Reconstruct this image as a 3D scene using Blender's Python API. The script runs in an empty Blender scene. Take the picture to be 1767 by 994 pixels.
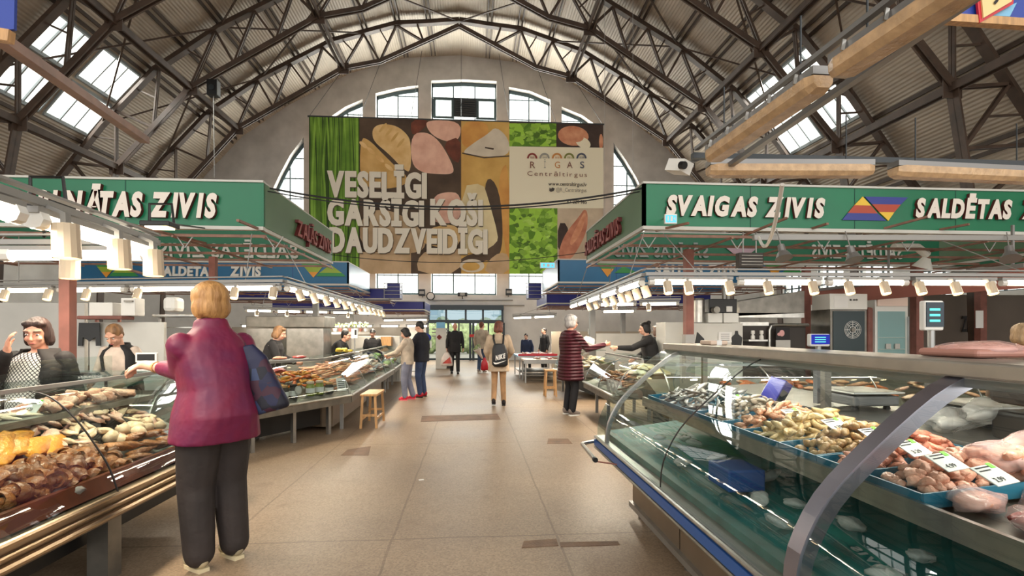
import bpy, bmesh, math, random
from mathutils import Vector, Matrix, Euler
R = random.Random(11)
SC = bpy.context.scene
COL = SC.collection
PI = math.pi

# ------------------------------------------------------------------ camera
FPX, HOR, CAMH = 900.0, 572.0, 1.5
YAW = math.atan((883.5 - 815) / FPX)
cam = bpy.data.cameras.new('camera'); camo = bpy.data.objects.new('camera', cam); COL.objects.link(camo)
cam.sensor_width = 36; cam.lens = 36 * FPX / 1767; cam.shift_y = (HOR - 497) / 1767
cam.clip_start = 0.05; cam.clip_end = 300
camo.location = (0, 0, CAMH); camo.rotation_euler = (PI / 2, 0, -YAW)
SC.camera = camo
# ------------------------------------------------------------------ exposure
SC.view_settings.view_transform = 'Standard'; SC.view_settings.look = 'None'
SC.view_settings.gamma = 1; SC.view_settings.use_curve_mapping = False
SC.view_settings.exposure = 0.38
SC.cycles.use_denoising = True
SC.cycles.max_bounces = 7; SC.cycles.diffuse_bounces = 3; SC.cycles.glossy_bounces = 3
SC.cycles.transparent_max_bounces = 14; SC.cycles.transmission_bounces = 4
SC.cycles.caustics_reflective = False; SC.cycles.caustics_refractive = False
SC.cycles.sample_clamp_indirect = 4
# ------------------------------------------------------------------ sky
wd = bpy.data.worlds.new('overcast_sky'); SC.world = wd; wd.use_nodes = True
wd.node_tree.nodes['Background'].inputs[0].default_value = (1.0, 0.975, 0.93, 1)
SKY = 1.75
wd.node_tree.nodes['Background'].inputs[1].default_value = SKY
def area(name, loc, rot, sx, sy, power, col=(1, 1, 1)):
    l = bpy.data.lights.new(name, 'AREA'); l.shape = 'RECTANGLE'; l.size = sx; l.size_y = sy; l.energy = power; l.color = col
    o = bpy.data.objects.new(name, l); COL.objects.link(o); o.location = loc; o.rotation_euler = rot; return o
# daylight pressing in through the tall end window (just outside its panes) and the roof lights
area('daylight_end_window', (-0.6, 29.2, 9.5), (PI / 2, 0, PI), 17, 11, 8500, (1.0, 0.97, 0.92))
area('daylight_roof_light', (-15.2, 18.2, 12.6), (0, math.radians(-54), 0), 3.2, 4.4, 1500, (1.0, 0.97, 0.92))
area('daylight_roof_light', (14.0, 18.2, 12.6), (0, math.radians(54), 0), 3.2, 4.4, 1500, (1.0, 0.97, 0.92))

# ------------------------------------------------------------------ pixel <-> place
_S, _C = math.sin(YAW), math.cos(YAW)
def ray(px, py):
    dx = (px - 883.5) / FPX; dz = (HOR - py) / FPX
    return Vector((_S + _C * dx, _C - _S * dx, dz))
def W(px, py, Y):
    d = ray(px, py); t = Y / d.y; return Vector((d.x * t, Y, CAMH + d.z * t))
def G(px, py, Z=0.0):
    d = ray(px, py); t = (Z - CAMH) / d.z; return Vector((d.x * t, d.y * t, Z))
def PX(px, py, X):
    d = ray(px, py); t = X / d.x; return Vector((X, d.y * t, CAMH + d.z * t))

# ------------------------------------------------------------------ materials
def lin(c):
    return tuple(((v / 255) / 12.92 if v / 255 <= .04045 else ((v / 255 + .055) / 1.055) ** 2.4) for v in c) + (1,)
MATS = {}
def mat(name, rgb, rough=.6, metal=0., var=0., vscale=6., rgb2=None, bump=0., bscale=30., emit=None, spec=.5, sss=0., coat=0., stretch=None, kind='NOISE'):
    if name in MATS: return MATS[name]
    m = bpy.data.materials.new(name); m.use_nodes = True; nt = m.node_tree; b = nt.nodes['Principled BSDF']
    b.inputs['Base Color'].default_value = lin(rgb); b.inputs['Roughness'].default_value = rough; b.inputs['Metallic'].default_value = metal
    b.inputs['Specular IOR Level'].default_value = spec
    if coat: b.inputs['Coat Weight'].default_value = coat; b.inputs['Coat Roughness'].default_value = .12
    if sss: b.inputs['Subsurface Weight'].default_value = sss; b.inputs['Subsurface Radius'].default_value = (.012, .006, .004)
    if emit: b.inputs['Emission Color'].default_value = lin(emit[0]); b.inputs['Emission Strength'].default_value = emit[1]
    if rgb2 or var or bump:
        tc = nt.nodes.new('ShaderNodeTexCoord'); src = tc.outputs['Object']
        if stretch:
            mp = nt.nodes.new('ShaderNodeMapping'); mp.inputs['Scale'].default_value = stretch; nt.links.new(src, mp.inputs[0]); src = mp.outputs[0]
    if rgb2 or var:
        if kind == 'VORONOI':
            n = nt.nodes.new('ShaderNodeTexVoronoi'); fac = n.outputs['Color']
        else:
            n = nt.nodes.new('ShaderNodeTexNoise'); n.inputs['Detail'].default_value = 4; fac = n.outputs[0]
        n.inputs['Scale'].default_value = vscale; nt.links.new(src, n.inputs['Vector'])
        cr = nt.nodes.new('ShaderNodeValToRGB'); cr.color_ramp.elements[0].position = .32; cr.color_ramp.elements[1].position = .68
        c2 = rgb2 or tuple(max(0, v * (1 - var)) for v in rgb)
        cr.color_ramp.elements[0].color = lin(rgb); cr.color_ramp.elements[1].color = lin(c2)
        nt.links.new(fac, cr.inputs[0]); nt.links.new(cr.outputs[0], b.inputs['Base Color'])
    if bump:
        n2 = nt.nodes.new('ShaderNodeTexNoise'); n2.inputs['Scale'].default_value = bscale; n2.inputs['Detail'].default_value = 3
        nt.links.new(src, n2.inputs['Vector'])
        bp = nt.nodes.new('ShaderNodeBump'); bp.inputs['Strength'].default_value = bump; bp.inputs['Distance'].default_value = .02
        nt.links.new(n2.outputs[0], bp.inputs['Height']); nt.links.new(bp.outputs[0], b.inputs['Normal'])
    MATS[name] = m; return m
def glass(name, tint=(235, 245, 242), gloss=.085, rough=.012, fres=.45):
    m = bpy.data.materials.new(name); m.use_nodes = True; nt = m.node_tree; nt.nodes.remove(nt.nodes['Principled BSDF'])
    t = nt.nodes.new('ShaderNodeBsdfTransparent'); t.inputs[0].default_value = lin(tint)
    g = nt.nodes.new('ShaderNodeBsdfGlossy'); g.inputs['Roughness'].default_value = rough
    f = nt.nodes.new('ShaderNodeLayerWeight'); f.inputs[0].default_value = .35
    mul = nt.nodes.new('ShaderNodeMath'); mul.operation = 'MULTIPLY_ADD'; mul.inputs[1].default_value = fres; mul.inputs[2].default_value = gloss
    nt.links.new(f.outputs['Fresnel'], mul.inputs[0])
    mx = nt.nodes.new('ShaderNodeMixShader'); nt.links.new(mul.outputs[0], mx.inputs[0]); nt.links.new(t.outputs[0], mx.inputs[1]); nt.links.new(g.outputs[0], mx.inputs[2])
    nt.links.new(mx.outputs[0], nt.nodes['Material Output'].inputs[0]); MATS[name] = m; return m
def film(name, rgb, alpha=.35, rough=.2):
    """thin plastic film / frosted glass: part see-through, part diffuse"""
    m = bpy.data.materials.new(name); m.use_nodes = True; nt = m.node_tree; b = nt.nodes['Principled BSDF']
    b.inputs['Base Color'].default_value = lin(rgb); b.inputs['Roughness'].default_value = rough; b.inputs['Alpha'].default_value = alpha
    b.inputs['Transmission Weight'].default_value = 0
    tc = nt.nodes.new('ShaderNodeTexCoord'); n = nt.nodes.new('ShaderNodeTexNoise'); n.inputs['Scale'].default_value = 14; nt.links.new(tc.outputs['Object'], n.inputs[0])
    bp = nt.nodes.new('ShaderNodeBump'); bp.inputs['Strength'].default_value = .9; bp.inputs['Distance'].default_value = .03
    nt.links.new(n.outputs[0], bp.inputs['Height']); nt.links.new(bp.outputs[0], b.inputs['Normal']); MATS[name] = m; return m
def emis(name, rgb, s):
    m = bpy.data.materials.new(name); m.use_nodes = True; nt = m.node_tree; nt.nodes.remove(nt.nodes['Principled BSDF'])
    e = nt.nodes.new('ShaderNodeEmission'); e.inputs[0].default_value = lin(rgb); e.inputs[1].default_value = s
    nt.links.new(e.outputs[0], nt.nodes['Material Output'].inputs[0]); MATS[name] = m; return m

# ------------------------------------------------------------------ mesh builder
class MB:
    def __init__(s): s.v = []; s.f = []; s.mi = []; s.cur = 0; s.uv = None
    def m(s, i): s.cur = i; return s
    def add(s, vs, fs):
        o = len(s.v); s.v += [Vector(p) for p in vs]
        for f in fs: s.f.append([o + i for i in f]); s.mi.append(s.cur)
        return s
    def box(s, c, d, rot=None):
        x, y, z = d[0] / 2, d[1] / 2, d[2] / 2
        vs = [Vector(p) for p in ((-x, -y, -z), (x, -y, -z), (x, y, -z), (-x, y, -z), (-x, -y, z), (x, -y, z), (x, y, z), (-x, y, z))]
        if rot is not None:
            mt = rot if isinstance(rot, Matrix) else Euler(rot).to_matrix(); vs = [mt @ p for p in vs]
        c = Vector(c)
        return s.add([p + c for p in vs], [(0, 3, 2, 1), (4, 5, 6, 7), (0, 1, 5, 4), (1, 2, 6, 5), (2, 3, 7, 6), (3, 0, 4, 7)])
    def b2(s, a, b):
        return s.box([(a[i] + b[i]) / 2 for i in range(3)], [abs(b[i] - a[i]) for i in range(3)])
    def bar(s, p0, p1, w, h=None, up=(0, 0, 1)):
        """rectangular bar between two points; w across, h along 'up'"""
        h = h or w; p0, p1 = Vector(p0), Vector(p1); d = (p1 - p0); L = d.length
        if L < 1e-6: return s
        d.normalize(); u = Vector(up)
        if abs(d.dot(u)) > .98: u = Vector((0, 1, 0)) if abs(d.y) < .9 else Vector((1, 0, 0))
        x = d.cross(u).normalized(); z = x.cross(d).normalized()
        mt = Matrix((x, d, z)).transposed()
        return s.box((p0 + p1) / 2, (w, L, h), mt)
    def tube(s, pts, r, seg=8, caps=True):
        pts = [Vector(p) for p in pts]; n = len(pts); rs = r if isinstance(r, (list, tuple)) else [r] * n
        rings = []; px = None
        for i, p in enumerate(pts):
            d = (pts[min(i + 1, n - 1)] - pts[max(i - 1, 0)]).normalized()
            if px is None:
                a = Vector((0, 0, 1)) if abs(d.z) < .9 else Vector((1, 0, 0)); px = d.cross(a).normalized()
            else:
                px = (px - d * px.dot(d)).normalized()
            py = d.cross(px)
            rings.append([p + (px * math.cos(2 * PI * k / seg) + py * math.sin(2 * PI * k / seg)) * rs[i] for k in range(seg)])
        vs = [v for rg in rings for v in rg]; fs = []
        for i in range(n - 1):
            for k in range(seg):
                a, b = i * seg + k, i * seg + (k + 1) % seg; fs.append((a, b, b + seg, a + seg))
        if caps: fs.append(tuple(range(seg - 1, -1, -1))); fs.append(tuple((n - 1) * seg + k for k in range(seg)))
        return s.add(vs, fs)
    def lathe(s, prof, c=(0, 0, 0), seg=16, rot=None):
        """prof: (r, z) from bottom to top"""
        c = Vector(c); vs = []; fs = []; mt = rot if isinstance(rot, Matrix) else (Euler(rot).to_matrix() if rot is not None else None)
        for r, z in prof:
            for k in range(seg):
                p = Vector((r * math.cos(2 * PI * k / seg), r * math.sin(2 * PI * k / seg), z))
                vs.append((mt @ p if mt else p) + c)
        n = len(prof)
        for i in range(n - 1):
            for k in range(seg):
                a, b = i * seg + k, i * seg + (k + 1) % seg; fs.append((a, b, b + seg, a + seg))
        fs.append(tuple(range(seg - 1, -1, -1))); fs.append(tuple((n - 1) * seg + k for k in range(seg)))
        return s.add(vs, fs)
    def ell(s, c, r, rot=None, seg=12, rg=8):
        c = Vector(c); mt = rot if isinstance(rot, Matrix) else (Euler(rot).to_matrix() if rot is not None else None)
        vs = []; fs = []
        def T(p):
            p = Vector((p[0] * r[0], p[1] * r[1], p[2] * r[2])); return (mt @ p if mt else p) + c
        vs.append(T((0, 0, -1)))
        for i in range(1, rg):
            a = -PI / 2 + PI * i / rg
            for k in range(seg):
                b = 2 * PI * k / seg; vs.append(T((math.cos(a) * math.cos(b), math.cos(a) * math.sin(b), math.sin(a))))
        vs.append(T((0, 0, 1)))
        for k in range(seg): fs.append((0, 1 + (k + 1) % seg, 1 + k))
        for i in range(rg - 2):
            for k in range(seg):
                a, b = 1 + i * seg + k, 1 + i * seg + (k + 1) % seg; fs.append((a, b, b + seg, a + seg))
        t = len(vs) - 1; o = 1 + (rg - 2) * seg
        for k in range(seg): fs.append((o + k, o + (k + 1) % seg, t))
        return s.add(vs, fs)
    def cone(s, p0, p1, r0, r1, seg=12):
        """round-ended tapered capsule"""
        p0, p1 = Vector(p0), Vector(p1); d = p1 - p0; L = d.length
        if L < 1e-6: return s.ell(p0, (r0,) * 3)
        d.normalize(); pts = []; rs = []
        for a in (-.98, -.8, -.45, 0): pts.append(p0 + d * a * r0); rs.append(max(.001, r0 * math.sqrt(max(0, 1 - a * a))))
        for a in (0, .45, .8, .98): pts.append(p1 + d * a * r1); rs.append(max(.001, r1 * math.sqrt(max(0, 1 - a * a))))
        return s.tube(pts, rs, seg)
    def prism(s, poly, off, two=True):
        """flat polygon extruded by vector off"""
        n = len(poly); off = Vector(off); vs = [Vector(p) for p in poly] + [Vector(p) + off for p in poly]
        fs = [tuple(range(n - 1, -1, -1)), tuple(range(n, 2 * n))] + [(i, (i + 1) % n, n + (i + 1) % n, n + i) for i in range(n)]
        return s.add(vs, fs)
    def sheet(s, rows):
        """grid of points rows[i][j] -> quads"""
        n = len(rows[0]); vs = [p for r in rows for p in r]; fs = []
        for i in range(len(rows) - 1):
            for j in range(n - 1): fs.append((i * n + j, i * n + j + 1, (i + 1) * n + j + 1, (i + 1) * n + j))
        return s.add(vs, fs)
    def build(s, name, mats, parent=None, loc=None, smooth=False, mods=None, rz=0.):
        """loc: object origin in world; vertex coordinates are given in the thing's own frame when parent is set (parent frame)"""
        me = bpy.data.meshes.new(name)
        o3 = Vector(loc) if loc is not None else Vector((0, 0, 0))
        vs = [v - o3 for v in s.v] if loc is not None else s.v
        me.from_pydata([tuple(v) for v in vs], [], s.f)
        if not isinstance(mats, (list, tuple)): mats = [mats]
        for m in mats: me.materials.append(m)
        me.polygons.foreach_set('material_index', s.mi)
        if smooth: me.polygons.foreach_set('use_smooth', [True] * len(s.f))
        bm = bmesh.new(); bm.from_mesh(me); bmesh.ops.recalc_face_normals(bm, faces=bm.faces); bm.to_mesh(me); bm.free()
        me.update()
        o = bpy.data.objects.new(name, me); COL.objects.link(o)
        if loc is not None: o.location = o3
        if parent is not None: o.parent = parent
        if rz: o.rotation_euler.z = rz
        return o
def smooth_angle(o, a=40):
    o.data.polygons.foreach_set('use_smooth', [True] * len(o.data.polygons))
    try: o.data.set_sharp_from_angle(angle=math.radians(a))
    except Exception: pass
    return o
def bevel(o, w=.01, n=2):
    b = o.modifiers.new('bevel', 'BEVEL'); b.width = w; b.segments = n; b.limit_method = 'ANGLE'; return o
def tag(o, label, cat, group=None, kind=None):
    o['label'] = label; o['category'] = cat
    if group: o['group'] = group
    if kind: o['kind'] = kind
    return o
def struct(o, kind='structure'):
    o['kind'] = kind; return o
def empty(name, label, cat, loc=(0, 0, 0), rz=0., group=None):
    o = bpy.data.objects.new(name, None); COL.objects.link(o); o.location = loc; o.rotation_euler.z = rz; o.empty_display_size = .1
    return tag(o, label, cat, group)
def kids(o):
    return [c for c in o.children]
def dup(o, parent=None):
    c = o.copy(); COL.objects.link(c)
    if parent is not None: c.parent = parent
    for ch in list(o.children): dup(ch, c)
    return c
ORD = ['first', 'second', 'third', 'fourth', 'fifth', 'sixth', 'seventh', 'eighth', 'ninth', 'tenth', 'eleventh', 'twelfth', 'thirteenth', 'fourteenth', 'fifteenth', 'sixteenth']

# ------------------------------------------------------------------ text
_tc = {}
def glyph(ch, bold=0., shear=0.):
    """-> (verts2d, faces, xmin, xmax) with cap height of H = 1"""
    k = (ch, bold, shear)
    if k in _tc: return _tc[k]
    cu = bpy.data.curves.new('t', 'FONT'); cu.body = ch; cu.size = 1; cu.offset = bold; cu.shear = shear; cu.resolution_u = 3
    o = bpy.data.objects.new('t', cu); COL.objects.link(o)
    dg = bpy.context.evaluated_depsgraph_get(); dg.update()
    me = bpy.data.meshes.new_from_object(o.evaluated_get(dg))
    vs = [(v.co.x, v.co.y) for v in me.vertices]; fs = [tuple(p.vertices) for p in me.polygons]
    bpy.data.objects.remove(o); bpy.data.curves.remove(cu); bpy.data.meshes.remove(me)
    xs = [v[0] for v in vs] or [0, .3]
    _tc[k] = (vs, fs, min(xs), max(xs)); return _tc[k]
_H = None
def capH():
    global _H
    if _H is None:
        g = glyph('H'); _H = max(v[1] for v in g[0])
    return _H
def text_layout(txt, bold=0., shear=0., gap=.1, space=.34):
    """letters placed one after another; cap height 1"""
    x = 0; out = []; h = capH(); prev = ''
    for ch in txt:
        if ch == ' ': x += space; prev = ''; continue
        if prev + ch in ('VA', 'AV', 'TA', 'AT', 'ĀT', 'ĻĀ', 'LĀ', 'LD'): x -= .21 if prev + ch != 'LD' else .03
        prev = ch
        vs, fs, a, b = glyph(ch, bold, shear)
        out.append((ch, [((v[0] - a) / h + x, v[1] / h) for v in vs], fs)); x += (b - a) / h + gap
    return out, x - gap
def text_into(mb, txt, P0, U, V, width=None, height=.1, bold=0., shear=0., gap=.1, space=.34, align='l', n=None):
    """flat lettering: P0 baseline start, U unit right, V unit up; fits width"""
    L, w = text_layout(txt, bold, shear, gap, space)
    sx = (width / w) if width else height
    P0, U, V = Vector(P0), Vector(U), Vector(V)
    if align == 'c': P0 = P0 - U * (w * sx / 2)
    if align == 'r': P0 = P0 - U * (w * sx)
    for ch, vs, fs in L: mb.add([P0 + U * (x * sx) + V * (y * height) for x, y in vs], fs)
    return mb
def letters(parent, txt, P0, U, V, N, width, height, bold, shear, gap, depth, m_face, m_side, space=.34, name='letter'):
    """raised letters, each a part: face + side"""
    L, w = text_layout(txt, bold, shear, gap, space); sx = width / w
    P0, U, V, N = Vector(P0), Vector(U), Vector(V), Vector(N)
    for ch, vs, fs in L:
        pts = [P0 + U * (x * sx) + V * (y * height) for x, y in vs]
        mb = MB(); o = len(pts)
        mb.add([p + N * depth for p in pts], fs)
        # side walls along boundary edges
        cnt = {}
        for f in fs:
            for i in range(len(f)):
                e = (f[i], f[(i + 1) % len(f)]); k = tuple(sorted(e)); cnt.setdefault(k, []).append(e)
        mb.m(1); mb.add([p for p in pts] + [p + N * depth for p in pts], [(a, b, b + o, a + o) for k, es in cnt.items() if len(es) == 1 for a, b in es])
        mb.build(name, [m_face, m_side], parent)
# ================================================================== STRUCTURE
M = {}
CX = -0.6                 # hall centre line
YW = 27.5                 # end wall
M['steel_paint'] = mat('brown_grey_steel', (86, 68, 56), .55, 0, .25, 3)
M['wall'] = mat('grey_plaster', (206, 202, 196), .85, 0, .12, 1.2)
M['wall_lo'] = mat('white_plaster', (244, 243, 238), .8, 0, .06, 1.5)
M['dark'] = mat('dark_frame', (40, 46, 50), .4)
M['black'] = mat('black_plastic', (18, 18, 19), .45)
M['white'] = mat('white_enamel', (225, 223, 216), .4)
M['steel'] = mat('stainless', (190, 188, 182), .28, .9, .12, 9)
M['steel_d'] = mat('dull_steel', (140, 136, 128), .4, .8, .2, 5)
M['alu'] = mat('aluminium', (170, 170, 168), .35, .85, .08, 4)
M['glass'] = glass('case_glass')
M['pane'] = glass('window_pane', (246, 250, 248), .02, fres=.1)
M['tube'] = emis('lit_tube', (255, 240, 214), 11)
M['tube_w'] = emis('lit_tube_cool', (255, 246, 230), 9)
M['lamp'] = emis('lit_lamp', (255, 226, 178), 14)
M['rust'] = mat('red_brown_paint', (142, 88, 76), .6, 0, .2, 4)

def roof_mat():
    m = mat('corrugated_roof_sheet', (196, 182, 164), .55, 0, .16, .5, bump=.0)
    nt = m.node_tree; b = nt.nodes['Principled BSDF']
    uv = nt.nodes.new('ShaderNodeUVMap'); sx = nt.nodes.new('ShaderNodeSeparateXYZ'); nt.links.new(uv.outputs[0], sx.inputs[0])
    mu = nt.nodes.new('ShaderNodeMath'); mu.operation = 'MULTIPLY'; mu.inputs[1].default_value = 2 * PI / .115
    nt.links.new(sx.outputs[0], mu.inputs[0]); sn = nt.nodes.new('ShaderNodeMath'); sn.operation = 'SINE'; nt.links.new(mu.outputs[0], sn.inputs[0])
    bp = nt.nodes.new('ShaderNodeBump'); bp.inputs['Strength'].default_value = .75; bp.inputs['Distance'].default_value = .014
    nt.links.new(sn.outputs[0], bp.inputs['Height']); nt.links.new(bp.outputs[0], b.inputs['Normal'])
    return m
M['roof'] = roof_mat()

def floor_mat():
    m = bpy.data.materials.new('worn_terrazzo_slabs'); m.use_nodes = True; nt = m.node_tree; b = nt.nodes['Principled BSDF']; N = nt.nodes.new; L = nt.links.new
    tc = N('ShaderNodeTexCoord')
    big = N('ShaderNodeTexNoise'); big.inputs['Scale'].default_value = .55; big.inputs['Detail'].default_value = 5; L(tc.outputs['Object'], big.inputs[0])
    cr = N('ShaderNodeValToRGB'); cr.color_ramp.elements[0].position = .3; cr.color_ramp.elements[1].position = .72
    cr.color_ramp.elements[0].color = lin((124, 106, 88)); cr.color_ramp.elements[1].color = lin((160, 141, 119)); L(big.outputs[0], cr.inputs[0])
    vo = N('ShaderNodeTexVoronoi'); vo.inputs['Scale'].default_value = 85; L(tc.outputs['Object'], vo.inputs['Vector'])
    sp = N('ShaderNodeValToRGB'); sp.color_ramp.elements[0].color = (.66, .62, .58, 1); sp.color_ramp.elements[1].color = (1.3, 1.28, 1.24, 1)
    L(vo.outputs['Color'], sp.inputs[0])
    mu = N('ShaderNodeMix'); mu.data_type = 'RGBA'; mu.blend_type = 'MULTIPLY'; mu.inputs[0].default_value = .8; L(cr.outputs[0], mu.inputs[6]); L(sp.outputs[0], mu.inputs[7])
    # slab joints
    mp = N('ShaderNodeMapping'); mp.inputs['Location'].default_value = (1.75, -.6, 0); L(tc.outputs['Object'], mp.inputs[0])
    sx = N('ShaderNodeSeparateXYZ'); L(mp.outputs[0], sx.inputs[0])
    nz = N('ShaderNodeTexNoise'); nz.inputs['Scale'].default_value = 2.2; L(tc.outputs['Object'], nz.inputs[0])
    outs = []
    for k, per, wd_ in (('X', 1.19, .009), ('Y', 3.23, .011)):
        ad = N('ShaderNodeMath'); ad.operation = 'MULTIPLY_ADD'; ad.inputs[1].default_value = .03; L(nz.outputs[0], ad.inputs[0]); L(sx.outputs[k], ad.inputs[2])
        pp = N('ShaderNodeMath'); pp.operation = 'PINGPONG'; pp.inputs[1].default_value = per / 2; L(ad.outputs[0], pp.inputs[0])
        lt = N('ShaderNodeMath'); lt.operation = 'LESS_THAN'; lt.inputs[1].default_value = wd_; L(pp.outputs[0], lt.inputs[0]); outs.append(lt)
    mxm = N('ShaderNodeMath'); mxm.operation = 'MAXIMUM'; L(outs[0].outputs[0], mxm.inputs[0]); L(outs[1].outputs[0], mxm.inputs[1])
    fac = N('ShaderNodeMath'); fac.operation = 'MULTIPLY'; fac.inputs[1].default_value = .38; L(mxm.outputs[0], fac.inputs[0])
    m2 = N('ShaderNodeMix'); m2.data_type = 'RGBA'; L(fac.outputs[0], m2.inputs[0]); L(mu.outputs[2], m2.inputs[6]); m2.inputs[7].default_value = lin((70, 54, 42))
    # scuffs: dark blots
    st = N('ShaderNodeTexNoise'); st.inputs['Scale'].default_value = 3.3; st.inputs['Detail'].default_value = 6; L(tc.outputs['Object'], st.inputs[0])
    s2 = N('ShaderNodeValToRGB'); s2.color_ramp.elements[0].position = .60; s2.color_ramp.elements[1].position = .74; s2.color_ramp.elements[0].color = (0, 0, 0, 1); s2.color_ramp.elements[1].color = (.45, .45, .45, 1)
    L(st.outputs[0], s2.inputs[0])
    m3 = N('ShaderNodeMix'); m3.data_type = 'RGBA'; L(s2.outputs[0], m3.inputs[0]); L(m2.outputs[2], m3.inputs[6]); m3.inputs[7].default_value = lin((112, 90, 72))
    L(m3.outputs[2], b.inputs['Base Color'])
    rr = N('ShaderNodeMapRange'); rr.inputs[3].default_value = .30; rr.inputs[4].default_value = .55; L(big.outputs[0], rr.inputs[0]); L(rr.outputs[0], b.inputs['Roughness'])
    b.inputs['Specular IOR Level'].default_value = .35
    return m
M['floor'] = floor_mat()
f = MB().box((CX, 10, -.1), (33, 38, .2)).build('floor', M['floor']); struct(f)
# worn repair patches in the floor
M['patch'] = mat('worn_floor_patch', (122, 92, 68), .6, 0, .25, 5, bump=.2, bscale=60)
def patch(pts, i):
    mb = MB(); ps = [G(*p) for p in pts]; mb.prism([p + Vector((0, 0, .0005)) for p in ps], (0, 0, .002)); struct(mb.build('trim_%d' % i, M['patch']))
patch([(726, 728), (728, 718), (858, 714), (864, 724)], 1)
patch([(588, 786), (600, 776), (640, 770), (636, 786)], 2)
patch([(900, 946), (904, 934), (960, 930), (964, 942)], 3)
patch([(968, 944), (966, 936), (1066, 934), (1070, 941)], 4)
patch([(944, 766), (946, 757), (980, 757), (988, 766)], 5)

# roof profile: (distance from centre line, height)
PROF = [(0, 16.0), (2.84, 15.75), (5.68, 14.85), (8.77, 13.1), (11.1, 11.4), (12.9, 9.37), (14.6, 7.05), (16.3, 5.0)]
def zr(w):
    w = abs(w)
    for (a, za), (b, zb) in zip(PROF, PROF[1:]):
        if w <= b: return za + (zb - za) * (w - a) / (b - a)
    return PROF[-1][1]
SKW = [(11.55, 12.42), (12.56, 13.42)]; SKY_Y = [(16.15, 18.0), (18.2, 20.1)]
ws = sorted(set([w for w, _ in PROF] + [x for p in SKW for x in p]))
ys = sorted(set([-3, 3, 8, 13, 24, 27.8] + [y for p in SKY_Y for y in p]))
def roof_half(sgn, name):
    vs = []; fs = []; arc = [0]
    for a, b in zip(ws, ws[1:]): arc.append(arc[-1] + math.hypot(b - a, zr(b) - zr(a)))
    for y in ys:
        for w in ws: vs.append((CX + sgn * w, y, zr(w)))
    n = len(ws); uvs = []
    for i in range(len(ys) - 1):
        for j in range(n - 1):
            wm = (ws[j] + ws[j + 1]) / 2; ym = (ys[i] + ys[i + 1]) / 2
            if any(a < wm < b for a, b in SKW) and any(a < ym < b for a, b in SKY_Y): continue
            fs.append((i * n + j, i * n + j + 1, (i + 1) * n + j + 1, (i + 1) * n + j))
            uvs += [(arc[j], ys[i]), (arc[j + 1], ys[i]), (arc[j + 1], ys[i + 1]), (arc[j], ys[i + 1])]
    me = bpy.data.meshes.new(name); me.from_pydata(vs, [], fs); me.materials.append(M['roof'])
    ul = me.uv_layers.new(name='UVMap'); ul.data.foreach_set('uv', [c for p in uvs for c in p])
    o = bpy.data.objects.new(name, me); COL.objects.link(o); struct(o); return o
roof_half(-1, 'ceiling_left'); roof_half(1, 'ceiling_right')
trim_n = [10]
def trim(mb, mats):
    trim_n[0] += 1; return struct(mb.build('trim_%d' % trim_n[0], mats))
# purlins: paired angle bars under the sheets
M['purlin'] = mat('purlin_steel', (84, 70, 60), .6, 0, .2, 3)
for sgn in (-1, 1):
    for w in (1.4, 2.8, 4.25, 5.7, 7.25, 8.75, 10.0, 11.3, 13.65, 14.9):
        mb = MB()
        for d in (-.09, .09): mb.bar((CX + sgn * (w + d), -2, zr(w + d) - .08), (CX + sgn * (w + d), 27.2, zr(w + d) - .08), .05, .12)
        trim(mb, M['purlin'])
# windows in the roof slope
M['mull'] = mat('window_bar', (66, 84, 88), .5)
M['skybar'] = mat('roof_light_bar', (150, 158, 160), .5)
M['frost'] = film('wired_roof_glass', (236, 244, 244), .35, .3)
win_n = [0]
def slope_pt(sgn, w, y, up=0.):
    return Vector((CX + sgn * w, y, zr(w) + up))
for sgn in (-1, 1):
    for (wa, wb) in SKW:
        for (ya, yb) in SKY_Y:
            win_n[0] += 1; mb = MB()
            for y in (ya, yb): mb.bar(slope_pt(sgn, wa, y), slope_pt(sgn, wb, y), .05, .09)
            for w in (wa, wb): mb.bar(slope_pt(sgn, w, ya), slope_pt(sgn, w, yb), .08, .12)
            for k in (1, 2): mb.bar(slope_pt(sgn, wa, ya + (yb - ya) * k / 3), slope_pt(sgn, wb, ya + (yb - ya) * k / 3), .05, .06)
            fr = struct(mb.build('window_%d' % win_n[0], M['skybar']))
            p = MB().sheet([[slope_pt(sgn, wa, ya, .02), slope_pt(sgn, wb, ya, .02)], [slope_pt(sgn, wa, yb, .02), slope_pt(sgn, wb, yb, .02)]]); p.build('pane', M['pane'], fr)

# ---------------- end wall with the tall arched window bays
def wx(px): return W(px, 300, YW).x
def wz(py): return W(800, py, YW).z
def top(pts): return [(W(px, py, YW).x, W(px, py, YW).z) for px, py in pts]
BAYS = [top(t) for t in ([(744, 139), (800, 137), (857, 140)], [(648, 161), (685, 152), (722, 147)], [(878, 150), (915, 157), (950, 172)],
        [(568, 203), (596, 184), (626, 171)], [(969, 184), (1005, 199), (1040, 224)], [(468, 332), (482, 302), (500, 268), (524, 236)], [(1059, 246), (1080, 276), (1098, 306), (1112, 336)])]
ZB_MID, ZB_SIDE = wz(509), 4.2
DOOR = (-2.3, 1.62, 2.74)
xs = set([CX - 16.3, CX + 16.3, DOOR[0], DOOR[1]] + [CX + s_ * w for w, _ in PROF for s_ in (-1, 1)])
for b in BAYS: xs |= {p[0] for p in b}
xs = sorted(xs)
def bay_top(b, x):
    for (a, za), (c, zc) in zip(b, b[1:]):
        if a <= x <= c: return za + (zc - za) * (x - a) / (c - a)
mb = MB()
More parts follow.
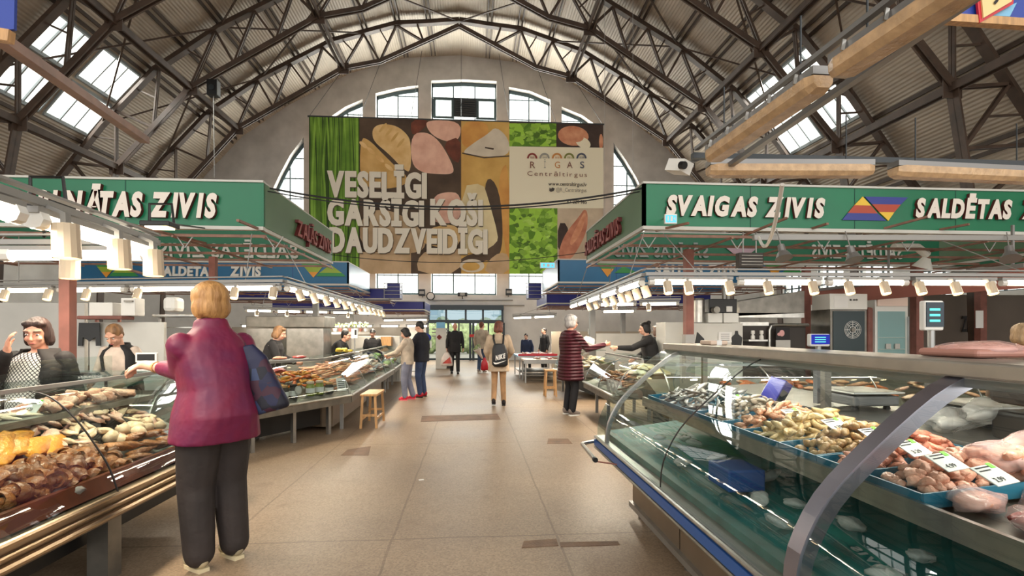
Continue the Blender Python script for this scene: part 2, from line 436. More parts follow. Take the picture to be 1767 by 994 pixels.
for xa, xb in zip(xs, xs[1:]):
    if xb - xa < 1e-5: continue
    xm = (xa + xb) / 2; cuts = []
    if DOOR[0] < xm < DOOR[1]: cuts.append((0, 0, DOOR[2], DOOR[2]))
    for i, b in enumerate(BAYS):
        if b[0][0] < xm < b[-1][0]:
            zb = ZB_MID if i < 5 else ZB_SIDE; cuts.append((zb, zb, bay_top(b, xa + 1e-6), bay_top(b, xb - 1e-6)))
    la = lb = 0
    for (b0, b1, t0, t1) in cuts + [(zr(xa - CX), zr(xb - CX), 0, 0)]:
        if b0 > la + 1e-4 or b1 > lb + 1e-4:
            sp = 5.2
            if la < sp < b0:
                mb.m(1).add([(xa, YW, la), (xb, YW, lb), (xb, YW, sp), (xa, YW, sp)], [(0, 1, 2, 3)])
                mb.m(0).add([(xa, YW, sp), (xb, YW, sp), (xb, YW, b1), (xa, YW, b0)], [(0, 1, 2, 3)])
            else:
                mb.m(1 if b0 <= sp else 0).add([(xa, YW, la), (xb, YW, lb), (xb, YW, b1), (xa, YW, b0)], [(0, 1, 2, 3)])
        la, lb = t0, t1
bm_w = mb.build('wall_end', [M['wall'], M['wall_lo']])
bmx = bmesh.new(); bmx.from_mesh(bm_w.data); bmesh.ops.remove_doubles(bmx, verts=bmx.verts, dist=1e-3)
for fc in bmx.faces:
    if fc.normal.y > 0: fc.normal_flip()
bmx.to_mesh(bm_w.data); bmx.free()
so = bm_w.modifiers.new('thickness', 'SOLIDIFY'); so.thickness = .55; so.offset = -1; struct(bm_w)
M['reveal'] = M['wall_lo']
for i, b in enumerate(BAYS):
    win_n[0] += 1; zb = ZB_MID if i < 5 else ZB_SIDE; x0, x1 = b[0][0], b[-1][0]; Y = YW + .42; mb = MB()
    for (a, za), (c, zc) in zip(b, b[1:]): mb.bar((a, Y, za - .08), (c, Y, zc - .08), .12, .22)
    mb.bar((x0, Y, zb), (x0, Y, b[0][1]), .14, .12); mb.bar((x1, Y, zb), (x1, Y, b[-1][1]), .14, .12); mb.bar((x0, Y, zb + .05), (x1, Y, zb + .05), .12, .12)
    nv = 3 if i < 1 else 2
    for k in range(1, nv): x = x0 + (x1 - x0) * k / nv; mb.bar((x, Y, zb), (x, Y, bay_top(b, x)), .06, .06)
    for k in range(1, nv * 3):
        x = x0 + (x1 - x0) * k / (nv * 3)
        if k % 3: mb.bar((x, Y, zb), (x, Y, bay_top(b, x)), .018, .02)
    z = zb + 1.05
    while z < max(p[1] for p in b) - .3:
        cand = [x0 + (x1 - x0) * t / 40 for t in range(41) if bay_top(b, min(max(x0 + (x1 - x0) * t / 40, x0 + 1e-6), x1 - 1e-6)) and bay_top(b, min(max(x0 + (x1 - x0) * t / 40, x0 + 1e-6), x1 - 1e-6)) > z]
        if len(cand) > 2: mb.bar((cand[0], Y, z), (cand[-1], Y, z), .035, .05)
        z += 1.05
    fr = struct(mb.build('window_%d' % win_n[0], M['mull']))
    MB().add([(x0, Y + .05, zb), (x1, Y + .05, zb)] + [(p[0], Y + .05, p[1]) for p in reversed(b)], [tuple(range(2 + len(b)))]).build('pane', M['pane'], fr)
# the extract fan unit set in the middle bay
fx0, fx1 = wx(783), wx(822); zt, zb_ = wz(168), wz(200)
fan = empty('extractor_fan', 'dark louvred fan unit set between two small opening panes in the top middle window', 'fan', ((fx0 + fx1) / 2, YW + .3, zb_))
c_ = Vector(fan.location)
mb = MB(); mb.box((0, 0, (zt - zb_) / 2), (fx1 - fx0, .3, zt - zb_)); mb.build('housing', M['dark'], fan)
mb = MB()
for k in range(7): mb.box((0, -.17, .15 + k * (zt - zb_ - .3) / 6), (fx1 - fx0 - .2, .04, .05), (.5, 0, 0))
mb.build('louvre', M['black'], fan)
for px0, px1 in ((747, 783), (822, 857)):
    x0, x1 = wx(px0), wx(px1); mb = MB()
    for z in (zb_, zt): mb.bar((x0, YW + .32, z), (x1, YW + .32, z), .1, .12)
    for x in (x0 + .05, x1 - .05): mb.bar((x, YW + .32, zb_), (x, YW + .32, zt), .16, .12)
    win_n[0] += 1; fr = struct(mb.build('window_%d' % win_n[0], M['mull']))
    MB().add([(x0, YW + .36, zb_), (x1, YW + .36, zb_), (x1, YW + .36, zt), (x0, YW + .36, zt)], [(0, 1, 2, 3)]).build('pane', M['pane'], fr)

# ---------------- door: dark glazed vestibule
mb = MB(); x0, x1, zt = DOOR; Yd = YW - .35
M['door_dark'] = mat('dark_teal_steel', (36, 50, 58), .35)
mb.b2((x0, Yd - .25, 2.62), (x1, Yd + .5, 2.86)); mb.b2((x0, Yd - .1, 1.92), (x1, Yd + .1, 2.1))
for t in (0, .235, .5, .735, 1): x = x0 + .06 + (x1 - x0 - .12) * t; mb.bar((x, Yd, 2.1), (x, Yd, 2.62), .1, .1)
for t, w in ((0, .14), (.27, .1), (.41, .07), (.56, .12), (.60, .12), (.80, .08), (.93, .1), (1, .14)): x = x0 + (x1 - x0) * t; mb.bar((x, Yd, 0), (x, Yd, 1.95), w, .1)
mb.b2((x0, Yd - .04, .02), (x1, Yd + .04, .12))
dr = struct(mb.build('door_1', M['door_dark']))
M['dglass'] = glass('dark_transom_glass', (110, 135, 145), .12)
MB().add([(x0, Yd, 2.1), (x1, Yd, 2.1), (x1, Yd, 2.62), (x0, Yd, 2.62)], [(0, 1, 2, 3)]).build('transom_pane', M['dglass'], dr)
MB().add([(x0, Yd, .1), (x1, Yd, .1), (x1, Yd, 1.95), (x0, Yd, 1.95)], [(0, 1, 2, 3)]).build('pane', M['pane'], dr)
M['sticker'] = mat('red_sticker', (190, 40, 42), .5)
xm = W(812, 578, YW).x; MB().box((xm + .1, Yd - .07, 1.28), (.3, .01, .14)).build('sticker', M['sticker'], dr)
# outdoors
M['pave'] = mat('outside_paving', (150, 148, 142), .9, 0, .1, 1)
struct(MB().box((0, 44, -.12), (70, 31, .2)).build('ground_outside', M['pave']))
M['leaf'] = mat('hedge_leaves', (186, 206, 150), .8, 0, .4, 4, bump=.8, bscale=12)
hb = MB()
for k in range(26): hb.ell((-9 + k * .75 + R.uniform(-.2, .2), 36 + R.uniform(-.4, .4), .8 + R.uniform(0, .5)), (.8, .7, 1.0 + R.uniform(0, .5)))
hd = hb.build('hedge', M['leaf'], loc=(0, 36, 0), smooth=True); tag(hd, 'green hedge outside, seen through the glass of the entrance door', 'hedge')

# ---------------- side walls
def side_wall(sgn, name, openings):
    X = CX + sgn * 16.3; mb = MB(); z0, z1 = 2.7, 4.5
    cuts = sorted([-3.0, 27.5] + [y for p in openings for y in p])
    for a, b in zip(cuts, cuts[1:]):
        ym = (a + b) / 2; op = any(p[0] < ym < p[1] for p in openings)
        for (u, v) in (((0, z0), (z1, 5.0)) if op else ((0, 5.0),)): mb.b2((X, a, u), (X + sgn * .3, b, v))
    w = struct(mb.build(name, M['wall_lo']))
    for a, b in openings:
        win_n[0] += 1; f_ = MB()
        for k in range(4): y = a + (b - a) * k / 3; f_.bar((X + sgn * .1, y, z0), (X + sgn * .1, y, z1), .06, .06)
        for z in (z0, (z0 + z1) / 2, z1): f_.bar((X + sgn * .1, a, z), (X + sgn * .1, b, z), .05, .06)
        fr = struct(f_.build('window_%d' % win_n[0], M['mull']))
        MB().add([(X + sgn * .12, a, z0), (X + sgn * .12, b, z0), (X + sgn * .12, b, z1), (X + sgn * .12, a, z1)], [(0, 1, 2, 3)]).build('pane', M['pane'], fr)
side_wall(-1, 'wall_left', [(13.5, 15.5)])
side_wall(1, 'wall_right', [(y, y + 1.7) for y in (13.2, 15.8, 18.4, 21.0, 23.6)])

# ---------------- roof trusses
INN = [(0, 15.5), (3.57, 13.72), (5.2, 13.35), (9.8, 10.5), (12.4, 7.5), (12.9, 4.5), (13.05, 0)]
OUTW = [0, 1.3, 2.84, 4.3, 5.68, 7.2, 8.77, 9.95, 11.1, 12.0, 12.9, 13.75, 14.6, 15.9]
TY = [24.0, 20.15, 16.0, 12.0, 8.0]
TN = ['nearest the end wall', 'second from the end wall', 'third from the end wall', 'fourth from the end wall', 'nearest the viewer']
def inn(t):
    """point on inner chord at fraction by stations"""
    i = int(t); i = min(i, len(INN) - 2); a, b = INN[i], INN[i + 1]; u = t - i
    return (a[0] + (b[0] - a[0]) * u, a[1] + (b[1] - a[1]) * u)
for ty, tn in zip(TY, TN):
    t = empty('roof_truss', 'brown steel lattice roof truss spanning the hall, ' + tn, 'truss', (CX, ty, 0), 0, 'lattice roof trusses')
    for sgn in (-1, 1):
        P = lambda w, z, d=0: (sgn * w, d, z)
        mb = MB(); o = [(w, zr(w) - (.34 if w > 0 else .3)) for w in OUTW]
        for a, b in zip(o, o[1:]):
            mb.bar(P(*a), P(*b), .26, .10); mb.bar(P(a[0], a[1] + .1), P(b[0], b[1] + .1), .05, .2)
        mb.build('upper_chord', M['steel_paint'], t)
        mb = MB()
        for a, b in zip(INN, INN[1:]):
            for d in (-.075, .075): mb.bar(P(a[0], a[1], d), P(b[0], b[1], d), .05, .17)
        mb.build('lower_chord', M['steel_paint'], t)
        for (w, z) in INN[2:5]: MB().box(P(w, z), (.5, .03, .5)).build('gusset_plate', M['steel_paint'], t)
        # lattice
        I = [inn(v) for v in (.45, 1.0, 1.99, 2.33, 2.66, 3.0, 3.5, 4.0, 4.5, 5.0)]
        O = [(w, zr(w) - .36) for w in (1.9, 2.84, 4.3, 6.1, 7.5, 8.9, 10.9, 12.4, 13.9, 15.0)]
        seq = []
        for a, b in zip(O, I): seq += [a, b]
        for k, (a, b) in enumerate(zip(seq, seq[1:])):
            m_ = MB()
            for d in (-.05, .05): m_.bar(P(a[0], a[1], d), P(b[0], b[1], d), .045, .075)
            m_.build('web_brace', M['steel_paint'], t)
            if 1 < k < 17 and k % 2 == 0:
                c = seq[k + 2]; mid = ((a[0] + b[0]) / 2, (a[1] + b[1]) / 2); q = ((a[0] + c[0]) / 2, (a[1] + c[1]) / 2)
                MB().bar(P(*mid), P(*q), .05, .05).build('sub_strut', M['steel_paint'], t)
# longitudinal beams tying the truss knees, and thin cross rods
for sgn in (-1, 1):
    for (w, z) in ((5.2, 13.35), (9.8, 10.5), (12.4, 7.5)):
        mb = MB()
        for d in (-.09, .09): mb.bar((CX + sgn * w + d, 4, z), (CX + sgn * w + d, 24.0, z), .05, .2)
        trim(mb, M['steel_paint'])
    for ya, yb in zip(TY, TY[1:]):
        for wa, wb in ((0, 4.3), (4.3, 8.77), (8.77, 12.9)):
            trim(MB().bar((CX + sgn * wa, ya, zr(wa) - .3), (CX + sgn * wb, yb, zr(wb) - .3), .05, .05), M['steel_paint'])
            if wa: trim(MB().bar((CX + sgn * wb, ya, zr(wb) - .3), (CX + sgn * wa, yb, zr(wa) - .3), .05, .05), M['steel_paint'])
# ================================================================== BANNER
YB = 26.2
def BP(cx, cy, d=0.):   # zoomed-crop pixel -> banner plane
    p = W(500 + cx * .342, 180 + cy * .342, YB); p.y = YB - d; return p
pm = {}
def pr(name, a, b=None, sc=1.2, kind='NOISE', stretch=None):
    a = tuple(min(255, v * 1.14) for v in a); b = tuple(min(255, v * 1.14) for v in b) if b else None
    m = mat('print_' + name, a, .75, 0, 0, sc, b, kind=kind, stretch=stretch); return m
PRINT = [pr('brown', (92, 74, 58), (64, 50, 40), .8), pr('green_dark', (58, 84, 28), (40, 62, 20)), pr('green_a', (112, 150, 52), (86, 124, 38)), pr('green_b', (138, 176, 70), (112, 150, 52)),
         pr('green_c', (88, 122, 40), (70, 100, 32)), pr('bread', (208, 170, 108), (190, 146, 82), 1.5), pr('bread_light', (222, 190, 136), (202, 160, 98), 1.4), pr('ham', (224, 182, 160), (206, 156, 134), 1.8),
         pr('ham_dark', (120, 66, 48), (84, 44, 34), 2), pr('cheese', (206, 168, 96), (184, 140, 72), .8), pr('wheel_label', (212, 200, 180), (186, 172, 152), 1), pr('cheese_white', (222, 206, 164), (206, 186, 140), 1),
         pr('beige', (196, 168, 132), (172, 142, 106), 1.2), pr('lettuce', (150, 192, 66), (84, 124, 34), 3.2, 'VORONOI'), pr('lettuce_light', (178, 210, 100), (128, 170, 56), 2.5), pr('fish_bg', (72, 56, 50), (52, 40, 36)),
         pr('salmon', (206, 150, 116), (186, 118, 86), 3), pr('panel_cream', (226, 214, 188)), pr('meat', (196, 134, 104), (160, 92, 70), 1.6), pr('tan_bg', (196, 178, 152), (170, 150, 126), 1), pr('amber', (208, 156, 84), (186, 126, 62), 1)]
IDX = dict(brown=0, gd=1, ga=2, gb=3, gc=4, bread=5, breadl=6, ham=7, hamd=8, cheese=9, label=10, white=11, beige=12, let=13, letl=14, fish=15, salmon=16, cream=17, meat=18, tan=19, amber=20)
mb = MB(); lay = [0.0]
def pg(k, pts, smooth=0):
    lay[0] += .0001
    P = pts
    for _ in range(smooth):
        Q = []
        for i in range(len(P)):
            a, b = P[i], P[(i + 1) % len(P)]; Q += [(a[0] * .75 + b[0] * .25, a[1] * .75 + b[1] * .25), (a[0] * .25 + b[0] * .75, a[1] * .25 + b[1] * .75)]
        P = Q
    mb.m(IDX[k]).add([BP(x, y, lay[0]) for x, y in P], [tuple(range(len(P)))])
def oval(k, x, y, rx, ry, rot=0, n=20):
    pg(k, [(x + rx * math.cos(2 * PI * i / n) * math.cos(rot) - ry * math.sin(2 * PI * i / n) * math.sin(rot), y + rx * math.cos(2 * PI * i / n) * math.sin(rot) + ry * math.sin(2 * PI * i / n) * math.cos(rot)) for i in range(n)])
ty = lambda x: 62 + (x - 97) * .028
# the sheet itself, with thickness
mb.m(0).prism([BP(97, ty(97)), BP(97, 855), BP(1582, 855), BP(1582, ty(1582))], (0, .03, 0))
rb = random.Random(5)
pg('gd', [(97, ty(97)), (97, 855), (352, 855), (352, ty(352))])
for k in range(46):
    xt = 100 + k * 5.4 + rb.uniform(-6, 6); xb = 110 + k * 5.0 + rb.uniform(-24, 24); w = rb.uniform(5, 10); bow = rb.uniform(-18, 18)
    L_ = []; R_ = []
    for t in range(8):
        u = t / 7; x = xt + (xb - xt) * u + bow * math.sin(u * PI); y = ty(xt) + (855 - ty(xt)) * u
        x = min(max(x, 99 + w), 350 - w); L_.append((x - w * .6, y)); R_.append((x + w * .6, y))
    pg(['ga', 'gb', 'gc', 'ga'][k % 4], L_ + R_[::-1])
pg('brown', [(352, ty(352)), (352, 855), (865, 855), (865, ty(865))])
pg('cheese', [(865, ty(865)), (865, 855), (1108, 855), (1108, ty(1108))])
pg('bread', [(355, 165), (400, 178), (470, 250), (540, 320), (585, 352), (600, 400), (500, 430), (355, 420)], 2)
for a in ((372, 205), (410, 235), (455, 275), (500, 318)): oval('breadl', a[0], a[1], 26, 10, .7)
pg('breadl', [(414, 140), (430, 110), (470, 98), (540, 108), (592, 150), (612, 192), (612, 345), (575, 330), (500, 250), (425, 190)], 2)
for a in ((470, 118), (500, 140), (530, 165), (560, 195)): oval('bread', a[0], a[1], 30, 7, -.9)
pg('hamd', [(612, ty(612)), (700, ty(700)), (690, 110), (640, 150), (612, 150)], 1)
pg('ham', [(690, ty(690)), (862, ty(862)), (862, 175), (800, 192), (730, 165), (690, 120)], 2)
pg('hamd', [(770, 195), (862, 160), (862, 300), (815, 280)], 1)
pg('ham', [(612, 150), (690, 138), (750, 180), (795, 250), (832, 330), (815, 354), (740, 352), (665, 345), (612, 300)], 2)
pg('amber', [(865, ty(865)), (1000, ty(1000)), (1003, 160), (950, 205), (865, 225)], 2)
pg('label', [(870, 240), (935, 190), (1000, 150), (1040, 110), (1108, 175), (1108, 262), (985, 266), (900, 252)], 2)
pg('brown', [(985, 215), (1030, 222), (1028, 230), (985, 222)])
pg('brown', [(870, 243), (980, 266), (1108, 258), (1108, 264), (980, 273), (870, 250)])
pg('amber', [(1060, 330), (1108, 290), (1108, 855), (1085, 700), (1050, 500)], 2)
pg('brown', [(985, 350), (1060, 420), (1080, 700), (1040, 800), (960, 780), (980, 600)], 2)
pg('ham', [(720, 465), (790, 440), (865, 450), (865, 600), (700, 600)], 2)
pg('white', [(866, 412), (975, 398), (1000, 470), (1052, 660), (1045, 700), (975, 745), (866, 752)], 1)
pg('beige', [(355, 560), (480, 520), (640, 600), (700, 700), (640, 760), (355, 740)], 2)
pg('beige', [(352, 745), (612, 745), (612, 855), (352, 855)])
pg('beige', [(640, 790), (690, 735), (865, 705), (865, 855), (650, 855)], 1)
pg('breadl', [(860, 600), (700, 620), (640, 700), (860, 740)], 2)
pg('brown', [(865, 770), (1000, 735), (1040, 770), (960, 800), (865, 810)], 1)
oval('label', 920, 815, 62, 34); oval('cheese', 915, 818, 44, 22)
pg('beige', [(980, 855), (1000, 790), (1060, 745), (1108, 760), (1108, 855)], 1)
for (x0, y0, x1, y1) in ((1108, 96, 1345, 213), (1108, 525, 1350, 855)):
    pg('let', [(x0, y0), (x0, y1), (x1, y1), (x1, y0)])
    for k in range(int((y1 - y0) / 3.2)):
        a = rb.uniform(0, PI); rx = rb.uniform(10, 26); x = rb.uniform(x0 + 24, x1 - 24); y = rb.uniform(y0 + 24, y1 - 24); n = 9
        pg(rb.choice(['letl', 'gb', 'gc', 'let']), [(x + rx * rb.uniform(.5, 1) * math.cos(2 * PI * i / n), y + rx * .7 * rb.uniform(.4, 1) * math.sin(2 * PI * i / n)) for i in range(n)])
pg('fish', [(1345, 100), (1345, 222), (1580, 222), (1580, 105)])
oval('salmon', 1430, 160, 78, 50, .1); oval('cream', 1480, 195, 40, 26, .5); oval('salmon', 1425, 155, 60, 34, .3); oval('salmon', 1570, 190, 10, 40)
pg('tan', [(1350, 525), (1350, 855), (1580, 855), (1580, 525)])
pg('fish', [(1352, 600), (1400, 600), (1410, 700), (1352, 760)], 1)
pg('meat', [(1465, 560), (1485, 528), (1504, 545), (1500, 640), (1450, 740), (1410, 790), (1360, 790), (1356, 740), (1390, 650)], 2)
pg('salmon', [(1470, 570), (1488, 540), (1496, 560), (1470, 650), (1420, 720), (1410, 690)], 2)
pg('cream', [(1108, 213), (1108, 525), (1582, 525), (1582, 220)])
bo = empty('market_banner', 'huge printed banner of food photos with large white words hanging before the end window', 'banner', (0, YB, 0))
for v in mb.v: v.y -= YB
sh = mb.build('printed_sheet', PRINT, bo)
# printed words
def bt(name, rows, mats):
    mb = MB()
    for i_, (txt, x0, x1, y0, y1, bold, mi, gap) in enumerate(rows):
        p0 = BP(x0, y1, .09 + .004 * i_); p1 = BP(x1, y1, .09 + .004 * i_); h = (BP(x0, y0) - BP(x0, y1)).z
        mb.m(mi); text_into(mb, txt, p0, (1, 0, 0), (0, 0, 1), width=p1.x - p0.x, height=h, bold=bold, gap=gap)
    for v in mb.v: v.y -= YB
    return mb.build(name, mats, bo)
M['print_white'] = mat('print_white', (246, 236, 216), .7); M['print_shadow'] = mat('print_grey', (120, 104, 84), .7)
rows = [('VESELĪGI', 193, 690, 345, 463), ('GARŠĪGI', 195, 676, 488, 606), ('KOŠI', 712, 972, 488, 606), ('DAUDZVEIDĪGI', 207, 995, 630, 744)]
bt('slogan_shadow', [(t, a + 4, b + 4, c + 4, d + 4, .042, 0, .1) for t, a, b, c, d in rows], [M['print_shadow']])
o = bt('slogan', [(t, a + s_, b + s_, c, d, .042, 0, .1) for t, a, b, c, d in rows for s_ in (-2.8, -1.4, 0, 1.4, 2.8)], [M['print_white']]); o.location.y -= .016
LC = [mat('print_red', (150, 60, 52)), mat('print_stone', (168, 164, 152)), mat('print_orange', (214, 146, 78)), mat('print_olive', (134, 134, 62)), mat('print_slate', (84, 88, 104)), mat('print_ink', (70, 62, 56)), mat('print_rust', (140, 92, 74)), mat('print_pale', (150, 140, 126))]
for r_ in [('R', 1212, 1237, 292, 324, .004, 6, .1), ('Ī', 1282, 1290, 292, 324, .0, 1, .1), ('G', 1336, 1362, 292, 324, .0, 2, .1), ('A', 1397, 1425, 292, 324, .0, 6, .1), ('S', 1463, 1484, 292, 324, .004, 4, .1),
                    ('Centrāltirgus', 1198, 1498, 340, 362, .0, 6, .35), ('www.centraltirgus.lv', 1304, 1496, 394, 412, .012, 5, .08), ('@R_Centraltirgus', 1342, 1495, 424, 442, .0, 7, .09), ('67 229 985', 1398, 1497, 484, 502, .012, 5, .09)]: bt('printed_line', [r_], LC)
for i, x in enumerate((1222, 1284, 1347, 1408, 1470)):
    mb = MB(); mb.m(i); n = 12; y = 276
    arc = [(x + 26 * math.cos(PI * k / n), y - 28 * math.sin(PI * k / n)) for k in range(n + 1)] + [(x + 17 * math.cos(PI - PI * k / n), y - 19 * math.sin(PI * k / n)) for k in range(n + 1)]
    for k in range(n): mb.add([BP(*arc[k], .09), BP(*arc[k + 1], .09), BP(*arc[2 * n - k], .09), BP(*arc[2 * n + 1 - k], .09)], [(0, 1, 2, 3)])
    for d in (-8, -2.5, 3, 8.5): mb.add([BP(x + d, y, .09), BP(x + d + 2, y, .09), BP(x + d + 2, y - 10, .09), BP(x + d, y - 10, .09)], [(0, 1, 2, 3)])
    for v in mb.v: v.y -= YB
    mb.build('printed_arch', LC, bo)
mb = MB()
mb.m(5).add([BP(*p, .09) for p in ((1310, 422), (1316, 430), (1324, 422), (1336, 428), (1330, 440), (1316, 444), (1308, 438))], [tuple(range(7))])
for v in mb.v: v.y -= YB
mb.build('printed_bird', LC, bo)
mb = MB(); p0, p1 = BP(90, ty(97) - 3), BP(1586, ty(1582) - 3); mb.tube([p0 - Vector((0, YB - .02, 0)), p1 - Vector((0, YB - .02, 0))], .045); mb.build('top_pole', M['dark'], bo)
for x in (97, 352, 610, 865, 1108, 1345, 1580):
    p = BP(x, ty(x)); q = (CX + (p.x - CX) * .8, YW - .6, zr((p.x - CX) * .8) - .2); MB().tube([(p.x, 0, p.z), (q[0], q[1] - YB, zr(q[0] - CX) + .02)], .012, 5).build('hanger_wire', M['dark'], bo)

# ================================================================== SIGN CANOPIES
M['green'] = mat('green_sign_panel', (14, 116, 78), .35, 0, .12, .8); M['green_in'] = mat('green_sign_back_shade', (30, 104, 74), .5)  # inner sign faces: their backlit shade is put into a darker green
M['green_side'] = mat('green_panel_side_light', (86, 118, 84), .5, 0, .1, 1); M['blue'] = mat('blue_sign_panel', (22, 104, 150), .35, 0, .1, .8); M['navy'] = mat('navy_sign_panel', (34, 36, 120), .4)  # green side panels: the duller light on that face is put into the colour
M['trimw'] = mat('pale_trim', (196, 194, 186), .5); M['let_w'] = mat('letter_cream', (226, 216, 204), .45); M['let_s'] = mat('letter_maroon_edge', (92, 34, 34), .5); M['let_m'] = mat('letter_maroon', (140, 50, 44), .5)
M['seam'] = mat('panel_seam', (16, 72, 56), .6)
LG = [mat('logo_yellow', (226, 186, 54), .4), mat('logo_red', (172, 66, 40), .4), mat('logo_blue', (44, 56, 136), .4), mat('logo_green', (44, 138, 66), .4), mat('logo_lime', (146, 170, 44), .4), mat('logo_orange', (222, 150, 40), .4)]
M['pipe'] = mat('pinkish_brown_pipe', (150, 112, 94), .5, .2, .2, 6); M['greybar'] = mat('grey_bar', (150, 148, 144), .45, .4)
def logo(parent, P0, w, h, cols_a, cols_b):
    """two striped triangles side by side; P0 lower left"""
    mb = MB(); P0 = Vector(P0)
    def q(pts, c): mb.m(c).prism([P0 + Vector((u * w, 0, v * h)) for u, v in pts], (0, -.015, 0))
    q([(.31, 1), (.185, .63), (.435, .63)], cols_a[0]); q([(.185, .63), (.085, .3), (.535, .3), (.435, .63)], cols_a[1]); q([(.085, .3), (0, 0), (.67, 0), (.535, .3)], cols_a[2])
    q([(.34, 1), (1, 1), (.89, .69), (.45, .69)], cols_b[0]); q([(.45, .69), (.89, .69), (.79, .36), (.56, .36)], cols_b[1]); q([(.56, .36), (.79, .36), (.70, 0)], cols_b[2])
    mb.build('logo', LG, parent)
CANS = []
def canopy(label, x0, x1, y0, y1, z0, z1, mf, msd, mbk, aisle):
    """aisle: x of the side that faces the aisle (x0 or x1)"""
    t = empty('shop_sign_canopy', label, 'sign', (0, 0, 0), 0, 'sign canopies over the fish stalls')
    MB().b2((x0, y0, z0), (x1, y0 + .05, z1)).build('front_panel', mf, t)
    MB().b2((x0, y1 - .05, z0), (x1, y1, z1)).build('back_panel', mbk, t)
    CANS.append((x0, x1, y0, y1, z0 - .1))
    s = .05 if aisle == x0 else -.05
    MB().b2((aisle, y0, z0), (aisle + s, y1, z1)).build('side_panel', msd, t)
    for y in (y0, y1):
        mb = MB(); mb.b2((x0, y - .02, z0 - .05), (x1, y + .07, z0)); mb.b2((x0, y - .02, z1), (x1, y + .07, z1 + .03)); mb.build('edge_trim', M['trimw'], t)
    mb = MB(); mb.b2((aisle - .01, y0, z0 - .05), (aisle + s, y1, z0)); mb.b2((aisle - .01, y0, z1), (aisle + s, y1, z1 + .03)); mb.build('edge_trim', M['trimw'], t)
    n = max(2, int((x1 - x0) / 1.55))
    for k in range(1, n): x = x0 + (x1 - x0) * k / n; MB().b2((x - .006, y0 - .004, z0), (x + .006, y0 - .0005, z1)).build('seam', M['seam'] if mf == M['green'] else M['navy'], t)
    # open steel grid under the panels
    zz = z0 - .12
    for k in range(int((y1 - y0) / .85) + 1):
        y = y0 + .1 + (y1 - y0 - .2) * k / int((y1 - y0) / .85); MB().bar((x0, y, zz), (x1, y, zz), .03, .04).build('grid_bar', M['pipe'], t)
    for k in range(int((x1 - x0) / 1.2) + 1):
        x = x0 + (x1 - x0) * k / int((x1 - x0) / 1.2); MB().bar((x, y0, zz - .03), (x, y1, zz - .03), .03, .03).build('grid_bar', M['pipe'], t)
        mb = MB(); mb.bar((x, y0 + .1, zz), (x + .12, y0 + .1, z0 - .3), .012); mb.bar((x + .24, y0 + .1, zz), (x + .12, y0 + .1, z0 - .3), .012); mb.build('hanger', M['greybar'], t)
    return t
GL = canopy('green fascia sign of the left stall with raised cream words, at the left', -10.5, -2.98, 7.72, 11.4, 3.0, 3.63, M['green'], M['green_side'], M['green_in'], -2.98)
yf = 7.72
a, b = W(115, 372, yf), W(378, 372, yf); zb_ = W(250, 373, yf).z; hh = W(250, 336, yf).z - zb_
letters(GL, 'NĀTAS ZIVIS', (a.x, yf - .003, zb_), (1, 0, 0), (0, 0, 1), (0, -1, 0), b.x - a.x, hh, .058, .2, .03, .06, M['let_w'], M['let_s'], .38)
w4 = (b.x - a.x) * 4 / 9.6; letters(GL, 'MARI', (a.x - w4 * .96, yf - .003, zb_), (1, 0, 0), (0, 0, 1), (0, -1, 0), w4 * .88, hh, .058, .2, .03, .06, M['let_w'], M['let_s'])
def mirror_words(t, txt, px0, px1, py0, py1, Y, m):
    a, b = W(px0, py1, Y), W(px1, py1, Y); letters(t, txt, (b.x, Y - .003, a.z), (-1, 0, 0), (0, 0, 1), (0, -1, 0), b.x - a.x, W(px0, py0, Y).z - a.z, .02, .1, .06, .02, m, m, .4, name='back_letter')
M['let_g'] = mat('letter_back_pale', (196, 196, 188), .5); M['let_gg'] = mat('letter_back_grey', (140, 150, 146), .5)
mirror_words(GL, 'SALDĒTAS ZIVIS', 276, 515, 420, 443, 11.34, M['let_g'])
letters(GL, 'ZAĻĀS ZIVIS', (-2.98, 9.0, 3.12), (0, 1, 0), (0, 0, 1), (1, 0, 0), 2.1, .26, .02, .1, .05, .06, M['let_m'], M['let_s'])
GR = canopy('green fascia sign of the right stall with raised cream words and a striped triangle emblem', 2.45, 10.5, 7.35, 11.05, 3.02, 3.63, M['green'], M['green_side'], M['green_in'], 2.45)
yf = 7.35
def front_words(t, txt, px0, px1, py0, py1, Y, bold=.058, shear=.2, mface='let_w', ms='let_s'):
    a, b = W(px0, py1, Y), W(px1, py1, Y); pm_ = (px0 + px1) / 2; z = W(pm_, py1, Y).z
    letters(t, txt, (a.x, Y - .003, z), (1, 0, 0), (0, 0, 1), (0, -1, 0), b.x - a.x, W(pm_, py0, Y).z - z, bold, shear, .04, .05, M[mface], M[ms], .5)
front_words(GR, 'SVAIGAS ZIVIS', 1147, 1420, 343, 373, yf)
a, b = W(1452, 380, yf), W(1565, 380, yf); logo(GR, (a.x, yf - .004, a.z), b.x - a.x, W(1452, 339, yf).z - a.z, (0, 1, 2), (2, 1, 0))
front_words(GR, 'SALDĒTAS', 1575, 1741, 347, 376, yf); front_words(GR, 'ZIVIS', 1757, 1862, 349, 378, yf)
mirror_words(GR, 'SĀLĪTAS ZIVIS', 1060, 1222, 424, 443, 10.98, M['let_gg']); mirror_words(GR, 'SALDĒTAS ZIVIS', 1400, 1556, 423, 445, 10.98, M['let_g'])
a, b = W(1248, 448, 10.98), W(1310, 448, 10.98); mb = MB(); mb.prism([(a.x, 10.97, a.z + .3), (b.x, 10.97, a.z + .3), ((a.x + b.x) / 2, 10.97, a.z - .02)], (0, -.01, 0)); mb.build('logo', mat('logo_pale_back', (176, 150, 160), .5), GR)
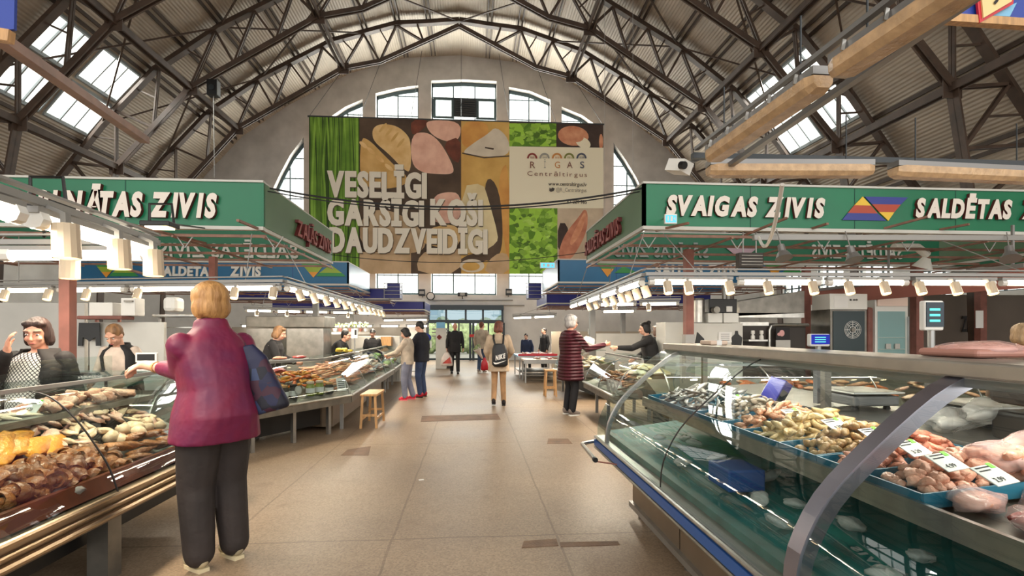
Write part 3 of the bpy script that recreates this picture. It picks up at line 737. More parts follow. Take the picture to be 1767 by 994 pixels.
letters(GR, 'SALDĒTAS ZIVIS', (2.45, 11.0, 3.12), (0, -1, 0), (0, 0, 1), (-1, 0, 0), 2.6, .26, .02, .1, .05, .06, M['let_m'], M['let_s'])
G2 = canopy('far green fascia sign at the right, behind the near green sign', 10.9, 17, 8.6, 11.6, 3.05, 3.65, M['green'], M['green_side'], M['green_in'], 10.9)
mirror_words(G2, 'SĀLĪTAS ZIVIS', 1590, 1760, 408, 432, 11.5, M['let_g'])
BL = canopy('blue fascia sign at the left with white words SALDETAS ZIVIS and a triangle emblem', -12, -3.75, 16.2, 19.5, 2.95, 3.6, M['blue'], M['blue'], M['blue'], -3.75)
front_words(BL, 'SALDETAS', 272, 372, 461, 476, 16.2, .05, .05, 'white', 'trimw'); front_words(BL, 'ZIVIS', 398, 451, 461, 476, 16.2, .05, .05, 'white', 'trimw')
for px in (163, 520):
    a, b = W(px, 479, 16.2), W(px + 70, 479, 16.2); t_ = MB(); P = [Vector((a.x + (b.x - a.x) * u, 16.19, a.z + .42 * v)) for u, v in ((0, 1), (.6, 1), (.3, 0), (.08, .75), (.52, .75), (.42, .4), (.18, .4))]
    for pts, c in (((P[0], P[1], P[4], P[3]), 3), ((P[3], P[4], P[5], P[6]), 4), ((P[6], P[5], P[2]), 5)): t_.m(c).prism(pts, (0, -.015, 0))
    P = [Vector((a.x + (b.x - a.x) * u, 16.19, a.z + .42 * v)) for u, v in ((.45, .35), (.72, .95), (1.0, .35), (.36, .1), (1.1, .1))]
    for pts, c in (((P[0], P[1], P[2]), 4), ((P[0], P[2], P[4], P[3]), 3)): t_.m(c).prism(pts, (0, -.012, 0))
    t_.build('logo', LG, BL)
BR = canopy('blue fascia sign at the right with white words SALITAS ZIVIS', 2.48, 9.4, 15.0, 18.3, 2.95, 3.58, M['blue'], M['blue'], M['blue'], 2.48)
front_words(BR, 'SALITAS', 1130, 1212, 459, 475, 15.0, .05, .05, 'white', 'trimw'); front_words(BR, 'ZIVIS', 1220, 1272, 459, 475, 15.0, .05, .05, 'white', 'trimw')
for px in (1030, 1318):
    a, b = W(px, 478, 15.0), W(px + 60, 478, 15.0); t_ = MB(); P = [Vector((a.x + (b.x - a.x) * u, 14.99, a.z + .4 * v)) for u, v in ((0, 1), (.6, 1), (.3, 0), (.12, .6), (.48, .6), (.5, .3), (.75, .8), (1.2, .3))]
    for pts, c in (((P[0], P[1], P[4], P[3]), 3), ((P[3], P[4], P[2]), 5), ((P[5], P[6], P[7]), 3)): t_.m(c).prism(pts, (0, -.015, 0))
    t_.build('logo', LG, BR)
NL = canopy('far navy blue fascia sign at the left, near the entrance door', -8, -1.95, 21.6, 24.4, 2.42, 2.72, M['navy'], M['navy'], M['navy'], -1.95)
NR = canopy('far navy blue fascia sign at the right, near the entrance door', 2.9, 9.5, 20.2, 23.4, 2.62, 3.0, M['navy'], M['navy'], M['navy'], 2.9)
N2 = canopy('navy blue fascia sign at the left, between the blue sign and the entrance', -9.5, -3.1, 19.9, 21.2, 2.75, 3.1, M['navy'], M['navy'], M['navy'], -3.1)
# cooler boxes on the far canopies
for nm, (px0, px1, Y) in (('left', (668, 690, 19.4)), ('right', (912, 934, 19.6))):
    a, b = W(px0, 515, Y), W(px1, 489, Y); t = empty('rooftop_cage_unit', 'small grey caged cooling unit standing on the far %s canopy' % nm, 'cooling unit', ((a.x + b.x) / 2, Y, a.z), 0)
    w, h = b.x - a.x, b.z - a.z
    MB().box((0, .4, h / 2), (w, .8, h)).build('housing', M['navy'], t)
    mb = MB()
    for k in range(5): mb.bar((-w * .7, -.08, h * k / 4), (w * .7, -.08, h * k / 4), .02)
    for x in (-w * .7, w * .7): mb.bar((x, -.08, 0), (x, -.08, h), .02); mb.bar((x, -.08, h), (x, .9, h), .02)
    mb.build('cage', M['greybar'], t)
# posts
def post(px, Y, w, z1, label, m='rust', dado=0):
    p = W(px, 500, Y); t = empty('steel_post', label, 'post', (p.x, Y, 0), 0, 'red brown stall posts')
    MB().b2((-w / 2, -w / 2, 0), (w / 2, w / 2, z1)).build('shaft', M[m], t)
    if dado: MB().b2((-w * .6, -w * .6, 0), (w * .6, w * .6, dado)).build('lower_sleeve', M['greybar'], t)
    MB().b2((-w, -w, 0), (w, w, .02)).build('foot_plate', M['steel_d'], t)
post(117, 5.3, .095, 2.2, 'red brown steel post behind the brunette seller at the left')
post(368, 9.9, .11, 2.86, 'red brown steel post rising behind the blonde shopper\'s head')
post(1188, 8.4, .13, 2.86, 'red brown steel post in front of the right green sign, grey below', dado=1.45)
post(1391, 10.6, .13, 2.86, 'slender red brown post beside the tall fan cooler'); post(1582, 9.6, .15, 2.86, 'red brown steel post right of the glass door fridge')
post(1692, 11.5, .16, 2.86, 'red brown steel post hung with a paper price sheet at the far right')
for px, Y in ((545, 14.5), (1022, 14.0), (1075, 17.5), (607, 19.0)): post(px, Y, .14, 2.6, 'grey post among the far stalls, ' + {545: 'behind the capped seller', 1022: 'left behind the bun haired seller', 1075: 'farther right near the back', 607: 'far left near the back'}[px], 'greybar')

# ================================================================== LIGHTS
def tubelight(a, b, label, group, mt='tube', r=.03):
    a, b = Vector(a), Vector(b); d = (b - a).normalized(); t = empty('fluorescent_light', label, 'light', (a + b) / 2, 0, group); c = (a + b) / 2
    MB().bar(a - c + Vector((0, 0, .05)), b - c + Vector((0, 0, .05)), .07, .035).build('batten', M['greybar'], t)
    MB().tube([a - c + d * .06, b - c - d * .06], r, 8).build('tube', M[mt], t)
    for e, s in ((a, 1), (b, -1)): MB().tube([e - c + d * s * .01, e - c + d * s * .075], r * 1.3, 8).build('end_cap', M['white'], t)
    return t
SPROTO = []
def spot(p, label, group, sc=1.0, tilt=(0, 0), turn=0.):
    if not SPROTO:
        t = empty('can_spotlight', '', 'spotlight')
        MB().lathe([(.03, -.01), (.062, -.012), (.066, -.2), (.06, -.2), (.056, -.18)], (0, 0, 0), 14).build('can', mat('cream_can', (196, 178, 152), .45), t, smooth=False)
        MB().lathe([(.054, -.186), (.0545, -.182)], (0, 0, 0), 14).build('lens', M['lamp'], t)
        MB().b2((-.02, -.015, -.012), (.02, .015, .05)).bar((0, 0, .045), (0, .17, .13), .03, .02).build('bracket', M['greybar'], t); SPROTO.append(t); o = t
    else: o = dup(SPROTO[0])
    l = bpy.data.lights.new('can_beam', 'SPOT'); l.energy = 26; l.color = (1, .84, .64); l.spot_size = 1.5; l.spot_blend = .7; l.shadow_soft_size = .05
    lo = bpy.data.objects.new('can_beam', l); COL.objects.link(lo); lo.location = Vector(p) + Matrix.Rotation(turn, 3, 'Z') @ Vector((0, tilt[0] * .21 * sc, -.2 * sc)); lo.rotation_euler = (tilt[0], tilt[1], turn)
    o.location = p; o.scale = (sc,) * 3; o.rotation_euler = (tilt[0], tilt[1], turn); o['label'] = label; o['group'] = group; return o
def run(A, B, n, where, spots, mt='tube', z=2.1, up=.10, tl=-.35):
    A, B = Vector((A[0], A[1], z)), Vector((B[0], B[1], z)); g = 'tubes of the ' + where; d = (B - A) / n
    tr = MB().bar(A - (A + B) / 2 + Vector((0, 0, up)), B - (A + B) / 2 + Vector((0, 0, up)), .05, .04); tr.bar(A - (A + B) / 2 + Vector((0, 0, up + .06)), B - (A + B) / 2 + Vector((0, 0, up + .05)), .055, .015)
    for u in (.12, .88):
        q = A + (B - A) * u; top_ = zr(q.x - CX)
        for (x0, x1, y0, y1, zc) in CANS:
            if n > 1 and x0 < q.x < x1 and y0 < q.y < y1: top_ = zc
        e_ = Vector((q.x, q.y, top_))
        if top_ > 3.2:
            best = None
            for (x0, x1, y0, y1, zc) in CANS:
                cl = Vector((min(max(q.x, x0 + .02), x1 - .02), min(max(q.y, y0 + .02), y1 - .02), zc))
                if (cl - q).length < 2.3 and (best is None or (cl - q).length < (best - q).length): best = cl
            e_ = e_ + Vector((0, 0, .05)) if n == 1 else best if best is not None else (e_ if q.y < 2.4 or q.y > 9 else None)
        if e_ is not None: tr.tube([q - (A + B) / 2 + Vector((0, 0, up)), e_ - (A + B) / 2], .007, 5)
    o = tr.build('light_rail', M['greybar']); o.location = (A + B) / 2; tag(o, 'grey ceiling light rail, the ' + where, 'light rail', 'light rails over the counters')
    ar = area('tube_light', (A + B) / 2 - Vector((0, 0, .05)), (0, 0, math.atan2((B - A).y, (B - A).x)), (B - A).length,   .05, (13 if A.y < 9 else 30) * (B - A).length, (1, .87, .70))
    for k in range(n): tubelight(A + d * (k + .03), A + d * (k + .97), 'lit white tube light, %s along the %s' % (ORD[k] if k < 16 else 'last', where), g, mt, .03 if tl < -.1 else .042)
    for i, u in enumerate(spots): spot(A + (B - A) * u + Vector((0, -.115 if abs(d.x) > abs(d.y) else 0, .0)) + Vector((.115 if abs(d.y) > abs(d.x) else 0, 0, 0)), 'white can spotlight, %s along the %s' % (ORD[i] if i < 16 else 'last', where), 'spotlights of the ' + where, .8 if tl < -.1 else 1., (tl, 0), PI / 2 if abs(d.y) > abs(d.x) else 0)
run((-2.22, 1.6), (-2.44, 4.22), 2, 'near left rail running from the viewer', (.55, .74, .9), 'tube', tl=-.04)
run((-2.46, 4.30), (-6.2, 4.55), 3, 'near left rail crossing behind it', (.16, .45, .75), 'tube', tl=-.04)
run((-2.6, 7.42), (-7.2, 8.3), 4, 'long left rail facing the viewer', (.02, .14, .45, .62, .75, .9), 'tube')
run((-2.6, 7.5), (-2.8, 16.5), 8, 'left rail along the aisle', [.02 + .082 * k for k in range(12)], 'tube')
run((2.1, 6.2), (7.6, 5.95), 5, 'long right rail facing the viewer', (.04, .085, .175, .26, .36, .44, .52, .6, .68, .76, .86), 'tube')
run((2.1, 6.28), (2.42, 12.7), 5, 'right rail along the aisle', (.06, .13, .2, .27, .36, .45, .6, .72), 'tube')
def runpx(p0, p1, n, where, z, spots=(), mt='tube_w'):
    a, b = G(*p0, z), G(*p1, z); run((a.x, a.y), (b.x, b.y), n, where, spots, mt, z)
runpx((420, 536), (655, 541), 5, 'left rail behind the blonde shopper', 2.1, (.1, .3, .5, .75))
runpx((1030, 526), (1175, 524), 2, 'right rail behind the bun haired seller', 2.1, (.2, .6))
runpx((1036, 538), (1100, 537), 1, 'lower far right rail', 2.1)
runpx((660, 553), (740, 552), 2, 'far left rail by the entrance', 2.05)
runpx((885, 549), (960, 546), 2, 'far right rail by the entrance', 2.05)
for k, (a, b) in enumerate((((560, 563), (645, 563)), ((655, 564), (690, 564)), ((700, 564), (740, 564)), ((415, 562), (465, 562)))):
    p, q = G(*a, 1.68), G(*b, 1.68); p.y = q.y = 20.0; s_ = 20.0; p = W(a[0], a[1], s_); q = W(b[0], b[1], s_); p.z = q.z = 1.70
    tubelight(p, q, 'low cool white shelf light on the far left back wall, ' + ORD[k] + ' of its row', 'shelf lights on the far left wall', 'tube_w')
# plastic covered battens
M['diffuser'] = mat('cream_batten_diffuser', (212, 176, 134), .25, 0, .14, 12, sss=0, bump=.3, bscale=40)
M['grey_metal'] = mat('grey_metal_tray', (142, 140, 138), .4, .6)
def batten(a, b, label):
    a, b = Vector(a), Vector(b); c = (a + b) / 2; t = empty('batten_light', label, 'light', c, 0, 'unlit battens with cream plastic covers'); a -= c; b -= c; d = (b - a).normalized(); n = d.cross(Vector((0, 0, 1)))
    MB().bar(a + Vector((0, 0, .055)), b + Vector((0, 0, .055)), .13, .05).build('metal_tray', M['grey_metal'], t)
    prof = [(-.085, .03), (-.08, -.03), (-.05, -.065), (.05, -.065), (.08, -.03), (.085, .03)]; L = (b - a).length
    rows = []
    for u, s in ((0, .75), (.06, 1), (L - .06, 1), (L, .75)): rows.append([a + d * u + n * x * s + Vector((0, 0, z * s)) for x, z in prof])
    mb = MB().sheet(rows); mb.add(rows[0], [tuple(range(6))]); mb.add(rows[-1], [tuple(range(6))]); mb.build('diffuser', M['diffuser'], t)
    for k in range(5):
        q = a + d * (L * (k + .5) / 5); MB().bar(q - n * .09 + Vector((0, 0, .03)), q - n * .078 + Vector((0, 0, .09)), .02, .01).build('clip', M['steel'], t)
    for k in (.15, .85): MB().tube([a + d * L * k + Vector((0, 0, .1)), a + d * L * k + Vector((0, 0, .5))], .006, 5).build('hanger_rod', M['dark'], t)
    return t
batten((2.17, 1.45, 3.0), (2.09, 2.84, 3.0), 'unlit batten light with cream cover running overhead toward the viewer, nearest one')
batten((2.08, 2.95, 3.0), (2.05, 4.33, 3.0), 'unlit batten light with cream cover, the farther of two running overhead')
batten((2.15, 4.62, 2.98), (3.64, 4.52, 2.98), 'unlit batten light with cream cover over the right green sign, left one')
batten((3.86, 4.52, 2.98), (5.4, 4.6, 2.98), 'unlit batten light with cream cover over the right green sign, right one')
trk = MB(); trk.bar((2.12, 1.2, 3.16), (2.03, 4.6, 3.16), .04, .03); tag(trk.build('cable_tray', M['grey_metal']), 'grey support channel above the battens that run toward the viewer', 'cable tray')
trk = MB(); trk.bar((2.0, 4.62, 3.1), (6.4, 4.6, 3.1), .06, .05); tag(trk.build('cable_tray', M['dark']), 'dark support channel above the battens across the right', 'cable tray')
trk = MB(); trk.bar((2.36, 1.3, 3.1), (2.32, 4.6, 3.0), .05, .04); tag(trk.build('cable_tray', M['grey_metal']), 'grey channel right beside the overhead battens', 'cable tray')
# ================================================================== DISPLAY CASES
M['teal'] = mat('teal_liner', (44, 130, 128), .5, 0, .25, 5); M['bluestrip'] = mat('blue_bumper', (38, 84, 150), .4)
M['base_panel'] = mat('beige_steel_panel', (140, 122, 102), .4, .55, .15, 2); M['grey_plastic'] = mat('grey_plastic', (112, 112, 112), .5); M['copper'] = mat('red_brown_kickboard', (132, 66, 40), .4, .2, .25, 6)
M['warm_steel'] = mat('warm_steel_rail', (186, 164, 136), .28, .9, .04, 2); M['lilac_alu'] = mat('anodised_frame', (150, 148, 160), .3, .85)
def curve_sheet(prof, s, x0, ya, yb, th=.006, n=2):
    """glass pane bent over the profile (v, z) between ya and yb"""
    P = []
    for i in range(len(prof) - 1):
        for k in range(3):
            u = k / 3; p0 = prof[max(i - 1, 0)]; p1 = prof[i]; p2 = prof[i + 1]; p3 = prof[min(i + 2, len(prof) - 1)]
            P.append(tuple(.5 * ((2 * p1[j]) + (-p0[j] + p2[j]) * u + (2 * p0[j] - 5 * p1[j] + 4 * p2[j] - p3[j]) * u * u + (-p0[j] + 3 * p1[j] - 3 * p2[j] + p3[j]) * u ** 3) for j in (0, 1)))
    P.append(prof[-1])
    return P, [[(x0 + s * v, y, z) for v, z in P] for y in (ya, yb)]
def pane(parent, prof, s, x0, ya, yb, m='glass'):
    P, rows = curve_sheet(prof, s, x0, ya, yb); o = MB().sheet(rows).build('glass_pane', M[m], parent, smooth=True); return o
def rib(parent, prof, s, x0, y, w, th, m, name='frame_rib'):
    P, rows = curve_sheet(prof, s, x0, y - w / 2, y + w / 2); mb = MB().sheet(rows)
    P2 = [(v + th, z - th * .6) for v, z in P]; rows2 = [[(x0 + s * v, yy, z) for v, z in P2] for yy in (y - w / 2, y + w / 2)]; mb.sheet(rows2)
    for k in (0, 1): mb.sheet([rows[k], rows2[k]])
    return mb.build(name, M[m], parent, smooth=False)
# ---- big curved glass case at the right
PR = [(.0, .56), (.02, .72), (.12, .91), (.30, 1.09), (.52, 1.27), (.66, 1.345)]
X0, Y0, Y1 = 1.13, .55, 4.66
rc = empty('display_case', 'long curved glass serving case with blue bumper strip, in the right foreground', 'display case', (0, 0, 0))
for ya, yb in ((Y0, 3.18), (3.2, 4.15)): MB().b2((1.30, ya, .12), (2.6, yb, .47)).build('base_panel', M['base_panel'], rc)
MB().b2((1.27, Y0, .085), (1.32, 4.16, .125)).build('kick_rail', M['alu'], rc)
for y in (1.2, 3.19, 4.1):
    for x in (1.36, 2.5): MB().lathe([(.03, 0), (.03, .02), (.018, .03), (.018, .13)], (x, y, 0), 10).build('foot', M['steel_d'], rc)
MB().b2((1.12, Y0, .445), (1.36, Y1, .56)).build('bumper_body', M['alu'], rc)
MB().b2((1.10, Y0, .475), (1.135, Y1, .53)).build('bumper_strip', M['bluestrip'], rc)
for z in (.455, .548): MB().tube([(1.112, Y0, z), (1.112, Y1, z)], .013).build('bumper_edge', M['steel'], rc)
for ya, yb in ((Y0, 1.755), (1.805, 3.065), (3.075, 4.33), (4.37, Y1)): pane(rc, PR, 1, X0, ya, yb)
P, rows = curve_sheet(PR, 1, X0, Y1, Y1); e = [(p[0], Y1, p[2]) for p in rows[0]]
MB().add([(1.9, Y1, .56)] + e + [(1.9, Y1, 1.345)], [tuple(range(len(e) + 2))]).build('end_glass', M['glass'], rc)
rib(rc, PR, 1, X0 - .006, 1.78, .075, .05, 'lilac_alu'); rib(rc, PR, 1, X0 - .006, 4.35, .035, .03, 'alu'); rib(rc, PR, 1, X0 - .002, 3.07, .008, .006, 'black', 'pane_seam')
mb = MB().b2((1.74, Y0, 1.335), (2.1, Y1, 1.392)); bevel(mb.build('top_shelf', mat('brushed_top', (178, 172, 162), .35, .8, .1, 6), rc), .008)
MB().b2((1.76, Y0, 1.30), (1.80, Y1, 1.335)).build('lamp_rail', M['alu'], rc)
MB().tube([(1.83, Y0 + .1, 1.318), (1.83, Y1 - .2, 1.318)], .012, 8).build('added_lamp_tube', M['tube_w'], rc); area('added_case_light', (1.83, (Y0 + Y1) / 2, 1.30), (0, 0, PI / 2), Y1 - Y0 - .3, .03, 15, (1, .92, .82))  # lit tube and area light added under the shelf to brighten the food
for y in (1.0, 2.9, 4.5): MB().b2((2.04, y - .02, 1.0), (2.08, y + .02, 1.335)).build('shelf_post', M['steel_d'], rc)
MB().prism([(1.2, Y0, .60), (1.95, Y0, .70), (1.95, Y0, .66), (1.2, Y0, .56)], (0, Y1 - Y0 - .02, 0)).build('lower_deck', M['teal'], rc)
MB().prism([(1.47, Y0, .90), (2.12, Y0, .955), (2.12, Y0, .93), (1.47, Y0, .875)], (0, Y1 - Y0 - .3, 0)).build('shelf_deck', M['steel_d'], rc)
MB().b2((1.455, Y0, .865), (1.475, Y1 - .28, .94)).build('shelf_edge', M['steel'], rc)
MB().b2((1.97, Y0, .47), (2.0, Y1 - .02, .93)).build('inner_back', M['teal'], rc)
MB().prism([(2.09, Y0, 1.03), (2.55, Y0, 1.05), (2.55, Y0, 1.0), (2.09, Y0, .965)], (0, Y1 - Y0 - .3, 0)).build('rear_ledge', M['steel'], rc)
MB().b2((2.5, Y0, .47), (2.55, Y1 - .3, 1.02)).build('rear_panel', M['base_panel'], rc)
hb = MB(); hb.tube([(1.13, 4.70, .5), (.975, 4.58, .5), (.955, 4.02, .5)], .016); hb.build('push_handle', M['steel'], rc)
MB().lathe([(.02, -.02), (.022, 0), (.02, .02)], (.955, 4.01, .5), 10, (PI / 2, 0, 0)).build('handle_cap', M['black'], rc)
MB().tube([(.955, 4.02, .485), (1.11, 3.9, .485)], .006).build('handle_stay', M['rust'], rc)

# ---- near left case
PL = [(.0, .55), (.05, .70), (.11, .81), (.21, .96), (.31, 1.07), (.40, 1.135), (.52, 1.165)]
XL, YL0, YL1 = -2.05, .7, 4.60
lc = empty('display_case', 'low curved glass case full of smoked goods, in the left foreground', 'display case', (0, 0, 0))
MB().b2((XL - .02, YL0, .45), (XL - .14, YL1, .56)).build('front_rail', M['warm_steel'], lc)
for z, r in ((.555, .016), (.50, .012), (.45, .02)): MB().tube([(XL - .01, YL0, z), (XL - .01, YL1, z)], r).build('rail_moulding', M['warm_steel'], lc)
MB().b2((XL - .05, YL0, .40), (XL - .10, YL1, .45)).build('lower_rail', M['base_panel'], lc)
MB().prism([(XL - .06, YL0, .57), (XL - .10, YL0, .66), (XL - .13, YL0, .66), (XL - .10, YL0, .56)], (0, YL1 - YL0, 0)).build('kick_board', M['copper'], lc)
for ya, yb in ((YL0, 3.19), (3.21, YL1)): pane(lc, PL, -1, XL, ya, yb)
rib(lc, PL, -1, XL + .003, 3.2, .008, .006, 'black', 'pane_seam')
MB().b2((XL - .50, YL0, 1.16), (XL - .95, YL1, 1.172)).build('top_glass', M['glass'], lc)
MB().b2((XL - .49, YL0, 1.155), (XL - .515, YL1, 1.18)).build('top_edge', M['alu'], lc)
MB().add([(XL - .95, YL0, .95), (XL - .95, YL1, .95), (XL - .95, YL1, 1.3), (XL - .95, YL0, 1.3)], [(0, 1, 2, 3)]).build('rear_glass', M['glass'], lc)
P, rows = curve_sheet(PL, -1, XL, YL1, YL1); MB().add([(XL - .95, YL1, .56)] + [tuple(p) for p in rows[0]] + [(XL - .95, YL1, 1.165)], [tuple(range(len(rows[0]) + 2))]).build('end_glass', M['glass'], lc)
LZ = lambda x: .54 + (abs(x) - 2.15) * .47
MB().prism([(XL - .08, YL0, LZ(XL - .08)), (XL - .95, YL0, LZ(XL - .95)), (XL - .95, YL0, .5), (XL - .08, YL0, .5)], (0, YL1 - YL0, 0)).build('food_deck', M['steel_d'], lc)
MB().b2((XL - .62, YL0, .93), (XL - 1.0, YL1, .97)).build('rear_shelf', M['steel'], lc)
MB().b2((XL - .3, YL0, .2), (XL - 1.0, YL1 - .25, .5)).build('under_box', M['black'], lc)
for y in (1.5, 3.35): MB().b2((XL - .12, y - .06, 0), (XL - .24, y + .06, .46)).build('leg', M['steel_d'], lc); MB().b2((XL - .85, y - .05, 0), (XL - .98, y + .05, .46)).build('leg', M['steel_d'], lc)

# ---- generic far case: local y along the front, local +x into the stall
PG = [(.0, .56), (.03, .68), (.12, .84), (.26, .98), (.42, 1.06)]
def far_case(label, A, B, side, depth=1.0, base='wood', glass_h=1.0, legs=None, topz=1.08, ledge='steel_d'):
    A, B = Vector((A[0], A[1], 0)), Vector((B[0], B[1], 0)); d = B - A; L = d.length; ang = math.atan2(d.y, d.x) - PI / 2
    t = empty('display_case', label, 'display case', A, ang, 'serving cases along the aisle')
    s = side
    MB().b2((0, 0, .44), (s * .12, L, .56)).build('front_ledge', M[ledge], t)
    MB().tube([(-s * .005, 0, .55), (-s * .005, L, .55)], .018).build('ledge_moulding', M['steel'], t)
    MB().prism([(s * .08, 0, .56), (s * depth, 0, .86), (s * depth, 0, .5), (s * .08, 0, .5)], (0, L, 0)).build('food_deck', M['steel_d'], t)
    n = max(1, round(L / 1.25))
    for k in range(n): pane(t, PG, s, s * .02, L * k / n + .006, L * (k + 1) / n - .006)
    for k in range(n + 1): rib(t, PG, s, s * .02, min(max(L * k / n, .01), L - .01), .014, .012, 'alu')
    MB().b2((s * .42, 0, topz), (s * .80, L, topz + .012)).build('top_glass', M['glass'], t)
    MB().b2((s * .42, 0, topz - .01), (s * .445, L, topz + .02)).build('top_edge', M['alu'], t)
    if base == 'wood': MB().b2((s * .3, .1, .06), (s * depth, L - .1, .44)).build('base_panel', M['base_panel'], t)
    elif base == 'dark': MB().b2((s * .5, .1, .1), (s * depth, L - .1, .44)).build('base_panel', M['black'], t)
    for y in (.25, L / 2, L - .25):
        for x in (.2, depth - .1): MB().b2((s * (x - .025), y - .025, 0), (s * (x + .025), y + .025, .46)).build('leg', M['alu'], t)
    return t, A, d.normalized(), (Vector((0, 0, 1)).cross(d.normalized()) * -s if True else None), L
def deckpt(c, u, v, z=0):
    """c from far_case: u along front, v into the stall"""
    t, A, d, _, L = c; n = Vector((d.y, -d.x, 0)) * (1 if t['side'] > 0 else -1)
    p = A + d * u + n * v; return Vector((p.x, p.y, .56 + (v - .08) * .326 + z))
def mk(label, A, B, side, **k):
    c = far_case(label, A, B, side, **k); c[0]['side'] = side; return c
CA = mk('glass case with jars and orange fish set at an angle behind the woman in magenta', (-2.66, 6.35), (-1.80, 7.93), -1, base='dark')
CB = mk('long glass case of pink smoked fish beside the wooden stool, left of the aisle', (-1.80, 7.98), (-1.96, 13.3), -1, base='wood')
CC = mk('far left glass case with packaged goods behind the couple', (-1.98, 13.5), (-2.1, 16.2), -1, base='dark')
CD = mk('glass case of smoked fish in front of the shopper in the burgundy coat', (2.06, 7.5), (2.1, 9.75), 1, base='none')
CE = mk('glass case across the back of the right stall under the long row of tubes', (7.4, 5.75), (2.3, 5.85), 1, base='dark', depth=1.0)
CF = mk('glass case with a bag on top between the round stool and the meat table', (2.12, 11.2), (2.06, 13.2), 1, base='dark')
CG = mk('left inner counter behind the near left case, before the seller in a black vest', (-6.2, 5.0), (-2.95, 4.95), -1, base='dark')
for c in (CE, CG): c[0]['group'] = 'serving cases across the stalls'

# meat tables
def table(label, cx, cy, w, d, h, top, legm='alu', group='market tables'):
    t = empty('market_table', label, 'table', (cx, cy, 0), 0, group)
    bevel(MB().b2((-w / 2, -d / 2, h - .05), (w / 2, d / 2, h)).build('table_top', top, t), .006)
    MB().b2((-w / 2 - .01, -d / 2 - .012, h - .12), (w / 2 + .01, -d / 2, h - .005)).build('front_apron', M['alu'], t)
    for x in (-1, 1):
        for y in (-1, 1): MB().b2((x * (w / 2 - .05) - .02, y * (d / 2 - .05) - .02, 0), (x * (w / 2 - .05) + .02, y * (d / 2 - .05) + .02, h - .05)).build('leg', M[legm], t)
    MB().b2((-w / 2 + .05, -d / 2 + .05, .2), (w / 2 - .05, d / 2 - .05, .22)).build('lower_shelf', M['steel_d'], t); return t
M['cream_top'] = mat('pale_table_top', (216, 190, 168), .35); M['blue_cover'] = mat('light_blue_sheet', (120, 180, 214), .4); M['wood'] = mat('light_wood', (206, 158, 104), .45, 0, .18, 5, stretch=(8, 8, 1)); M['redtray'] = mat('red_plastic', (196, 34, 48), .4)
table('steel legged meat table with a cream top on the right of the aisle', 2.25, 15.6, 1.5, 1.0, .68, M['cream_top'])
table('meat table with a light blue top behind the cream topped one, on the right', 2.1, 17.4, 1.3, 2.0, .72, M['blue_cover'])
table('small table of raw meat beside the white kiosk cabinet, left of the entrance', -2.2, 17.6, .9, 1.1, .78, M['cream_top'])
def stool(label, x, y, w, d, h, rz=0):
    t = empty('wooden_stool', label, 'stool', (x, y, 0), rz, 'wooden stools')
    bevel(MB().b2((-w / 2, -d / 2, h - .035), (w / 2, d / 2, h)).build('seat', M['wood'], t), .006)
    for i in (-1, 1):
        for j in (-1, 1): MB().bar((i * (w / 2 - .01), j * (d / 2 - .01), 0), (i * (w / 2 - .035), j * (d / 2 - .035), h - .035), .035).build('leg', M['wood'], t)
    for i in (-1, 1): MB().bar((i * (w / 2 - .02), -d / 2 + .03, .14), (i * (w / 2 - .02), d / 2 - .03, .14), .022, .035).build('stretcher', M['wood'], t)
    for j in (-1, 1): MB().bar((-w / 2 + .03, j * (d / 2 - .02), .2), (w / 2 - .03, j * (d / 2 - .02), .2), .022, .035).build('stretcher', M['wood'], t)
stool('light wooden stool standing against the left case', -1.60, 8.55, .26, .70, .53)
stool('light wooden stool behind the shopper in the burgundy coat', 1.80, 12.0, .27, .30, .62)

# ================================================================== STALL FITTINGS
M['panel_grey'] = mat('grey_partition', (182, 180, 174), .6, 0, .08, 1.5); M['wall_white'] = mat('white_partition', (214, 212, 204), .6, 0, .06, 2); M['dark_shelf'] = mat('dark_shelf', (54, 48, 44), .6); M['paper'] = mat('white_paper', (232, 230, 226), .8); M['ink'] = mat('ink', (40, 38, 40), .8)
def thing_box(name, label, cat, a, b, m, parts=(), group=None, bev=.01):
    a, b = Vector(a), Vector(b); c = Vector(((a.x + b.x) / 2, (a.y + b.y) / 2, min(a.z, b.z)))
    t = empty(name, label, cat, c, 0, group)
    o = MB().b2(a - c, b - c).build('body', M[m], t)
    if bev: bevel(o, bev)
    return t, c
def px_box(name, label, cat, px0, py0, px1, py1, Y, depth, m, group=None, bev=.01):
    a, b = W(px0, py1, Y), W(px1, py0, Y); a.z = 0 if name in ('fan_cooler', 'glass_door_fridge', 'steel_cabinet', 'stall_counter', 'kiosk_cabinet', 'news_rack') else a.z; return thing_box(name, label, cat, (a.x, Y, a.z), (b.x, Y + depth, b.z), m, group=group, bev=bev)
# left stall back partition (setting) and shelf
struct(MB().b2((-9.5, 7.0, 0), (-4.9, 7.06, 1.86)).build('wall_stall_left', M['panel_grey'])); struct(MB().b2((-4.85, 7.02, .3), (-3.95, 7.08, 1.62)).build('wall_stall_left_white', M['wall_white']))
t, c = px_box('wall_shelf', 'brown wall shelf with boxes on it, above the hanging black bag', 'shelf', 132, 545, 210, 551, 6.8, .25, 'rust')
for px in (150, 190): p = W(px, 551, 6.95); MB().bar((p.x - c.x, .2, 0), (p.x - c.x, .2, -.15), .03).build('bracket', M['rust'], t)
px_box('cardboard_box', 'low white box with a slanted top on the brown wall shelf', 'box', 153, 522, 194, 545, 6.85, .2, 'white')
t, c = px_box('wall_cabinet', 'white wall cabinet above the bending seller in the black vest', 'cabinet', 208, 514, 233, 545, 6.9, .2, 'white'); p0 = W(216, 521, 6.9); MB().b2((p0.x - c.x, -.13, p0.z - c.z), (p0.x - c.x + .1, -.1, p0.z - c.z + .02)).build('handle', M['steel_d'], t)
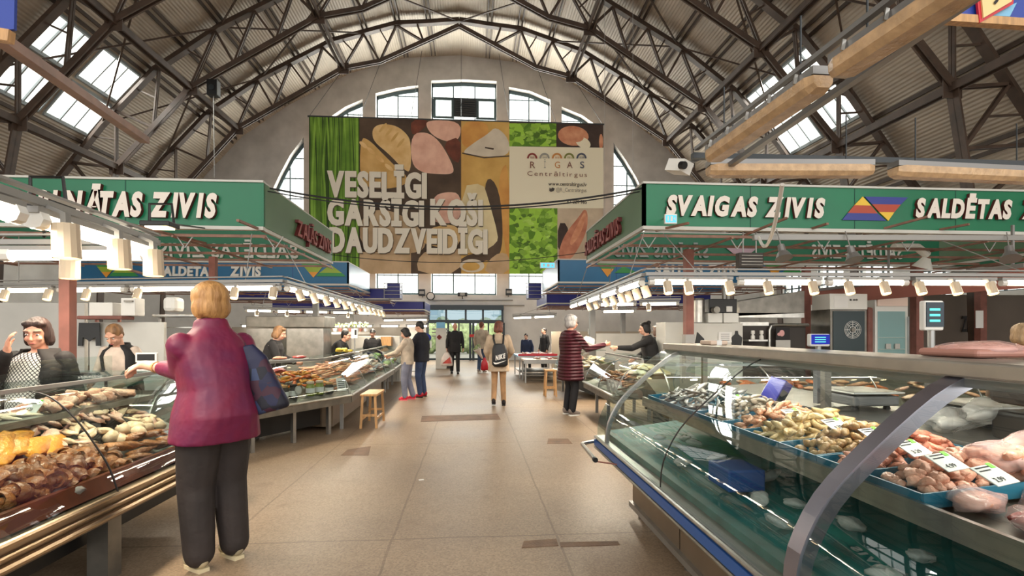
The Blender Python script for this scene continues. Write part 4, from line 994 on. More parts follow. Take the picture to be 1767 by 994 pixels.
t, c = px_box('water_heater', 'round topped white water heater on the left stall wall', 'water heater', 279, 512, 302, 538, 7.0, .25, 'white', bev=.05)
t, c = px_box('steel_rack', 'grey steel wall rack above the left stall, behind the blonde head', 'rack', 262, 543, 345, 547, 7.2, .3, 'alu')
for px in (264, 343): p = W(px, 560, 7.2); MB().bar((p.x - c.x, 0, 0), (p.x - c.x, 0, -c.z), .03).build('upright', M['alu'], t)
for k, py in ((0, 566), (1, 590)): a, b = W(264, py, 7.2), W(343, py, 7.2); MB().b2((a.x - c.x, -.15, a.z - c.z), (b.x - c.x, .15, a.z - c.z + .015)).build('shelf_board', M['alu'], t)
# black carrier bag pinned to the wall
def carrier(label, px0, px1, py0, py1, Y, shape):
    a, b = W(px0, py1, Y), W(px1, py0, Y); mb = MB(); mb.prism([(a.x + (b.x - a.x) * u, Y, a.z + (b.z - a.z) * v) for u, v in shape], (0, .02, 0))
    o = mb.build('carrier_bag', M['black'], loc=((a.x + b.x) / 2, Y, b.z)); tag(o, label, 'bag', 'black bags hung on stall walls')
carrier('black carrier bag pinned flat on the grey wall, handles down, at the left', 134, 173, 557, 597, 6.95, [(.05, 1), (.95, 1), (1, 0), (.8, 0), (.78, .38), (.6, .28), (.5, .2), (.4, .28), (.22, .38), (.2, 0), (0, 0)])
carrier('black bag hanging beside the right post, low on the white stall front', 1198, 1217, 573, 602, 8.978, [(.3, 1), (.9, .6), (1, 0), (0, 0), (.15, .5)])
carrier('black bag hanging next to the paper notice on the white stall front', 1262, 1281, 571, 600, 8.978, [(.4, 1), (.6, 1), (.65, .8), (1, .6), (.9, 0), (.1, 0), (0, .6), (.35, .8)])
# right stall: white front counter, back fittings
px_box('stall_counter', 'white panelled stall counter behind the curved case, left of the grey rack', 'counter', 1196, 558, 1282, 640, 9.0, .5, 'wall_white')
px_box('stall_counter', 'white stall counter beside the sleeveless bun haired seller', 'counter', 1148, 556, 1186, 640, 9.4, .5, 'wall_white')
t, c = px_box('paper_notice', 'small white paper notice taped to the white stall counter', 'notice', 1240, 573, 1263, 591, 8.98, .004, 'paper', bev=0)
mb = MB(); p = W(1244, 580, 8.97)
for k in range(4): q = W(1244, 577 + k * 3.5, 8.975); r = W(1259, 577 + k * 3.5, 8.975); mb.b2((q.x - c.x, -.004, q.z - c.z), (r.x - c.x, -.003, q.z - c.z + .008))
mb.build('text_line', M['ink'], t)
a = W(1197, 556, 9.1); b = W(1221, 514, 9.1); t = empty('steel_boiler', 'shiny steel drum standing on the white stall counter', 'boiler', ((a.x + b.x) / 2, 9.25, a.z)); r = (b.x - a.x) / 2; h = b.z - a.z
MB().lathe([(r, 0), (r, h * .94), (r * .9, h), (.02, h)], (0, 0, 0), 20).build('drum', M['steel'], t, smooth=False); MB().lathe([(r * 1.02, h * .9), (r * 1.04, h * .94)], (0, 0, 0), 20).build('rim', M['steel_d'], t)
px_box('storage_bin', 'white storage bin on the stall counter beside the steel drum', 'bin', 1222, 540, 1247, 557, 9.1, .3, 'white', 'white bins on the stall counter'); px_box('storage_bin', 'white storage bin left of the hood, second from the steel drum', 'bin', 1249, 540, 1275, 557, 9.1, .3, 'white', 'white bins on the stall counter')
t, c = px_box('motor_unit', 'black machine motor standing on two white bins', 'machine', 1224, 516, 1272, 540, 9.15, .3, 'black')
p = W(1232, 520, 9.1); MB().lathe([(.06, 0), (.06, .12)], (p.x - c.x, -.2, .05), 12, (PI / 2, 0, 0)).build('pulley', M['steel_d'], t); MB().b2((.05, -.17, .02), (.16, -.15, .12)).build('switch_box', M['white'], t)
MB().tube([(.1, 0, .25), (.12, .05, .55), (.12, .05, .8)], .05).build('duct', M['steel'], t)
t = empty('extractor_hood', 'grey steel extractor hood with a slanted top in the right stall', 'hood', W(1330, 560, 9.4))
c = Vector(t.location); q = lambda px, py, dy=0: Vector((W(px, py, 9.3).x - c.x, -.1 + dy, W(px, py, 9.3).z - c.z))
MB().prism([q(1276, 520), q(1388, 502), q(1388, 540), q(1276, 545)], (0, .9, 0)).build('hood_shell', M['steel_d'], t)
MB().b2(q(1276, 548), q(1388, 540, .4)).build('filter_tray', M['steel'], t); MB().b2(q(1276, 715), q(1390, 558, .5)).build('back_box', M['dark_shelf'], t)
MB().b2(q(1276, 562, -.03), q(1325, 556, .3)).build('shelf_board', M['steel'], t)
mb = MB(); mb.tube([q(1325, 602, -.05), q(1325, 570, -.05), q(1328, 563, -.05), q(1336, 561, -.05), q(1392, 561, -.05)], .03); mb.build('arch_pipe', M['steel'], t)
for i, px in enumerate((1299, 1314)):
    p = W(px, 586, 9.1); t = empty('condiment_jar', 'white lidded jar under the hood, %s of the pair' % ('left' if i == 0 else 'right'), 'jar', p, 0, 'white jars under the hood')
    MB().lathe([(.035, 0), (.038, .01), (.036, .07), (.02, .08), (.02, .1)], (0, 0, 0), 12).build('glass_body', M['white'], t, smooth=True); MB().lathe([(.034, .1), (.036, .14), (.03, .165)], (0, 0, 0), 12).build('lid', M['white'], t)
t, c = px_box('jar_shelf', 'thin steel shelf carrying the white jars', 'shelf', 1292, 586, 1325, 589, 9.02, .2, 'steel', bev=0)
t, c = px_box('meat_poster', 'dark poster with a pink pig above a grey price sheet', 'poster', 1339, 566, 1363, 586, 9.185, .01, 'ink', bev=0)
mb = MB(); p = W(1352, 575, 9.13); mb.ell((p.x - c.x, -.012, p.z - c.z), (.05, .004, .06)); mb.ell((p.x - c.x - .05, -.012, p.z - c.z - .02), (.04, .004, .03)); mb.build('pig_print', mat('pink_print', (214, 160, 158), .7), t)
t, c = px_box('price_sheet', 'grey price sheet below the pig poster', 'notice', 1339, 587, 1364, 602, 9.185, .01, 'panel_grey', bev=0)
# fan cooler with white box on it
t, c = px_box('fan_cooler', 'tall cooler with a big round fan behind dark glass', 'cooler', 1433, 534, 1496, 660, 8.9, .55, 'steel_d')
a, b = W(1437, 606, 8.9), W(1491, 537, 8.9); MB().b2((a.x - c.x, -.29, a.z - c.z), (b.x - c.x, -.275, b.z - c.z)).build('door_panel', mat('dark_teal_panel', (24, 44, 48), .3), t)
mb = MB(); p = W(1470, 569, 8.9); pts = lambda r: [(p.x - c.x + r * math.cos(2 * PI * k / 24), -.295, p.z - c.z + r * math.sin(2 * PI * k / 24)) for k in range(25)]
for r in (.06, .1, .13, .155): mb.tube(pts(r), .006, 5)
for k in range(4): aa = PI * k / 4; mb.bar((p.x - c.x - .15 * math.cos(aa), -.295, p.z - c.z - .15 * math.sin(aa)), (p.x - c.x + .15 * math.cos(aa), -.295, p.z - c.z + .15 * math.sin(aa)), .008)
mb.build('fan_guard', M['steel'], t); MB().lathe([(.04, 0), (.04, .02)], (p.x - c.x, -.3, p.z - c.z), 14, (PI / 2, 0, 0)).build('fan_hub', M['steel_d'], t)
t, c = px_box('control_box', 'white box with a notice and small digits on top of the fan cooler', 'control box', 1432, 507, 1497, 534, 8.9, .5, 'white')
a, b = W(1439, 531, 8.9), W(1463, 511, 8.9); MB().b2((a.x - c.x, -.256, a.z - c.z), (b.x - c.x, -.251, b.z - c.z)).build('notice', M['paper'], t)
mb = MB(); p = W(1466, 519, 8.9); text_into(mb, '11 00', (p.x - c.x, -.257, p.z - c.z), (1, 0, 0), (0, 0, 1), height=.03, width=.15, bold=.03); mb.build('digits', M['ink'], t)
t, c = px_box('glass_door_fridge', 'tall white glass door fridge with shelves of packs', 'fridge', 1510, 510, 1567, 660, 9.3, .6, 'white')
w = W(1567, 600, 9.3).x - W(1510, 600, 9.3).x; zt = W(1538, 510, 9.3).z - c.z
MB().b2((-w / 2 + .05, -.31, zt - 1.35), (w / 2 - .07, -.302, zt - .30)).build('interior', mat('cold_interior', (150, 186, 190), .6), t)
for z in (.5, .72, .95): MB().b2((-w / 2 + .06, -.33, zt - .3 - z), (w / 2 - .08, -.305, zt - .29 - z)).build('shelf_wire', M['white'], t)
MB().add([(-w / 2 + .05, -.345, zt - 1.35), (w / 2 - .07, -.345, zt - 1.35), (w / 2 - .07, -.345, zt - .3), (-w / 2 + .05, -.345, zt - .3)], [(0, 1, 2, 3)]).build('door_glass', M['glass'], t)
MB().b2((-w / 2 + .03, -.33, zt - .2), (w / 2 - .03, -.302, zt - .04)).build('header_panel', mat('warm_header', (238, 212, 196), .5), t); MB().bar((w / 2 - .05, -.36, zt - 1.2), (w / 2 - .05, -.36, zt - .4), .02).build('handle', M['alu'], t)
for k, (dx, dz) in enumerate(((-.12, .95), (.04, .95), (-.1, .72), (.08, .72))):
    p = Vector((c.x + dx, 9.3 - .03, c.z + zt - .29 - dz)); t2, c2 = thing_box('food_pack', 'small pale pack on the %s fridge shelf, %s' % ('lower' if dz > .9 else 'middle', 'left' if dx < 0 else 'right'), 'pack', p + Vector((-.05, -.02, 0)), p + Vector((.05, .0, .1)), 'panel_grey', group='packs in the glass door fridge', bev=.008)
px_box('wall_column_box', 'rusty narrow gas bottle between the fan cooler and the fridge', 'bottle', 1498, 530, 1508, 650, 9.3, .1, 'rust', bev=.04)
# right hand far stall: dark back wall, red board, wall lettering, window strip
struct(MB().b2((8.9, 12.6, 0), (16, 12.7, 2.45)).build('wall_stall_right', mat('brown_grey_partition', (112, 100, 90), .7, 0, .1, 1)))
t = empty('wall_lettering', 'dark cut out letters on the far right stall wall', 'lettering', (W(1662, 570, 12.5).x, 12.55, W(1662, 572, 12.5).z))
L_, w_ = text_layout('ZIVIS', .02, .1, .08); sc = (W(1690, 570, 12.5).x - W(1660, 570, 12.5).x) / w_
letters(t, 'ZIVIS', (0, 0, 0), (1, 0, 0), (0, 0, 1), (0, -1, 0), w_ * sc, W(1662, 546, 12.5).z - W(1662, 572, 12.5).z, .02, .1, .08, .02, M['ink'], M['ink'])
t = empty('red_board', 'long red brown board under the right canopy, running away from the viewer', 'board', (7.6, 9, 2.2)); MB().b2((-.03, -2.4, -.10), (.03, 2.6, .18)).build('panel', mat('red_board', (176, 108, 94), .5, 0, .12, 1), t); MB().b2((-.06, -2.4, .18), (.06, 2.6, .24)).build('cap_rail', M['grey_metal'], t)
for k in (-2.2, 0, 2.4): MB().bar((0, k, .24), (0, k, .80), .03).build('hanger', M['grey_metal'], t)
t, c = px_box('paper_sheet', 'white paper price sheet fixed to the farthest right post', 'notice', 1684, 536, 1697, 566, 11.38, .01, 'paper', bev=0)
struct(MB().b2((3.2, 13.3, 0), (8.4, 13.36, 1.45)).build('wall_stall_back', M['panel_grey'])); struct(MB().b2((3.0, 19.6, 0), (8.5, 19.66, 1.5)).build('wall_stall_far_right', mat('beige_partition', (186, 172, 152), .6)))
struct(MB().b2((-9, 20.3, 0), (-2.6, 20.36, 1.66)).build('wall_stall_far_left', mat('grey_beige_partition', (156, 148, 136), .6))); struct(MB().b2((-9, 13.9, 0), (-4.6, 13.96, 1.3)).build('wall_stall_mid_left', M['wall_white']))
# steel cabinets behind the profile seller
for i, (a_, b_) in enumerate(((425, 484), (486, 492), (494, 558))):
    if i == 1: continue
    t, c = px_box('steel_cabinet', 'brushed steel tall cabinet behind the seller in profile, %s of two' % ('left' if i == 0 else 'right'), 'cabinet', a_, 566, b_, 690, 10.6, .6, 'steel', 'steel cabinets')
    a2 = W(b_ - 4, 600, 10.6); MB().bar((a2.x - c.x, -.34, .5), (a2.x - c.x, -.34, 1.0), .02).build('handle', M['alu'], t)
t, c = px_box('steel_hood', 'wide steel hood above the two steel cabinets', 'hood', 424, 546, 560, 565, 10.5, .8, 'steel_d')
# far left: greenery shelf and white fence front
t, c = px_box('stall_counter', 'white slatted stall front far left below the shelf of greens', 'counter', 606, 580, 690, 618, 15.8, .4, 'wall_white')
for k in range(14): MB().b2((-.62 + k * .095, -.215, .05), (-.615 + k * .095, -.2, .6)).build('slat_groove', M['panel_grey'], t)
for k in range(9):
    p = W(560 + k * 9, 572, 17.5); t = empty('potted_herb', 'small leafy plant on the far left shelf, %s from the left' % ORD[k], 'plant', p, 0, 'plants on the far left shelf')
    MB().lathe([(.05, 0), (.07, .1)], (0, 0, 0), 10).build('pot', M['rust'] if k % 2 else M['white'], t)
    mb = MB()
    for j in range(7): mb.ell((R.uniform(-.07, .07), R.uniform(-.07, .07), .16 + R.uniform(0, .12)), (.05, .03, .05), (R.uniform(0, 2), R.uniform(0, 2), 0), 6, 4)
    mb.build('foliage', M['leaf'], t, smooth=True)
t, c = px_box('plant_shelf', 'long shelf carrying the small plants at the far left', 'shelf', 552, 573, 645, 577, 17.3, .4, 'panel_grey', bev=0)
for px in (556, 640): p = W(px, 577, 17.5); MB().bar((p.x - c.x, 0, 0), (p.x - c.x, 0, -c.z), .05).build('upright', M['panel_grey'], t)
# kiosk cabinet by the entrance
t, c = px_box('kiosk_cabinet', 'white kiosk cabinet with a red round emblem, left of the entrance door', 'cabinet', 752, 566, 770, 612, 21.0, .8, 'wall_white')
t['label'] = 'white kiosk cabinet with a dark red clover emblem, left of the entrance door'
o = t.children[0]
mb = MB(); p = W(758, 582, 21); 
for k in range(4): mb.lathe([(.05, 0), (.05, .01)], (p.x - c.x + .05 * math.cos(k * PI / 2), -.41, p.z - c.z + .05 * math.sin(k * PI / 2)), 10, (PI / 2, 0, 0))
mb.build('emblem', M['let_m'], t)
for k in range(3): a, b = W(745, 569 + k * 6, 21), W(772, 566 + k * 6, 21); MB().b2((a.x - c.x, -.35, a.z - c.z + .2 * 0), (b.x - c.x, .3, a.z - c.z + .05)).build('goods_shelf', M['steel_d'], t)
px_box('news_rack', 'dark rack of goods beside the white kiosk cabinet', 'rack', 771, 580, 780, 612, 21.3, .6, 'dark_shelf')
t, c = px_box('advert_board', 'tilted blue and white advert board on top of the kiosk', 'sign', 753, 556, 768, 566, 21.2, .1, 'blue_cover', bev=0)
t, c = px_box('cardboard_carton', 'brown cardboard carton on the far left counter behind the capped seller', 'carton', 657, 581, 675, 597, 15.5, .4, 'wood', bev=0)
# small fixtures up high
def flood(px, py, Y, w, label, to):
    p = W(px, py, Y); t = empty('flood_lamp', label, 'lamp', p, 0, 'black square flood lamps')
    bevel(MB().b2((-w / 2, -w * .35, -.02), (w / 2, w * .35, .03)).build('housing', M['black'], t), .01); MB().b2((-w * .36, -w * .26, -.03), (w * .36, w * .26, -.021)).build('lens', M['lamp'], t)
    mb = MB(); mb.tube([(-w * .35, 0, .02), (-w * .35, 0, w * .75), (w * .3, .05, w * .8), (w * .38, .05, .02)], .014, 6); mb.build('yoke', M['black'], t); MB().tube([(0, 0, .03), Vector(to) - p], .012, 6).build('support_rod', M['black'], t); return t
flood(78, 357, 4.2, .30, 'black flood lamp on a yoke at the far left, before the green sign', (-3.35, 4.36, 2.24)); flood(276, 389, 5.4, .28, 'black flood lamp on a yoke under the left green sign', (-3.8, 7.74, 2.97))
def high_bay(px, py, Y, label, r=.11, tilt=0):
    p = W(px, py, Y); t = empty('bell_lamp', label, 'lamp', p, 0, 'grey bell lamps under the right canopy'); t.rotation_euler = (-.38, tilt, 0)
    MB().lathe([(r, 0), (r * .9, .02), (r * .6, .09), (r * .45, .1), (r * .4, .2), (.02, .21)], (0, 0, 0), 16).build('shade', M['grey_metal'], t, smooth=False); MB().lathe([(r * .85, .002), (r * .85, .006)], (0, 0, 0), 16).build('lens', M['lamp'], t); MB().tube([(0, 0, .2), (0, 0, .45)], .008, 5).build('stem', M['greybar'], t)
high_bay(1353, 446, 6.6, 'grey bell lamp right of the black heater'); high_bay(1474, 449, 6.6, 'grey bell lamp below the striped emblem'); high_bay(1744, 447, 6.6, 'tilted grey bell lamp at the right edge', .12, .3)
t, c = px_box('heater_panel', 'dark louvred electric heater hung under the right green sign', 'heater', 1276, 436, 1318, 461, 7.39, .12, 'dark_shelf')
for k in range(4): MB().b2((-.16, -.075, .03 + k * .045), (.16, -.06, .045 + k * .045)).build('louvre', M['steel_d'], t)
MB().bar((-.1, 0, .2), (-.1, 0, 2.98 - c.z), .015).build('hanger', M['greybar'], t); MB().bar((.1, 0, .2), (.1, 0, 2.98 - c.z), .015).build('hanger', M['greybar'], t)
a, b = W(1300, 410, 6.8), W(1800, 411, 6.8); mb = MB(); mb.bar(a, b, .06, .07); tag(mb.build('cable_channel', M['greybar']), 'long pale grey cable channel across the front of the right canopy', 'cable channel')
t = empty('vent_elbow', 'white plastic pipe elbow under the right canopy', 'pipe', W(1590, 430, 8.4)); c = Vector(t.location)
MB().tube([Vector(W(1542, 427, 8.4)) - c, Vector(W(1583, 427, 8.4)) - c, Vector(W(1600, 440, 8.4)) - c], .07).build('pipe_run', M['white'], t); MB().lathe([(.16, -.16), (.06, .02)], Vector(W(1598, 447, 8.4)) - c, 14, (.3, .2, 0)).build('pipe_hood', M['white'], t)
t = empty('security_camera', 'boxy white camera on a bracket beside the overhead battens', 'camera', W(1172, 288, 4.7)); MB().box((0, 0, 0), (.13, .2, .11), (.3, .2, .5)).build('camera_body', M['white'], t); MB().bar((.05, 0, .02), (.24, 0, .1), .03).build('bracket', M['greybar'], t); MB().lathe([(.035, 0), (.035, .05)], (-.03, -.11, -.02), 12, (PI / 2 + .3, 0, .4)).build('camera_lens', M['black'], t)
for px, py, Y, l in ((718, 395, 8.0, 0), ):
    pass
for i, (px, py, Y) in enumerate(((717, 412, 9.0), (480, 412, 8.6))):
    pass
def exit_sign(px, py, Y, w, h, label):
    p = W(px, py, Y); t = empty('exit_sign', label, 'sign', p, 0, 'lit cyan exit signs')
    MB().b2((-w / 2, -.02, -h / 2), (w / 2, .02, h / 2)).build('light_box', M['white'], t); MB().b2((-w * .44, -.024, -h * .38), (w * .44, -.021, h * .38)).build('sign_face', emis('exit_cyan', (110, 206, 236), 1.1), t)
    mb = MB(); mb.b2((-w * .3, -.027, -h * .2), (-w * .2, -.025, h * .25)); mb.b2((-w * .05, -.027, -h * .25), (w * .12, -.025, h * .25)); mb.add([(w * .2, -.027, 0), (w * .34, -.027, h * .2), (w * .34, -.027, -h * .2)], [(0, 1, 2)]); mb.build('pictogram', M['white'], t)
    MB().bar((0, 0, h / 2 - .01), (max(2.47 - p.x, .02), .36 if Y < 8 else .0, h / 2 + .01), .014).build('hanger', M['greybar'], t)
exit_sign(1157, 378, 7.0, .17, .13, 'small lit cyan exit sign at the left end of the right green sign'); exit_sign(945, 458, 15.0, .45, .17, 'small lit cyan exit sign hanging low right of the banner lettuce')
t = empty('loudspeaker', 'small black loudspeaker hung from the left roof truss', 'loudspeaker', W(371, 155, 19.6)); bevel(MB().b2((-.18, -.15, -.28), (.18, .15, .28)).build('cabinet', M['black'], t), .02); MB().lathe([(.1, 0), (.1, .02)], (0, -.16, -.02), 14, (PI / 2, 0, 0)).build('driver', M['dark'], t)
t.location.y = 19.5; MB().tube([(0, 0, -.28), (.03, 0, -3.2)], .015, 5).build('cable', M['greybar'], t)
# wires and cables
M['cable'] = mat('black_cable', (24, 24, 26), .6)
def cable(p, q, sag, r, label, m='cable'):
    p, q = Vector(p), Vector(q); pts = [p.lerp(q, k / 20) - Vector((0, 0, sag * 4 * (k / 20) * (1 - k / 20))) for k in range(21)]
    c = (p + q) / 2; o = MB().tube([x - c for x in pts], r, 6).build('overhead_cable', M[m]); o.location = c; tag(o, label, 'cable', 'cables slung across the aisle')
cable(W(466, 325, 7.8), W(1108, 325, 7.4), .27, .014, 'black cable sagging across the banner, upper of two'); cable(W(462, 330, 7.8), W(1108, 330, 7.5), .27, .009, 'thin black cable just under the thicker one across the banner')
cable(W(560, 438, 11.3), W(1030, 432, 11.0), .22, .008, 'thin grey wire low across the foot of the banner')
cable(W(1350, 318, 4.6), W(1310, 410, 6.7), .3, .02, 'loose pale cable dangling before the right green sign', 'white')
for i, (p0, p1, Y0_, Y1_) in enumerate((((1270, 412), (1358, 376), 7.6, 6.9), ((1490, 404), (1600, 374), 7.6, 6.9), ((1390, 398), (1428, 386), 7.5, 7.0), ((1132, 398), (1188, 385), 7.5, 7.0), ((1590, 402), (1672, 387), 7.6, 7.0), ((205, 382), (355, 420), 7.0, 8.4), ((410, 380), (505, 420), 7.0, 9.4), ((185, 455), (275, 480), 7.2, 8.3), ((1046, 492), (1135, 455), 12.5, 9.6))):
    a, b = W(p0[0], p0[1], Y0_), W(p1[0], p1[1], Y1_); c = (a + b) / 2; o = MB().bar(a - c, b - c, .035, .03).build('support_arm', M['pipe']); o.location = c
    tag(o, 'brown steel arm slanting out under the %s canopy, %s from the left' % ('left' if i in (5, 6, 7) else 'right', ORD[{5: 1, 6: 2, 7: 0, 8: 0, 3: 1, 0: 2, 2: 3, 1: 4, 4: 5}[i]]), 'bracket', 'slanting canopy arms')
# corner hangings
t = empty('hanging_sign', 'blue hanging sign with a yellow red rimmed plate, cut by the top right corner', 'sign', W(1700, 6, 3.1)); c = Vector(t.location); q = lambda px, py, d=0: Vector((W(px, py, 3.1).x, 3.1 - d, W(px, py, 3.1).z)) - c
MB().prism([q(1640, 26), q(1800, 36), q(1800, -60), q(1668, -60)], (0, .02, 0)).build('blue_panel', mat('royal_blue', (36, 62, 150), .5), t)
MB().prism([q(1683, 44, .03), q(1740, 12, .03), q(1752, -60, .03), q(1672, -60, .03)], (0, .015, 0)).build('red_rim', M['redtray'], t); MB().prism([q(1687, 37, .04), q(1735, 9, .04), q(1746, -60, .04), q(1678, -60, .04)], (0, .012, 0)).build('yellow_plate', mat('pale_yellow', (226, 200, 140), .5), t)
mb = MB(); p = q(1700, 14, .046); text_into(mb, '9', p, (1, 0, 0), (0, 0, 1), height=.10, width=.055, bold=.02); mb.build('digit', M['ink'], t)
mb = MB(); mb.bar(q(1620, 32), q(1800, 44), .05, .05); mb.build('lower_beam', M['wood'], t); MB().prism([q(1700, 28, .01), q(1740, 30, .01), q(1752, 6, .01)], (0, .008, 0)).build('white_graphic', M['blue_cover'], t)
t = empty('hanging_sign', 'blue hanging sign corner above a wooden beam, cut by the top left corner', 'sign', W(5, 20, 3.4)); c = Vector(t.location); q = lambda px, py, d=0: Vector((W(px, py, 3.4).x, 3.4 - d, W(px, py, 3.4).z)) - c
MB().prism([q(-60, 60), q(24, 50), q(26, -60), q(-60, -60)], (0, .02, 0)).build('blue_panel', MATS['royal_blue'], t); MB().bar(q(-60, 52), q(20, 64), .05, .07).build('lower_beam', M['wood'], t)
a, b = W(-20, 52, 3.6), W(250, 242, 6.1); c = (a + b) / 2; o = MB().bar(a - c, b - c, .09, .07).build('overhead_beam', M['pipe']); o.location = c; tag(o, 'pinkish brown beam slanting across the upper left skylight', 'beam')

def mitre(case, C, n, keep):
    """cut two neighbouring cases along their shared corner plane"""
    bpy.context.view_layer.update(); mw = Matrix.Translation(case.location) @ Euler(case.rotation_euler).to_matrix().to_4x4(); inv = mw.inverted(); co = inv @ Vector(C); no = (inv.to_3x3() @ Vector(n)).normalized()
    for ch in list(case.children):
        bm = bmesh.new(); bm.from_mesh(ch.data); g = bm.verts[:] + bm.edges[:] + bm.faces[:]
        r = bmesh.ops.bisect_plane(bm, geom=g, plane_co=co, plane_no=no, clear_outer=keep < 0, clear_inner=keep > 0)
        ed = [x for x in r['geom_cut'] if isinstance(x, bmesh.types.BMEdge)]
        if ed and ch.name.split('.')[0] not in ('glass_pane', 'frame_rib'): bmesh.ops.holes_fill(bm, edges=ed, sides=0)
        if bm.verts: bm.to_mesh(ch.data)
        else: bpy.data.objects.remove(ch)
        bm.free()
mn = (CA[2] + CB[2]).normalized(); mitre(CA[0], (-1.80, 7.955, 0), mn, -1); mitre(CB[0], (-1.80, 7.955, 0), mn, 1)
# ================================================================== PEOPLE
SKIN = mat('skin', (224, 172, 146), .5, 0, .1, 8, sss=.08); SKIN2 = mat('skin_ruddy', (214, 154, 128), .5, 0, .1, 8, sss=.08)
M['eye_w'] = mat('eye_white', (236, 232, 226), .3); M['eye_d'] = mat('eye_dark', (48, 36, 30), .3); M['lip'] = mat('lips', (176, 98, 88), .5)
def cloth(name, c, c2=None, b=.5, bs=14, rough=.8): return mat(name, c, rough, 0, .22 if c2 is None else 0, 5, c2, bump=b, bscale=bs)
def hairm(name, c, c2): return mat(name, c, .55, 0, 0, 26, c2, bump=.7, bscale=40, stretch=(1, 1, .25))
def remesh(o, vox, it=4, f=.6):
    r = o.modifiers.new('skin_over', 'REMESH'); r.mode = 'VOXEL'; r.voxel_size = vox; r.use_smooth_shade = True
    s = o.modifiers.new('relax', 'SMOOTH'); s.iterations = it; s.factor = f; return o
def loft(mb, rings, n=20, a0=0., a1=2 * PI, close=True):
    """rings: (centre, rx, ry, tilt matrix or None)"""
    rows = []; full = a1 - a0 > 6.28
    for c, rx, ry, mt in rings:
        row = []
        for k in range(n if full else n + 1):
            a = a0 + (a1 - a0) * k / n; ca, sa = math.cos(a), math.sin(a); sq = (abs(ca) ** 2.6 + abs(sa) ** 2.6) ** (-1 / 2.6)
            p = Vector((rx * ca * sq, ry * sa * sq, 0)); p = mt @ p if mt is not None else p; row.append(Vector(c) + p)
        rows.append(row)
    vs = [p for r in rows for p in r]; m = len(rows[0]); fs = []
    for i in range(len(rows) - 1):
        for k in range(m if full else m - 1): fs.append((i * m + k, i * m + (k + 1) % m, (i + 1) * m + (k + 1) % m, (i + 1) * m + k))
    if full and close: fs += [tuple(range(m - 1, -1, -1)), tuple((len(rows) - 1) * m + k for k in range(m))]
    return mb.add(vs, fs)
def hand(mb, w, d, n, curl=.5, side=1, k=1.):
    """w wrist, d hand direction, n palm normal (towards the inside of the fingers), side: thumb side"""
    w, d, n = Vector(w), Vector(d).normalized(), Vector(n); n = (n - d * n.dot(d)).normalized(); x = d.cross(n) * side
    mt = Matrix((x, d, n)).transposed()
    mb.ell(w + d * .045 * k, (.040 * k, .055 * k, .017 * k), mt, 12, 8); mb.cone(w - d * .03 * k, w + d * .02 * k, .026 * k, .026 * k)
    for i, (u, L) in enumerate(((.028, .072), (.0095, .082), (-.0095, .076), (-.027, .060))):
        p = w + (x * u + d * .082) * k; a = curl * .6; q = p + (d * math.cos(a) + n * math.sin(a)) * L * .45 * k + x * u * .12 * k; a = curl * 1.5
        r = q + (d * math.cos(a) + n * math.sin(a)) * L * .33 * k; a = curl * 2.1; e = r + (d * math.cos(a) + n * math.sin(a)) * L * .25 * k
        mb.cone(p - d * .02 * k, q, .0105 * k, .0095 * k, 8); mb.cone(q, r, .0095 * k, .0088 * k, 8); mb.cone(r, e, .0088 * k, .0075 * k, 8)
    p = w + (x * .032 + d * .022) * k; q = p + (x * .6 + d * .7 + n * .35).normalized() * .042 * k; r = q + (x * .15 + d * .9 + n * (.3 + curl * .4)).normalized() * .034 * k
    mb.cone(p - x * .012 * k, q, .014 * k, .0115 * k, 8); mb.cone(q, r, .0115 * k, .009 * k, 8)
PN = [0]
